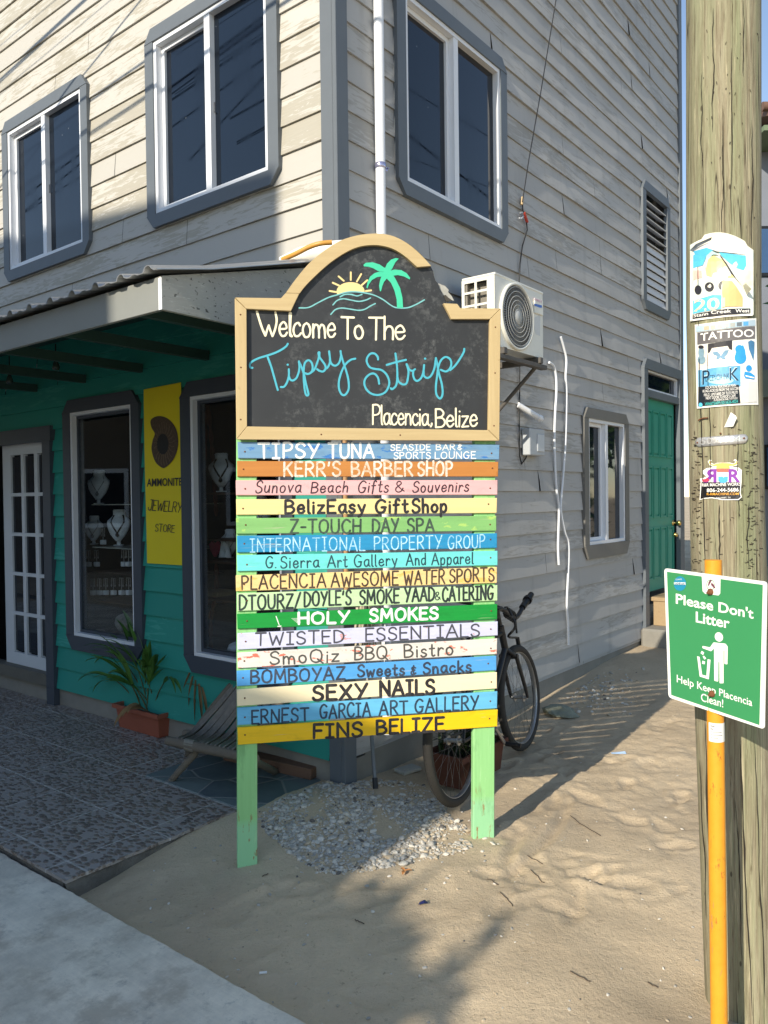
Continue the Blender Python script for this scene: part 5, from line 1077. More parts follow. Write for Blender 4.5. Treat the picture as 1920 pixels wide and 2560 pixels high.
m = MB(); typeset(m, lambda x, y, l=0.: AF(1140 + x / 6.38, 660 + y / 6.38, l), 'SANKEY', 1232, 575, 1372, 625, 46, lift=.0006); m.build('lettering', ph('badge pink', (196, 120, 170), .1, 20), ac)
m = MB(); m.poly([AF(1140 + x / 6.38, 660 + y / 6.38, .0006) for x, y in [(1245, 628), (1370, 660), (1372, 695), (1340, 698), (1250, 665)]]); m.build('badge_mark', ph('badge blue', (70, 110, 190), .1, 20), ac)
m = MB(); m.poly([W2(1140 + x / 6.38, 660 + y / 6.38, OF + .0012) for x, y in [(1245, 860), (1345, 810), (1340, 1150), (1270, 1120), (1245, 1000)]]); m.build('label', ph('label grey', (206, 206, 204), .06, 60), ac)
bk = plain('grimy bracket', (.10, .09, .08, 1), .6, .5, 12)
for x_ in (XA + .08, XB - .08):
    m = MB(); m.box(x_ - .02, x_ + .02, -OF - .03, .0 - .016, ZB - .045, ZB - .004, .003); m.box(x_ - .02, x_ + .02, -.022, -.016, ZB - .45, ZB - .045); m.tube([Vector((x_, -OF - .01, ZB - .04)), Vector((x_, -.025, ZB - .36))], .014, 8); m.build('bracket', bk, ac)
m = MB(); m.box(XA - .02, XB + .02, -OF - .02, -OF + .03, ZB - .075, ZB - .046, .003); m.build('bracket_rail', bk, ac)
# black cable, box, white leads
cb_ = bempty('antenna_cable', 'thin black cable with a red tag hanging down the side wall', 'cable')
cpts = [(1392, -60), (1390, 0), (1352, 230), (1322, 400), (1306, 505)]
m = MB(); m.tube([P2(x, y, .10 - .015 * i) for i, (x, y) in enumerate(cpts)], .0045, 6); m.tube([P2(x, y, .03) for x, y in [(1306, 512), (1308, 535), (1316, 550), (1318, 575), (1306, 615), (1300, 660), (1298, 700), (1298, 790)]], .0055, 6)
m.tube([P2(x, y, .025) for x, y in [(1299, 880), (1299, 1000), (1298, 1080), (1299, 1140), (1304, 1160), (1315, 1145), (1319, 1120)]], .0055, 6); m.build('wire', black_plastic, cb_)
m = MB(); m.tube([P2(1306, 493, .032), P2(1304, 512, .03)], .011, 10); m.build('sleeve', plain('beige sleeve', srgb(196, 170, 130), .6, .1), cb_)
m = MB(); m.tube([P2(1310, 532, .035), P2(1318, 556, .03)], .012, 8); m.build('tag', plain('red tag', srgb(170, 60, 48), .5, .1), cb_)
m = MB(); m.tube([P2(x, y, .04) for x, y in [(1298, 545), (1304, 546), (1309, 540), (1307, 531), (1300, 532)]], .004, 6); m.build('hook', white_pvc, cb_)
jb = bempty('junction_box', 'small grey junction box on the side wall under the white stub', 'box')
c_ = P2(1320, 1107, 0); m = MB(); m.box(c_.x - .13, c_.x + .11, -.085, -.016, c_.z - .10, c_.z + .10, .006); m.build('box', plain('box grey', srgb(178, 182, 186), .4, .05, 6), jb)
m = MB(); m.box(c_.x - .02, c_.x + .09, -.092, -.0852, c_.z - .07, c_.z + .06, .003); m.build('cover', plain('cover grey', srgb(196, 200, 204), .4, .05, 6), jb)
stb = bempty('pipe_stub', 'short white plastic pipe stub sticking out of the side wall', 'pipe')
m = MB(); pA, pB = P2(1294, 1012, .016), P2(1352, 1047, .10); m.tube([pA, pA.lerp(pB, .9)], .022, 14); m.tube([pA.lerp(pB, .86), pB], .026, 14); m.tube([pB, pB.lerp(pA, -.06)], .016, 12); m.build('pipe', white_pvc, stb)
lead_g = 'white leads hanging on the side wall'
def lead(pts, label, r=.010):
    m = MB(); m.tube([tuple(q) for q in spline([P2(x, y, .034) for x, y in pts], 5)], r, 8); o = m.build('hanging_lead', white_pvc); bframe(o); return tag(o, label, 'cable', lead_g)
lead([(1402, 842), (1410, 870), (1416, 900), (1414, 940), (1416, 970), (1416, 1010), (1414, 1100), (1410, 1160), (1406, 1210), (1402, 1260), (1404, 1290), (1412, 1330), (1420, 1352), (1422, 1385), (1420, 1440), (1417, 1510), (1420, 1560), (1421, 1612)], 'longer white lead on the side wall, crossing over to the right', .0095)
lead([(1373, 906), (1384, 915), (1390, 940), (1391, 980), (1388, 1030), (1386, 1090), (1387, 1140), (1390, 1210), (1397, 1270), (1396, 1330), (1395, 1370), (1397, 1412)], 'shorter white lead on the side wall, starting left of its pair')
# rolled sail and hose lying on the canopy
rl = bempty('rolled_awning', 'white rolled cover with an amber hose lying on the canopy roof', 'roll')
def RP(px, py, x_): v = onplane(px, py, K + d2 * x_, d2); return toB(v)
m = MB(); m.tube([RP(702, 652, -.26), RP(752, 640, -.22), RP(806, 632, -.18), RP(870, 624, -.14)], [.02, .045, .055, .05], 16); m.build('cover', plain('white canvas', srgb(240, 236, 226), .6, .05, 14), rl)
m = MB(); m.tube([tuple(q) for q in spline([RP(706, 649, -.33), RP(740, 634, -.32), RP(772, 618, -.30), RP(800, 609, -.28), RP(830, 606, -.24)], 5)], .013, 8); m.build('hose', plain('amber hose', srgb(206, 150, 70), .4, .1), rl)
# hanging bulbs under the canopy
for px, py, py2 in ((140, 860, 915), (24, 885, 950)):
    pb = bempty('hanging_bulb', 'dark bulb hanging from the canopy ' + ('nearer the display window' if px > 100 else 'over the white door'), 'bulb', 'bulbs under the canopy')
    v = RP(px, py2, -.55); m = MB(); m.tube([Vector((v.x, v.y, 2.62)), Vector((v.x, v.y, v.z + .05))], .004, 6); m.build('cord', black_plastic, pb)
    m = MB(); m.lathe([(0, .0), (.018, .004), (.024, .02), (.018, .045), (.012, .06), (.012, .09), (0, .09)], (v.x, v.y, v.z - .03), 12); m.build('bulb', plain('dusty bulb glass', (.03, .05, .045, 1), .2, .1), pb)
# yellow banner
bn = bempty('shop_banner', 'yellow ammonite jewelry store banner hanging on the teal wall', 'banner')
YB = plain('banner yellow', srgb(226, 206, 30), .5, .05, 5)
m = MB(); rows = []
cs = [P1(360, 974, .03), P1(453, 956, .03), P1(456.5, 1413, .03), P1(368, 1408, .03)]
for j in range(19):
    t = j / 18; rows.append([(cs[0].lerp(cs[3], t)).lerp(cs[1].lerp(cs[2], t), i / 6) + Vector((-.003 - .002 * math.sin(5 * t + i * .6), 0, 0)) for i in range(7)])
m.grid(rows); m.build('cloth', YB, bn)
kb = 3.77
def BF(x, y, lift=0.): return P1(160 + x / kb, 950 + y / kb, .0358 + lift)
shell = Mat('ammonite print', (.05, .035, .025, 1), .5, .3); shell.col(shell.mix(shell.noise(60, detail=6, rough=.7), (.012, .010, .010, 1), (.16, .10, .06, 1)))
m = MB(); m.poly([BF(*q) for q in arc_pts([(815, 385), (850, 350), (910, 340), (980, 365), (1040, 430), (1072, 520), (1072, 640), (1030, 750), (960, 822), (920, 825), (860, 770), (825, 660), (835, 570), (855, 505), (825, 450), (815, 385)], 4)]); m.build('ammonite_print', shell.m, bn)
m = MB(); m.poly([BF(x, y, .0005) for x, y in ell(930, 605, 55, 98, 20)]); m.build('ammonite_print', plain('ammonite heart', (.012, .011, .013, 1), .5, .3, 60), bn)
b = Brush(lambda x, y, l=0.: BF(x, y, .0008 + l))
for k in range(22):
    q = 2.9 + k * .27; r0, r1 = (58, 100), (105 if k > 8 else 88, 205 if 4 < k < 20 else 190)
    cxx_, cyy_ = 935, 600; b.stroke([(cxx_ + r0[0] * math.cos(q), cyy_ + r0[1] * math.sin(q)), (cxx_ + (r0[0] + r1[0]) / 2 * math.cos(q + .06), cyy_ + (r0[1] + r1[1]) / 2 * math.sin(q + .06)), (cxx_ + r1[0] * math.cos(q), cyy_ + r1[1] * math.sin(q))], 4, .3)
b.build('ammonite_ribs', plain('rib print', (.16, .11, .07, 1), .5, .4, 60), bn)
m = MB(); typeset(m, BF, 'AMMONITE', 780, 1003, 1112, 993, 72, lift=.0006, bold=.02); m.build('lettering', dk, bn)
b = Brush(lambda x, y, l=0.: BF(x, y, .0005 + l)); b.word('JEWELRY', 790, 1225, 1104, 1250, 95, 7, slant=.22, gap=.1); b.build('lettering', dk, bn)
b = Brush(lambda x, y, l=0.: BF(x, y, .0005 + l)); b.word('STORE', 858, 1425, 1040, 1438, 68, 6, slant=.12, gap=.14); b.build('lettering', dk, bn)
# ------------------------------------------------ shop window displays
bust_mat = plain('white display bust', srgb(236, 238, 242), .45, .03, 8); bead = plain('dark beads', (.05, .035, .03, 1), .4, .4, 90); silver = plain('silver chain', (.35, .35, .36, 1), .3, .1, 60, metal=.8)
wood_dark = wood_mat('dark shelf wood', (.09, .05, .035, 1), (.04, .022, .016, 1), 1)
def shelf(y0, y1, z_, x0, x1, label, th=.012, mt=None):
    m = MB(); m.box(x0, x1, y0, y1, z_ - th, z_, .002); o = m.build('display_shelf', mt or wood_dark); bframe(o); return tag(o, label, 'shelf', 'shelves behind the shop windows')
def yz(px, py, x_): v = RP(px, py, x_); return v.y, v.z
glass_shelf = plain('glass shelf edge', srgb(190, 190, 180), .15, .05, 5)
XD = .30
bust_proto = None
def bust(px, pb, hpx, label, neck='chain', xd=XD, wide=1.15):
    """px: centre, pb: foot pixel row, hpx: height in pixels"""
    y_, zb_ = yz(px, pb, xd); _, zt_ = yz(px, pb - hpx, xd); h = zt_ - zb_
    r = empty('necklace_bust', label, 'display bust', fromB(xd, y_, zb_), BROT + R(44), 'necklace busts in the display windows')
    m = MB(); rows = []
    # tapered bib of a bust: wide shoulders, waisted neck, pointed tip; faces the street (-x)
    prof = [(.14, .045, .0), (.22, .10, .005), (.34, .18, .018), (.48, .235, .035), (.62, .265, .06), (.70, .26, .085), (.76, .20, .105), (.84, .135, .12), (.92, .125, .125), (1., .135, .125)]
    for t, hw, back in prof:
        row = []
        for k in range(15):
            q = -math.pi / 2 + math.pi * k / 14; row.append(Vector((back * h * 1.3 - math.cos(q) * hw * h * .55 * wide, math.sin(q) * hw * h * wide, t * h)))
        rows.append(row)
    m.grid(rows); m.add([rows[-1][k] for k in range(15)], [tuple(range(15))]); o = m.build('bib', bust_mat, r); o.modifiers.new('t', 'SOLIDIFY').thickness = .006
    m = MB(); m.box(.02 * h, .10 * h, -.05 * h, .05 * h, 0, .40 * h, .003); m.box(-.06 * h, .16 * h, -.13 * h, .13 * h, 0, .03 * h, .003); m.build('stand', bust_mat, r)
    m = MB(); pts = []
    for k in range(13):
        u = (k - 6) / 6; t = .36 + .50 * abs(u) ** 1.2; 
        hw = next(a[1] + (b_[1] - a[1]) * (t - a[0]) / (b_[0] - a[0]) for a, b_ in zip(prof, prof[1:]) if a[0] <= t <= b_[0]); bk_ = next(a[2] + (b_[2] - a[2]) * (t - a[0]) / (b_[0] - a[0]) for a, b_ in zip(prof, prof[1:]) if a[0] <= t <= b_[0])
        q = u * .95; pts.append(Vector((bk_ * h * 1.3 - math.cos(q) * hw * h * .55 * wide - .008, math.sin(q) * hw * h * wide, t * h)))
    m.tube(pts, .0028 if neck == 'chain' else .006, 6)
    c0 = pts[6]; m.lathe([(0, -.02), (.012, -.012), (.014, 0), (.006, .014), (0, .018)], c0 + Vector((-.006, 0, -.012)), 8); m.build('necklace', silver if neck == 'chain' else bead, r)
    return r
bust(246, 1260, 83, 'white necklace bust on the upper shelf of the left display window'); bust(234, 1361, 70, 'small white necklace bust on the lower shelf, left of its neighbour')
bust(296, 1364, 88, 'tall white necklace bust on the lower shelf beside the earring stands', 'bead'); bust(553, 1230, 96, 'white bust with brown beads in the window by the welcome sign', 'bead')
bust(575, 1395, 70, 'white necklace bust half hidden behind the left edge of the planks'); bust(652, 1328, 92, 'white necklace bust seen between the planks')
y0_, _ = yz(205, 1250, XD); y1_, _ = yz(350, 1250, XD)
for pxr, lab in ((1260, 'glass shelf carrying the single upper bust'), (1362, 'glass shelf carrying the two lower busts'), (1421, 'shelf with earring stands below the busts'), (1490, 'lowest shelf with silver earrings in the left window')):
    shelf(1.72, 2.70, yz(246, pxr, XD)[1] - .001, .14, .62, lab, .008, glass_shelf if pxr < 1400 else wood_dark)
for pxr, lab in ((1232, 'shelf with the beaded bust behind the welcome sign'), (1343, 'empty middle shelf behind the welcome sign'), (1397, 'shelf with the pink heart ornament'), (1488, 'low shelf with trays behind the welcome sign')):
    shelf(.38, 1.32, yz(553, pxr, XD)[1] - .001, .14, .62, lab, .014)
# earring stands: a T bar on a small block, every one its own
def estand(px, pb, hpx, label, xd=.24, proto=[None]):
    y_, z_ = yz(px, pb, xd)
    if proto[0] is None:
        r = empty('earring_stand', label, 'earring stand', fromB(xd, y_, z_), BROT, 'earring stands in the display windows')
        m = MB(); m.box(-.016, .016, -.02, .02, 0, .035, .002); m.build('block', bust_mat, r)
        m = MB(); m.tube([(0, 0, .035), (0, 0, .13)], .003, 6); m.tube([(0, -.025, .128), (0, .025, .128)], .003, 6); m.build('bar', silver, r)
        m = MB()
        for s_ in (-1, 1): m.tube([(0, s_ * .023, .126), (-.002, s_ * .024, .08)], .002, 5); m.lathe([(0, 0), (.006, .008), (.004, .02), (0, .022)], (-.002, s_ * .024, .06), 8)
        m.build('earrings', silver, r); proto[0] = r; return r
    r = proto[0].copy(); COL.objects.link(r); r.location = fromB(xd, y_, z_); r['label'] = label
    for ch in proto[0].children: c = ch.copy(); COL.objects.link(c); c.parent = r
    return r
for i, px in enumerate((222, 242, 310, 322)): estand(px, 1416, 30, ('first', 'second', 'third', 'fourth')[i] + ' earring stand from the left on the shelf under the busts')
for i, px in enumerate((233, 249, 265, 284, 304, 322)): estand(px, 1487, 26, ('first', 'second', 'third', 'fourth', 'fifth', 'sixth')[i] + ' earring stand from the left on the lowest shelf')
estand(258, 1361, 30, 'earring stand between the two lower busts')
# rope swing posts, ornaments, stones
rope_m = plain('red brown rope', (.14, .05, .035, 1), .9, .4, 40)
def ropeobj(pts, label, r=.016):
    P = [RP(x, y, d_) for x, y, d_ in pts]; D = spline(P, 14); m = MB()
    for s_ in (0, math.pi): m.tube([p + Vector((math.cos(i * .55 + s_) * r * .5, math.sin(i * .55 + s_) * r * .5, 0)) for i, p in enumerate(D)], r * .55, 6)
    o = m.build('twisted_rope', rope_m); bframe(o); return tag(o, label, 'rope', 'twisted ropes in the display window')
ropeobj([(518, 1010, .3), (512, 1120, .3), (506, 1260, .3), (507, 1480, .3)], 'twisted rope hanging at the left side of the window'); ropeobj([(520, 1010, .32), (530, 1120, .32), (537, 1220, .32), (541, 1290, .32)], 'twisted rope beside the beaded bust'); ropeobj([(541, 1400, .32), (541, 1480, .32), (528, 1540, .32), (526, 1640, .32)], 'twisted rope below the trays')
m = MB(); v = RP(535, 1370, .26); m.add([v + Vector((0, a * .05, b_ * .06)) for a, b_ in ((0, -1), (-.8, -.3), (-1, .4), (-.55, .75), (0, .45), (.55, .75), (1, .4), (.8, -.3))] , [tuple(range(8))]); o = m.build('heart_ornament', plain('pink glass', srgb(214, 80, 110), .3, .1)); o.modifiers.new('t', 'SOLIDIFY').thickness = .02; bframe(o); tag(o, 'pink heart ornament on the shelf in the window', 'ornament')
for px, lab in ((556, 'white cone ornament beside the pink heart'), (570, 'white cone ornament farther from the pink heart')):
    v = RP(px, 1393, .26); m = MB(); m.lathe([(.032, 0), (.012, .08), (.009, .1), (0, .11)], v, 4); o = m.build('cone_ornament', bust_mat); bframe(o); tag(o, lab, 'ornament', 'white cone ornaments')
m = MB(); v0 = RP(528, 1486, .25); m.box(v0.x - .08, v0.x + .1, v0.y - .16, v0.y + .05, v0.z, v0.z + .03, .004); o = m.build('jewelry_tray', plain('ochre tray', (.22, .16, .07, 1), .5, .3, 30)); bframe(o); tag(o, 'shallow ochre tray on the low shelf in the window', 'tray')
def stone(px, pb, r, col, label, xd=.22, sq=.7):
    v = RP(px, pb, xd); bm = bmesh.new(); bmesh.ops.create_icosphere(bm, subdivisions=3, radius=r)
    for q in bm.verts: q.co *= 1 + .28 * noise.noise(q.co * (1.3 / r) + Vector((px, pb, 0))); q.co.z = q.co.z * sq + r * sq * .75; q.co += v
    me = bpy.data.meshes.new('display_stone'); bm.to_mesh(me); bm.free(); me.materials.append(col); o = bpy.data.objects.new('display_stone', me); COL.objects.link(o); bframe(o); return tag(o, label, 'stone', 'stones and corals on the window sills')
st1 = plain('grey brown stone', (.16, .14, .13, 1), .8, .4, 20, bump=.6); st2 = plain('coral', (.30, .27, .23, 1), .9, .4, 60, bump=1.5)
stone(309, 1608, .055, st1, 'brown stone on the window sill under the round coral'); stone(313, 1575, .075, st2, 'round pale coral on top of the brown stone', .24, 1.); stone(250, 1592, .05, st2, 'low branching coral at the left of the window sill', .26); stone(273, 1598, .028, bust_mat, 'small white shell on the window sill'); stone(242, 1596, .04, st1, 'dark stone at the left corner of the window sill', .24)
stone(537, 1645, .05, bust_mat, 'white crystal on the sill of the window by the sign', .2); stone(588, 1630, .05, bust_mat, 'white round shell on the sill at the post', .2)
m = MB(); m.box(.06, .5, 1.9, 2.72, .56, .575); m.box(.06, .5, .46, 1.3, .575, .59); m.build('window_sill', wood_dark, house)
# ================================================================== ON THE PORCH AND THE GROUND
terracotta = plain('terracotta plastic', srgb(150, 84, 64), .6, .12, 10); soil = plain('dark soil', (.02, .016, .012, 1), .95, .5, 60, bump=1.5)
def trough(mb, L, Wd, Hh, tp=.82):
    """open tapered planter box with a turned rim, base centred at the origin, long side along y"""
    lv = [(tp, 0), (.95, Hh * .82), (.95, Hh * .82), (1.13, Hh * .83), (1.13, Hh), (1.0, Hh), (.95, Hh * .8)]
    rings = [[(-Wd / 2 * k, -L / 2 * (k + (1 - k) * .5), z_), (Wd / 2 * k, -L / 2 * (k + (1 - k) * .5), z_), (Wd / 2 * k, L / 2 * (k + (1 - k) * .5), z_), (-Wd / 2 * k, L / 2 * (k + (1 - k) * .5), z_)] for k, z_ in lv]
    vs = [p for r in rings for p in r]; fs = [(i * 4 + k, i * 4 + (k + 1) % 4, (i + 1) * 4 + (k + 1) % 4, (i + 1) * 4 + k) for i in range(len(lv) - 1) for k in range(4)] + [(3, 2, 1, 0)]
    mb.add(vs, fs)
c0 = toB(G(378, 1852, .024)); PLC = fromB(c0.x + .155, c0.y + .235, .024)
pp = empty('potted_palm', 'young palm seedlings in a terracotta trough against the teal wall', 'potted plant', PLC, BROT)
m = MB(); trough(m, .50, .22, .165); m.build('planter', terracotta, pp)
m = MB(); m.box(-.093, .093, -.225, .225, .10, .138); m.build('soil', soil, pp)
leaf_mat = Mat('palm leaf', (.04, .11, .02, 1), .45, .4); lc_ = leaf_mat.mix(leaf_mat.noise(4), (.045, .14, .022, 1), (.12, .24, .05, 1)); leaf_mat.col(lc_); leaf_mat.bump(leaf_mat.noise(60), .1, .002)
dry_leaf = plain('dry leaf', (.24, .15, .07, 1), .8, .4, 20)
stalk_mat = plain('palm stalk', (.09, .10, .035, 1), .6, .3, 30)
def blade(mb, base, d, L, wd, droop, fold=.25, n=12, twist=0.):
    d = Vector(d).normalized(); side = d.cross(Vector((0, 0, 1))); side = side.normalized() if side.length > .05 else Vector((0, 1, 0))
    p = Vector(base); rows = []; dd = d.copy()
    for i in range(n + 1):
        t = i / n; w_ = wd * (math.sin(math.pi * min(1, .12 + t * .88)) ** .8) * (1 if t < .98 else .2)
        up = side.cross(dd).normalized(); s2 = (side * math.cos(twist * t) + up * math.sin(twist * t))
        rows.append([p - s2 * w_ + up * w_ * fold, p, p + s2 * w_ + up * w_ * fold]); p = p + dd * (L / n); dd = (dd + Vector((0, 0, -droop / n * (0.4 + 1.6 * t)))).normalized()
    mb.grid(rows, smooth=False)
def stalk(mb, base, d, L, r=.005, droop=.2, n=8):
    p = Vector(base); dd = Vector(d).normalized(); pts = [p.copy()]
    for i in range(n): p = p + dd * (L / n); dd = (dd + Vector((0, 0, -droop / n))).normalized(); pts.append(p.copy())
    mb.tube(pts, [r * (1 - .4 * i / n) for i in range(n + 1)], 6); return pts[-1], dd
rnd = random.Random(21); leafn = 0
# stalks: base y, direction (x out of wall -, y left +), length, droop ; leaves at the end
SPEC = [(.10, (-.05, .22, 1), .42, .25, [(.34, .03, .3), (.30, .026, .5)]), (.08, (.02, .30, 1), .34, .5, [(.46, .02, 1.3), (.40, .016, 1.5), (.38, .014, 1.0)]), (.03, (-.10, .10, 1), .46, .1, [(.26, .022, .2), (.30, .024, .35)]), (.12, (-.15, .55, .8), .32, .7, [(.44, .02, 1.3), (.42, .018, 1.4), (.34, .013, 1.7)]),
        (-.04, (-.02, -.12, 1), .40, .1, [(.30, .024, .15), (.28, .018, .2)]), (-.07, (.0, -.32, 1), .42, .3, [(.36, .026, .4), (.30, .02, .3)]), (-.06, (-.10, -.45, .9), .38, .8, [(.42, .016, 1.4), (.44, .013, 1.7)]), (.0, (-.2, .05, 1), .36, .4, [(.42, .026, 1.4), (.36, .02, 1.8)]), (.14, (-.05, .8, .6), .30, .6, [(.50, .018, 1.0), (.46, .014, 1.2)]), (-.02, (.05, -.02, 1), .44, .1, [(.26, .02, .2)]), (.05, (-.2, .3, .9), .28, .4, [(.44, .028, 1.7), (.34, .02, 1.9)])]
for k in range(13):
    a_ = rnd.uniform(-1.25, 1.25); SPEC.append((rnd.uniform(-.12, .14), (rnd.uniform(-.35, .02), math.sin(a_) * .6, 1), rnd.uniform(.22, .44), rnd.uniform(.1, .7), [(rnd.uniform(.28, .46), rnd.uniform(.012, .024), rnd.uniform(.4, 1.6)) for _ in range(3)]))
for by_, d_, L_, dr_, lvs in SPEC:
    m = MB(); e_, dd = stalk(m, (rnd.uniform(-.04, .04), by_, .13), d_, L_ * .80, .0055, dr_); m.build('stalk', stalk_mat, pp)
    for j, (l_, w_, drp) in enumerate(lvs):
        m = MB(); v = dd + Vector((rnd.uniform(-.25, .1), rnd.uniform(-.3, .3), rnd.uniform(-.15, .2))) * (.5 + .5 * j); blade(m, e_, v, l_ * .85, w_, drp, .3, 12, rnd.uniform(-.5, .5)); m.build('leaf', leaf_mat.m, pp)
m = MB(); e_, dd = stalk(m, (0, -.10, .13), (-.05, -.62, .85), .62, .005, 1.3, 14); m.build('stalk', stalk_mat, pp)
for j in range(5):
    m = MB(); blade(m, e_ + Vector((0, .03 * j, .02 * j)), Vector((-.1 + .05 * j, -.35 + .2 * j, -.6)), .22 + .03 * (j % 3), .012, .8, .3, 9, .6); m.build('dry_leaf', dry_leaf, pp)
for j in range(4):
    m = MB(); blade(m, (-.09, -.07 - .02 * j, .16), (-.5, -.1 + .1 * j, .6 - .1 * j), .20 + .03 * j, .014, 2.6, .4, 9, 1.2); m.build('dry_leaf', dry_leaf, pp)
# wooden sling chair
def GP(px, py, z_): return G(px, py, z_)
ch = empty('sling_chair', 'low weathered log chair with a ribbed slat back beside the welcome sign', 'chair', G(427, 1952, .024)); C0 = Vector(ch.location)
logm = wood_mat('weathered log', (.20, .17, .13, 1), (.06, .05, .04, 1), 0, .85); slat_m = wood_mat('grey slats', (.30, .27, .235, 1), (.11, .095, .08, 1), 2, .8, amount=.9)
def at_depth(px, py, dep): q = ray(px, py); return CP + q / q.y * dep - C0
FL = at_depth(425, 1853, 4.42); FR = at_depth(615, 1893, 4.02)           # front rail, left and right ends
BL = at_depth(478, 1835, 4.75); BR = at_depth(655, 1850, 4.45)
m = MB(); m.tube([FL + (FL - FR) * .03, FL.lerp(FR, .3), FL.lerp(FR, .7), FR + (FR - FL) * .12], [.024, .028, .026, .024], 10); m.build('seat_rail', logm, ch)
m = MB(); m.tube([BL + (BL - BR) * .1, BL.lerp(BR, .5), BR], .024, 10); m.build('seat_rail', logm, ch)
TL_ = at_depth(592, 1698, 4.9); TR_ = at_depth(735, 1690, 4.55)
m = MB(); m.tube([BL + Vector((.0, 0, -.02)), BL.lerp(TL_, .5), TL_], .024, 10); m.build('back_upright', logm, ch); m = MB(); m.tube([BR, BR.lerp(TR_, .5), TR_], .024, 10); m.build('back_upright', logm, ch)
m = MB(); m.tube([TL_, TR_], .022, 10); m.build('top_rail', logm, ch)
for k in range(8):
    t = (k + .5) / 8; a = FL.lerp(FR, .08 + t * .9) + Vector((0, 0, .026)); mid = BL.lerp(BR, t) + Vector((0, -.04, .03)); b_ = TL_.lerp(TR_, t) + Vector((0, -.02, 0)); m = MB()
    P = spline([a, mid, mid.lerp(b_, .5) + Vector((0, .02, -.01)), b_], 5); sd = (FR - FL).normalized() * .026; rows = []
    for i, p in enumerate(P):
        tg = (P[min(i + 1, len(P) - 1)] - P[max(i - 1, 0)]).normalized(); nn = tg.cross(sd).normalized() * .012
        rows.append([p - sd - nn * .3, p - sd * .6 + nn, p + sd * .6 + nn, p + sd - nn * .3])
    m.grid(rows); o = m.build('slat', slat_m, ch); o.modifiers.new('t', 'SOLIDIFY').thickness = .008
m = MB(); lg = at_depth(486, 1885, 4.36); m.tube([lg + Vector((.02, .02, .07)), lg, Vector((0, 0, .0))], [.022, .022, .018], 10); m.build('leg', logm, ch)
m = MB(); bq = G(690, 1930, .03) - C0; m.tube([FR, bq], .02, 10); m.build('leg', logm, ch); m = MB(); m.tube([BL, BL + Vector((-.05, .1, -BL.z + .0))], .02, 10); m.build('leg', logm, ch)
m = MB()
for k in range(11): q = FL.lerp(FR, .22 + .011 * k); m.tube([q + Vector((0, math.cos(a_) * .031, math.sin(a_) * .031)) for a_ in [i * .7 for i in range(9)]], .0035, 5, closed=True)
m.build('rope_lashing', plain('grey twine', (.26, .24, .20, 1), .9, .3, 90), ch)
# plank on the porch
pa_, pb_ = toB(G(636, 1918, .03)), toB(G(777, 1950, .03)); wk = empty('wooden_plank', 'reddish brown board lying at the foot of the shop wall', 'board', fromB(pa_.x, pa_.y, .028), BROT + math.atan2((pb_ - pa_).y, (pb_ - pa_).x))
m = MB(); m.box(-.25, (pb_ - pa_).length, 0, .09, 0, .062, .004); m.build('board', wood_mat('reddish board', (.20, .115, .075, 1), (.09, .05, .035, 1), 0, .8), wk)
# metal stick and mop
a_, b_ = G(939, 1972, .10), W2(919, 1700, .10); b_ = fromB(b_.x, b_.y, b_.z); sk = empty('metal_walking_stick', 'slim metal pole with a black rubber tip leaning at the house corner', 'pole', a_)
v = b_ - a_; m = MB(); m.tube([v * .09, v * 1.5], .0105, 12); m.build('shaft', plain('grey metal pole', (.16, .17, .18, 1), .4, .15, 30, metal=.5), sk); m = MB(); m.tube([Vector((0, 0, 0)), v * .095], .0145, 12); m.build('tip', black_plastic, sk)
mp = bempty('mop', 'string mop with a brown wooden handle hanging on the wall behind the planks', 'mop')
q0, q1 = P2(862, 1080, .05), P2(866, 1515, .06); m = MB(); m.tube([q0 + (q0 - q1) * .25, q1], .013, 10); m.build('handle', wood_mat('mop handle', (.50, .30, .15, 1), (.36, .2, .1, 1), 2, .5), mp)
m = MB(); rnd = random.Random(8); hd = P2(898, 1512, .07)
for k in range(46):
    a = rnd.uniform(-.05, .08); p = Vector((hd.x + a * .6, -.07 - rnd.uniform(0, .05), hd.z + .01)); L_ = rnd.uniform(.15, .30); m.tube([p, p + Vector((a * .4, -.01, -L_ * .4)), p + Vector((a * .7 + rnd.uniform(-.02, .02), .005, -L_))], .0042, 5)
m.build('strings', plain('cream mop strings', (.55, .49, .38, 1), .95, .3, 60), mp); m = MB(); m.box(hd.x - .06, hd.x + .08, -.10, -.05, hd.z, hd.z + .035, .006); m.build('clamp', black_plastic, mp)
# second terracotta pot with weeds behind the bicycle
c1 = toB(G(1168, 1962, .02)); p2 = empty('potted_weeds', 'terracotta trough of dark weeds by the side wall behind the bicycle', 'potted plant', fromB(c1.x + .10, c1.y + .06, .03), BROT + math.pi / 2)
m = MB(); trough(m, .46, .22, .18); m.build('planter', plain('old brown terracotta', srgb(88, 52, 38), .8, .3, 10), p2); m = MB(); m.box(-.09, .09, -.2, .2, .11, .15); m.build('soil', soil, p2)
rnd = random.Random(5); dk_leaf = plain('dark weed', (.022, .045, .012, 1), .6, .5, 12)
m = MB()
for k in range(60): blade(m, (rnd.uniform(-.08, .08), rnd.uniform(-.18, .18), .15), (rnd.uniform(-.7, .7), rnd.uniform(-.7, .7), 1), rnd.uniform(.10, .26), .008, rnd.uniform(.5, 2.4), .2, 6)
m.build('foliage', dk_leaf, p2)
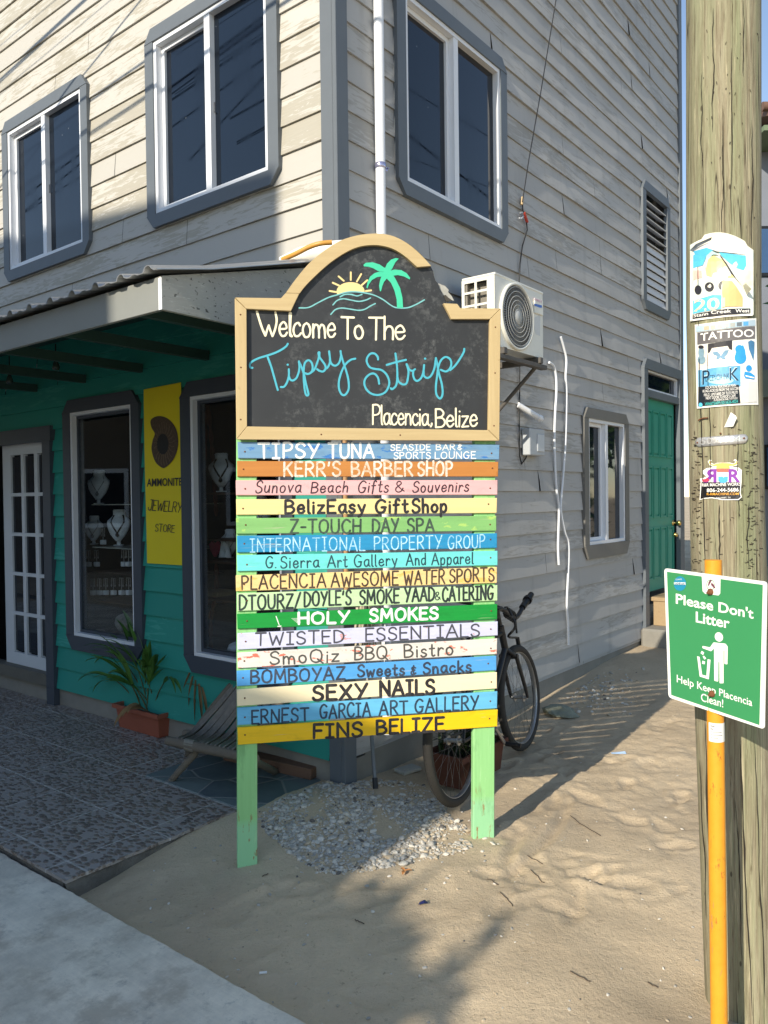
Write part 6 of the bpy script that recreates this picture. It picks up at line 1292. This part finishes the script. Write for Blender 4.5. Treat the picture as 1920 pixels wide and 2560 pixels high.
# bicycle
N_, F_ = G(1150, 2010, .03), G(1312, 1873, .02); bd = (F_ - N_); WB_ = bd.length; bd.normalize(); bz = Vector((0, 0, 1)); bs = Vector((bd.y, -bd.x, 0))
lean = (-bs) * .10; up = (bz + lean).normalized()
bike = empty('bicycle', 'old black bicycle parked by the side wall behind the welcome sign', 'bicycle', N_); RW = .325
paintk = plain('black bike paint', (.02, .02, .022, 1), .4, .3, 20); alum = plain('dull alloy rim', (.42, .42, .42, 1), .4, .2, 50, metal=.8)
def BP(x, y_, side=0.): return bd * x + up * y_ + bs * side
def wheel(cx, yaw, label):
    fx = (bd * math.cos(yaw) + bs * math.sin(yaw)); ax = up.cross(fx).normalized(); c = BP(cx, RW)
    C_ = lambda r, q, o=0.: c + (fx * math.cos(q) + up * math.sin(q)) * r + ax * o
    w_ = MB(); w_.tube([C_(RW - .024, 2 * math.pi * k / 48) for k in range(48)], .0245, 10, closed=True)
    for k in range(90):
        q = 2 * math.pi * k / 90
        for s_ in (-1, 1): p = C_(RW - .004, q, s_ * .010); p2_ = C_(RW - .001, q + .03, s_ * .002); w_.tube([p, p2_], .0028, 4)
    t = w_.build('wheel', rubber, bike, label)
    m = MB(); rp = [(RW - .046, -.013), (RW - .034, -.015), (RW - .032, -.011), (RW - .048, -.006), (RW - .048, .006), (RW - .032, .011), (RW - .034, .015), (RW - .046, .013), (RW - .052, 0), (RW - .046, -.013)]
    m.grid([[C_(r, 2 * math.pi * k / 48, o) for r, o in rp] for k in range(49)]); m.build('rim', alum, t)
    m = MB()
    for k in range(32):
        q = 2 * math.pi * k / 32; s_ = .028 if k % 2 else -.028; m.tube([C_(.02, q + (.9 if k % 4 < 2 else -.9), s_), C_(RW - .05, q)], .0008, 4, caps=False)
    m.build('spokes', plain('tarnished spokes', (.16, .15, .14, 1), .5, .3, 50, metal=.6), t); m = MB(); m.tube([C_(0, 0, -.05), C_(0, 0, .05)], .012, 10); m.tube([C_(0, 0, -.032), C_(0, 0, -.026)], .026, 12); m.tube([C_(0, 0, .026), C_(0, 0, .032)], .026, 12); m.build('hub', alum, t)
    return fx, ax, c
wheel(0, 0, 'rear bicycle wheel nearest the gravel'); fx, ax, fc = wheel(WB_, .03, 'front bicycle wheel beside the wall')
bb = BP(WB_ * .42, .29); st_t = BP(WB_ * .27, .72); hd_b = BP(WB_ - .16, .66); hd_t = BP(WB_ - .20, .80); rh = BP(0, RW)
m = MB()
for a, b_, r in ((bb, st_t, .016), (st_t, hd_t.lerp(hd_b, .3), .016), (bb, hd_b, .019), (hd_t, hd_b, .022)): m.tube([a, b_], r, 10)
for s_ in (-.055, .055): m.tube([bb + bs * s_ * .5, rh + bs * s_], .009, 8); m.tube([st_t + bs * s_ * .3, rh + bs * s_], .008, 8)
m.build('frame', paintk, bike)
m = MB(); cr = BP(WB_ - .11, .60)
for s_ in (-.055, .055): m.tube([hd_b, cr + ax * s_ * .9, fc + ax * s_ + fx * -.02 + up * .06, fc + ax * s_], [.014, .014, .012, .009], 8)
m.tube([cr + ax * -.06, cr + ax * .06], .016, 8); m.build('fork', paintk, bike)
m = MB(); sdp = BP(WB_ * .245, .82); m.tube([st_t, sdp], .013, 8); m.build('seat_post', alum, bike)
m = MB(); rows = []
for i in range(9):
    t = i / 8; wv_ = .085 * (1 - t) ** 1.2 + .018; rows.append([sdp + bd * (-.13 + .27 * t) + bs * (wv_ * math.sin(q)) + up * (.02 + .03 * math.cos(q)) for q in [-1.9 + 3.8 * k / 8 for k in range(9)]])
m.grid(rows); o = m.build('saddle', black_plastic, bike); o.modifiers.new('t', 'SOLIDIFY').thickness = .02
sm_t = BP(WB_ - .225, .90); m = MB(); m.tube([hd_t, sm_t], .014, 8); m.tube([sm_t, sm_t + bd * .07], .014, 8)
gr = fromB(*W2(1328, 1486, .22)) - N_; gc = sm_t + bd * .07; arm = gr - gc
kk = fromB(*W2(1288, 1545, .30)) - N_
m.tube([tuple(q) for q in spline([gc - bs * .30 + bd * -.12 + up * .06, gc - bs * .16 + up * .02, gc, kk, kk.lerp(gr, .5), gr], 4)], .015, 8); m.build('handlebar', paintk, bike)
m = MB(); m.tube([kk.lerp(gr, .42), kk.lerp(gr, .9)], .022, 10); m.tube([kk.lerp(gr, .86), gr], .021, 10); m.tube([kk.lerp(gr, .72), kk.lerp(gr, .80)], .032, 10); m.build('grip', black_plastic, bike)
m = MB()
for k in range(4): q = kk.lerp(gc, .15 + .16 * k); m.tube([q + bs * (.04 * math.cos(a_)) * .3 + bd * .02 * math.cos(a_) + up * (.034 * math.sin(a_)) for a_ in [i * .63 for i in range(10)]], .007, 6, closed=True)
m.tube([tuple(q) for q in spline([gc + bs * .05, gc + bs * .08 - up * .10, gc + bs * .02 - up * .17 + bd * .02, kk - up * .13], 5)], .008, 6); m.tube([kk - up * .13, kk - up * .20 + bd * .015], .014, 8); m.tube([kk + up * .02, kk - up * .10], .007, 6); m.build('cable_lock', black_plastic, bike)
m = MB(); m.lathe([(.085, -.003), (.092, 0), (.085, .003), (.02, .004)], bb, 28, tuple(bs)); m.tube([bb, bb + bs * .06], .014, 8); m.tube([bb + bs * .06, bb + bs * .06 + bd * .12 - up * .12], .010, 8); m.tube([bb - bs * .06, bb - bs * .06 - bd * .12 + up * .12], .010, 8); m.tube([bb + bs * .02, bb - bs * .06], .012, 8); m.build('crankset', steel, bike)
for s_, q in ((1, bb + bs * .06 + bd * .12 - up * .12), (-1, bb - bs * .06 - bd * .12 + up * .12)):
    m = MB(); v_ = q + bs * s_ * .05; m.tube([v_ - bs * .045, v_ + bs * .045], .014, 6); m.build('pedal', black_plastic, bike)
# ------------------------------------------------ door steps
sp1 = bempty('concrete_step', 'low rough concrete step at the foot of the green door', 'step'); a = W2(1590, 1600, .1)
m = MB(); m.box(4.36, 5.8, -.62, -.02, -.1, .30, .02); m.build('step', concrete, sp1)
sp2 = bempty('wooden_step', 'small wooden step with a plank tread below the green door', 'step')
pine = wood_mat('weathered pine', (.42, .30, .17, 1), (.25, .17, .09, 1), 0, .7)
m = MB(); m.box(4.60, 5.5, -.30, -.03, .545, .585, .004); m.build('tread', pine, sp2)
for x_ in (4.61, 5.41): m = MB(); m.box(x_, x_ + .09, -.28, -.06, .301, .544, .004); m.build('leg', pine, sp2)
for k, (x_, z_, lab) in enumerate(((4.80, .301, 'red brown broken stone under the wooden step'), (5.02, .301, 'second broken stone under the wooden step, farther from the camera'))):
    bm = bmesh.new(); bmesh.ops.create_icosphere(bm, subdivisions=2, radius=.12)
    for q in bm.verts: q.co *= 1 + .35 * noise.noise(q.co * 9 + Vector((k * 5, 0, 0))); q.co.z = max(-.05, q.co.z * .7); q.co += Vector((x_, -.22, z_ + .05))
    me = bpy.data.meshes.new('broken_stone'); bm.to_mesh(me); bm.free(); me.materials.append(plain('red stone', (.30, .19, .14, 1), .9, .4, 16, bump=.8)); o = bpy.data.objects.new('broken_stone', me); COL.objects.link(o); bframe(o); tag(o, lab, 'stone', 'stones under the wooden step')
# ------------------------------------------------ gravel, chips and litter
stone_pal = [plain('gravel ' + n_, c_, .9, .25, 25, bump=.6) for n_, c_ in (('pale', (.58, .54, .47, 1)), ('grey', (.39, .365, .32, 1)), ('tan', (.47, .39, .28, 1)), ('dark', (.13, .12, .11, 1)))]
import itertools
def stones(name, pts, seed):
    rnd = random.Random(seed); base = []
    for k in range(14):
        bm = bmesh.new(); bmesh.ops.create_icosphere(bm, subdivisions=2, radius=1)
        ax_ = [(Vector((rnd.gauss(0, 1), rnd.gauss(0, 1), rnd.gauss(0, 1))).normalized(), rnd.uniform(.55, .85)) for _ in range(7)]
        for q in bm.verts:
            for n_, d_ in ax_:
                e = q.co.dot(n_) - d_
                if e > 0: q.co -= n_ * e * .9
            q.co *= 1 + .08 * noise.noise(q.co * 1.5 + Vector((k * 9, 0, 0)))
        bm.verts.index_update(); base.append(([q.co.copy() for q in bm.verts], [[q.index for q in f.verts] for f in bm.faces])); bm.free()
    V = []; Fc = []; mi = []
    for X, Y, r in pts:
        vs, fs = rnd.choice(base); M_ = Matrix.Rotation(rnd.uniform(0, 6.3), 3, 'Z') @ Matrix.Rotation(rnd.gauss(0, .35), 3, 'X'); s3 = Vector((r * rnd.uniform(.9, 1.5), r * rnd.uniform(.7, 1.1), r * rnd.uniform(.35, .75)))
        z_ = ground_z(X, Y) + s3.z * rnd.uniform(.1, .6); o = len(V); V += [M_ @ Vector((v.x * s3.x, v.y * s3.y, v.z * s3.z)) + Vector((X, Y, z_)) for v in vs]; k = rnd.choices(range(4), (5, 4, 3, .5))[0]
        for f in fs: Fc.append([i + o for i in f]); mi.append(k)
    me = bpy.data.meshes.new(name); me.from_pydata(V, [], Fc)
    for q in stone_pal: me.materials.append(q)
    me.polygons.foreach_set('material_index', mi); me.polygons.foreach_set('use_smooth', [False] * len(Fc))
    o = bpy.data.objects.new(name, me); COL.objects.link(o); o['kind'] = 'stuff'; return o
rnd = random.Random(77)
def inpoly(x, y, P):
    c = False; j = len(P) - 1
    for i in range(len(P)):
        if (P[i][1] > y) != (P[j][1] > y) and x < (P[j][0] - P[i][0]) * (y - P[i][1]) / (P[j][1] - P[i][1]) + P[i][0]: c = not c
        j = i
    return c
HP = [(645, 2030), (700, 1992), (790, 1962), (860, 1950), (960, 1945), (1060, 1955), (1100, 1985), (1130, 2035), (1185, 2062), (1180, 2105), (1100, 2130), (1010, 2150), (900, 2168), (800, 2165), (720, 2120), (655, 2065)]
pts = []
while len(pts) < 7500:
    x, y = rnd.uniform(640, 1190), rnd.uniform(1940, 2175)
    if not inpoly(x, y, HP): continue
    d_ = noise.noise(Vector((x * .012, y * .02, 3)))
    if rnd.random() > .70 + d_ * 1.3: continue
    g = G(x, y, .03); b_ = toB(g)
    if b_.x > .0 and b_.y > -.02 or (b_.y > .14 and b_.x > -1.5): continue
    pts.append((g.x, g.y, min(.020, .0032 + rnd.expovariate(1 / .0030))))
stones('gravel', pts, 3)
pts = []
for k in range(900):
    x, y = rnd.uniform(150, 1760), rnd.uniform(1700, 2555); g = G(x, y, 0); b_ = toB(g)
    if (b_.y > .12 and b_.x < .1) or b_.x < -1.46 or (b_.x > -.05 and b_.y > -.05) : continue
    near = math.exp(-((x - 950) / 300) ** 2 - ((y - 2110) / 90) ** 2)
    if rnd.random() > .42 + near and x < 1200: continue
    if x > 1250 and y > 1760 and rnd.random() > .3: continue
    pts.append((g.x, g.y, rnd.uniform(.0025, .0075) * (1 + near)))
for k in range(220):
    x, y = rnd.gauss(1490, 55), rnd.gauss(1735, 26); g = G(x, y, .02); b_ = toB(g)
    if b_.y < -.12: pts.append((g.x, g.y, rnd.uniform(.005, .018)))
stones('scattered_pebbles', pts, 9)
# twigs and small litter
def small(name, label, cat, build, loc, rz=0.): o = build; o.name = name; o.location = loc; o.rotation_euler = (0, 0, rz); return tag(o, label, cat)
g = G(648, 2396, 0); m = MB(); m.tube([(0, 0, 0), (.026, 0, 0)], .0042, 10); small('cigarette_butt', 'white cigarette butt on the sand near the pavement', 'cigarette butt', m.build('cigarette_butt', paper), (g.x, g.y, ground_z(g.x, g.y) + .004), .15)
g = G(1058, 2265, 0); m = MB(); m.add([Vector(p) for p in ((-.02, -.008, .004), (.004, -.012, .012), (.022, .0, .004), (.008, .012, .014), (-.014, .01, .006), (0, 0, .018))], [(0, 1, 5), (1, 2, 5), (2, 3, 5), (3, 4, 5), (4, 0, 5)]); small('crumpled_wrapper', 'crumpled dark blue wrapper on the sand', 'litter', m.build('crumpled_wrapper', plain('navy foil', srgb(36, 40, 86), .35, .2, 40)), (g.x, g.y, ground_z(g.x, g.y)))
g = G(1545, 1879, .02); m = MB(); m.add([Vector(p) for p in ((-.04, 0, .006), (.05, -.01, .004), (.05, .012, .014), (-.04, .016, .008))], [(0, 1, 2, 3)]); o = small('plastic_strip', 'pale blue strip of plastic at the edge of the sign shadow', 'litter', m.build('plastic_strip', plain('pale plastic', srgb(170, 196, 226), .4, .05, 20)), (g.x, g.y, ground_z(g.x, g.y)), .1); o.modifiers.new('t', 'SOLIDIFY').thickness = .001
g = G(1012, 2185, 0); m = MB(); 
for k in range(3): blade(m, (0, 0, .008), (math.cos(k * 2.2), math.sin(k * 2.2), .25), .035, .008, 1.0, .4, 6)
small('dry_leaf_curl', 'curled orange brown dry leaf on the sand below the gravel', 'leaf', m.build('dry_leaf_curl', plain('rusty leaf', srgb(176, 120, 70), .7, .3, 30)), (g.x, g.y, ground_z(g.x, g.y)))
g = G(1403, 1788, .02); m = MB(); bm = bmesh.new(); bmesh.ops.create_icosphere(bm, subdivisions=3, radius=.07)
for q in bm.verts: q.co *= 1 + .55 * noise.noise(q.co * 16) + .2 * noise.noise(q.co * 45); q.co.x *= 1.7; q.co.z = max(-.02, q.co.z * .8)
me = bpy.data.meshes.new('concrete_lump'); bm.to_mesh(me); bm.free(); me.materials.append(plain('greenish concrete', (.22, .23, .18, 1), .95, .4, 16, bump=.8)); o = bpy.data.objects.new('concrete_lump', me); COL.objects.link(o); o.location = (g.x, g.y, ground_z(g.x, g.y) + .025); o.rotation_euler = (0, 0, -.35); tag(o, 'greenish lump of concrete on the sand by the bicycle', 'rock')
g = G(1020, 1912, .05); m = MB(); m.box(-.07, .07, -.045, .045, 0, .02, .004); m.box(-.035, .035, -.022, .022, .0201, .024, .002); small('plastic_cover', 'off white plastic cover plate lying on the gravel by the wall', 'litter', m.build('plastic_cover', plain('dirty plastic', srgb(180, 178, 168), .6, .15, 20)), (g.x, g.y, ground_z(g.x, g.y) + .005), .7)
tw_g = 'twigs on the sand'; twm = plain('twig', (.09, .065, .045, 1), .9, .4, 40); k = 0
for pxs in (((1318, 2139), (1358, 2158)), ((1326, 2176), (1360, 2206)), ((1218, 2200), (1244, 2216)), ((1250, 2236), (1282, 2262)), ((1425, 2040), (1500, 2092)), ((886, 2292), (908, 2300)), ((1618, 2426), (1646, 2436)), ((1424, 2424), (1474, 2448)), ((655, 2190), (672, 2183))):
    a, b_ = G(*pxs[0]), G(*pxs[1]); m = MB(); n = 6; P = [a.lerp(b_, i / n) + Vector((rnd.uniform(-.004, .004), rnd.uniform(-.004, .004), 0)) for i in range(n + 1)]
    P = [Vector((p.x - a.x, p.y - a.y, ground_z(p.x, p.y) + .004)) for p in P]; m.tube(P, .0019, 5); o = m.build('twig', twm); o.location = (a.x, a.y, 0)
    tag(o, ('thin dark twig on the lit sand right of the sign, nearest the tyre track', 'twig below it on the lit sand, slanting down to the right', 'short twig at the foot of the right post', 'dark twig farther down the sand below the right post', 'long thin twig in the rippled sand by the sign shadow', 'small twig in the middle of the shaded sand', 'reddish twig near the orange pipe', 'long pale twig in front of the orange pipe', 'tiny twig beside the left post')[k], 'twig', tw_g); k += 1
# ================================================================== ACROSS THE STREET (behind the camera) AND NEXT DOOR
Lh = Vector((math.sin(SUN_AZ), math.cos(SUN_AZ), 0)); Le = Vector((Lh.y, -Lh.x, 0)); TE = math.tan(SUN_EL)
def LW(a, s, b): return Le * a + Lh * s + Vector((0, 0, b - s * TE))     # a: across the sun's path, b: height its shadow has at the camera
stucco = plain('street house plaster', (.42, .40, .36, 1), .9, .15, 3); tin = plain('tin roof', (.30, .28, .26, 1), .5, .2, 4)
sh = empty('street_house', 'plastered house across the street whose shadow falls on the shop front, seen only in reflections', 'house', LW(-3.12, -8, 0) * 1)
sh.location.z = 0; S0 = Vector(sh.location)
def lbox(mb, a0, a1, s0, s1, z00, z01, zt=None):
    P = [Le * a + Lh * s - S0 for a, s in ((a0, s0), (a1, s0), (a1, s1), (a0, s1))]; zt = zt or (z01,) * 4
    mb.add([p + Vector((0, 0, z00)) for p in P] + [p + Vector((0, 0, z)) for p, z in zip(P, zt)], [(3, 2, 1, 0), (4, 5, 6, 7), (0, 1, 5, 4), (1, 2, 6, 5), (2, 3, 7, 6), (3, 0, 4, 7)])
def bz(b): return b + 8 * TE
m = MB(); lbox(m, -13, -3.14, -17, -8, -.2, 0, (bz(6.3) , bz(5.12), bz(5.12), bz(6.3))); m.build('wall', stucco, sh)
m = MB(); lbox(m, -3.139, -2.05, -16, -8.2, -.2, bz(1.99) + .2 * TE); m.build('side_annex', plain('annex boards', (.20, .17, .13, 1), .8, .2, 4), sh)
for i in range(4):
    for z_ in (1.0, 4.2):
        m = MB(); lbox(m, -11.5 + i * 2.2, -10.3 + i * 2.2, -8.0, -7.94, z_, z_ + 1.4); fr = m.build('window', white_pvc, sh); m = MB(); lbox(m, -11.42 + i * 2.2, -10.38 + i * 2.2, -7.939, -7.935, z_ + .08, z_ + 1.32); m.build('pane', win_glass, fr)
s2 = empty('street_house', 'dark boarded house farther along the street, seen only in the shop window reflections', 'house', (-15, 1.5, 0), R(8)); m = MB(); m.box(-6, 0, -7, 9, -.2, 4.6); m.build('wall', plain('brown boards', (.15, .12, .09, 1), .8, .3, 3), s2)
m = MB(); m.prism([Vector((.9, -8, 4.4)), Vector((-3, -8, 6.4)), Vector((-7, -8, 4.4))], (0, 0, 0), (0, 18, 0)); m.build('roof', tin, s2)
for k in range(4):
    m = MB(); m.box(.0, .04, -5.5 + k * 3.6, -4.2 + k * 3.6, 1., 2.4); fr = m.build('window', white_pvc, s2); m = MB(); m.box(.041, .045, -5.4 + k * 3.6, -4.3 + k * 3.6, 1.1, 2.3); m.build('pane', win_glass, fr)
def tree(loc, h, rad, n, label, name='broadleaf_tree', cat='tree', ls=.09, seed=1, group=None, flat=.8, lm=None):
    rnd = random.Random(seed); t = empty(name, label, cat, loc, 0, group)
    m = MB(); tp = Vector((rnd.uniform(-.2, .2), rnd.uniform(-.2, .2), h)); m.tube([(0, 0, -.2), tp * .3 + Vector((.05, 0, 0)), tp * .65, tp], [.035 * h, .028 * h, .02 * h, .008 * h], 8)
    ends = []
    for k in range(9):
        b0 = tp * rnd.uniform(.55, .95); d_ = Vector((rnd.gauss(0, 1), rnd.gauss(0, 1), rnd.uniform(-.1, .9))).normalized() * rad * rnd.uniform(.5, .9); m.tube([b0, b0 + d_ * .5 + Vector((0, 0, .06)), b0 + d_], [.012 * h, .008 * h, .003 * h], 6); ends.append(b0 + d_)
    m.build('trunk', plain('bark', (.13, .10, .075, 1), .9, .3, 12), t)
    cl = [tp + Vector((q.x, q.y, q.z * flat)) * rad * rnd.uniform(.35, .95) for q in [Vector((rnd.gauss(0, 1), rnd.gauss(0, 1), rnd.gauss(0, 1))).normalized() for _ in range(26)]] + ends
    m = MB()
    for k in range(n):
        c = rnd.choice(cl); p = c + Vector((rnd.gauss(0, 1), rnd.gauss(0, 1), rnd.gauss(0, .7))) * rad * .17; u = Vector((rnd.gauss(0, 1), rnd.gauss(0, 1), rnd.gauss(0, .6))).normalized(); v = u.cross(Vector((rnd.gauss(0, 1), rnd.gauss(0, 1), rnd.gauss(0, 1)))).normalized() * ls * .45; u = u * ls
        m.add([p - u, p - u * .2 + v, p + u, p - u * .2 - v], [(0, 1, 2, 3)])
    m.build('crown', lm or leafm, t); return t
lfm = Mat('tree leaf', (.05, .11, .025, 1), .5, .4); lfm.col(lfm.mix(lfm.noise(1.5), (.030, .08, .016, 1), (.10, .17, .04, 1))); leafm = lfm.m
p = LW(-1.98, -7, .12); tree(Vector((p.x, p.y, 0)), p.z, 1.05, 15000, 'small leafy tree behind the camera shading the sand', seed=4, ls=.12, flat=1.0)
g_r = 'trees beside the side yard'
tree(Vector((9.5, 12.5, .1)), 4.2, 2.6, 5000, 'broad leafy tree beyond the right edge, reflected in the low window', seed=7, ls=.22, group=g_r); tree(Vector((13.5, 15.5, .1)), 5.0, 3.0, 5000, 'farther leafy tree beyond the right edge', seed=8, ls=.25, group=g_r); tree(Vector((8.6, 9.0, .1)), 2.0, 1.5, 3500, 'low bushy tree beyond the right edge', seed=9, ls=.16, group=g_r)
def palm(loc, h, label, seed):
    rnd = random.Random(seed); t = empty('palm_tree', label, 'tree', loc, 0, g_r); m = MB(); m.tube([(0, 0, -.2), (.1, .05, h * .4), (.25, .1, h)], [.16, .12, .09], 10); m.build('trunk', plain('palm bark', (.22, .18, .13, 1), .9, .3, 8), t)
    for k in range(15):
        a_ = k * 2.4; d_ = Vector((math.cos(a_), math.sin(a_), rnd.uniform(.1, 1.1))).normalized(); pp_ = Vector((.25, .1, h)); m = MB(); pts = [pp_.copy()]
        for i in range(10): pp_ = pp_ + d_ * .24; d_ = (d_ + Vector((0, 0, -.16))).normalized(); pts.append(pp_.copy())
        m.tube(pts, [.02 - .0016 * i for i in range(11)], 5)
        for i in range(1, 11):
            sd = (pts[i] - pts[i - 1]).cross(Vector((0, 0, 1))).normalized()
            for s_ in (-1, 1):
                for j in range(2): b0 = pts[i - 1].lerp(pts[i], j * .5); m.add([b0, b0 + (sd * s_ * .25 + (pts[i] - pts[i - 1]) * .3 + Vector((0, 0, -.12))), b0 + (sd * s_ * .52 + (pts[i] - pts[i - 1]) * .8 + Vector((0, 0, -.34))), b0 + (pts[i] - pts[i - 1]) * .22], [(0, 1, 2, 3)])
        m.build('frond', leafm, t)
palm(Vector((10.2, 10.6, .1)), 5.2, 'tall coconut palm beyond the right edge, reflected over the green door', 3)
# neighbour house at the right edge, mostly hidden by the pole
nh = empty('neighbour_house', 'white house with shade painted into its wall and brown eaves showing at the right edge behind the pole', 'house', (7.4, 16, 0)); nw = plain('white plaster with painted shade', (.20, .215, .25, 1), .9, .12, 3)  # white wall; the blue grey tone is its shade put into the colour
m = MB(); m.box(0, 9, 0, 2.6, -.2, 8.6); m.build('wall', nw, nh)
m = MB(); m.prism([Vector((-.05, -1.0, 9.0)), Vector((-.05, 1.2, 9.9)), Vector((-.05, 2.8, 9.0)), Vector((-.05, 2.8, 8.75)), Vector((-.05, 1.2, 9.6)), Vector((-.05, -1.0, 8.75))], (0, 0, 0), (9.4, 0, 0)); m.tube([(-.16, -1.0, 8.92), (9.2, -1.0, 8.92)], .09, 8); m.build('roof', plain('brown tiles', (.16, .09, .06, 1), .7, .3, 8), nh)
m = MB(); m.box(-.1, 9, -.95, -.002, 8.5, 8.6); m.build('soffit', plain('green soffit', (.16, .20, .12, 1), .8, .2, 6), nh)
m = MB(); m.box(-.06, 9, -.16, 0, 3.55, 4.1); m.build('band', plain('sage band', (.24, .27, .22, 1), .8, .1, 6), nh)
for x_, z0_, z1_ in ((.12, 6.0, 7.0), (.3, 1.7, 2.6), (3.0, 6.0, 7.0)):
    m = MB(); m.box(x_, x_ + 1.3, -.05, -.001, z0_, z1_); fr = m.build('window', black_plastic, nh); m = MB(); m.box(x_ + .06, x_ + .62, -.056, -.051, z0_ + .06, z1_ - .06); m.box(x_ + .68, x_ + 1.24, -.056, -.051, z0_ + .06, z1_ - .06); m.build('pane', plain('sky blue pane', (.05, .10, .20, 1), .05, .2, 2), fr)
# overhead cables in front of the upper storey, known by their shadows
wg = 'overhead cables crossing in front of the house'; wm_ = black_plastic
for i, (p0, p1, e0, e1, dist, r, lab) in enumerate((((0, 195), (207, 0), .6, 3, 2.2, .011, 'thick cable casting the steep shadow at the top left'), ((0, 203), (213, 0), .6, 3, 2.3, .008, 'thin cable paired with the thick one at the top left'), ((0, 113), (135, 0), .6, 4, 2.2, .0035, 'hairline cable nearest the top left corner'), ((43, 195), (272, 0), .6, 3, 2.2, .0035, 'hairline cable right of the thick pair'), ((145, 272), (347, 0), 1., 3, 2.1, .008, 'cable whose shadow meets the top of the left window'),
        ((224, 248), (359, 154), 1.7, 6, 2.4, .010, 'cable whose shadow crosses between the two windows, uppermost'), ((224, 330), (359, 239), 1.7, 6, 2.5, .008, 'cable whose shadow crosses between the windows, middle one'), ((224, 337), (359, 246), 1.7, 6, 2.5, .006, 'cable whose shadow runs just under the middle one'))):
    a, b_ = W1(*p0, .016), W1(*p1, .016); a = fromB(*a); b_ = fromB(*b_); v = b_ - a; A_ = a - v * e0 - LD * dist; B_ = b_ + v * e1 - LD * dist; m = MB(); m.tube([A_, A_.lerp(B_, .5) + Vector((0, 0, -.0)), B_], r, 6); o = m.build('overhead_cable', wm_); tag(o, lab, 'cable', wg)

# the same street's cables as the window panes mirror them
def mirror(px, py, P, n, dist, off):
    d = ray(px, py).normalized(); X = onplane(px, py, P + n * off, n); r = d - 2 * d.dot(n) * n; return X + r * dist
for i, (p0, p1, P_, n_, dist, r, lab) in enumerate((((412, 257), (664, 90), K, -d2, 9, .016, 'cable mirrored across the big front window, upper'), ((414, 325), (664, 145), K, -d2, 9.3, .013, 'cable mirrored across the big front window, lower'), ((50, 495), (201, 386), K, -d2, 9.6, .014, 'cable mirrored in the left window, upper'), ((52, 532), (201, 410), K, -d2, 10, .013, 'cable mirrored in the left window, middle'), ((52, 534), (201, 443), K, -d2, 10.4, .009, 'cable mirrored in the left window, lowest'),
        ((1017, 330), (1238, 508), K, -d1, 11, .016, 'cable mirrored in the side window, thick'), ((1017, 217), (1229, 347), K, -d1, 11.5, .008, 'cable mirrored in the side window, thin upper'), ((1019, 391), (1229, 471), K, -d1, 12, .007, 'cable mirrored in the side window, thin lower'))):
    a, b_ = mirror(*p0, P_, n_, dist, -.016), mirror(*p1, P_, n_, dist, -.016); v = b_ - a; m = MB(); m.tube([a - v * .8, b_ + v * .8], r, 6); o = m.build('overhead_cable', wm_); tag(o, lab, 'cable', wg)
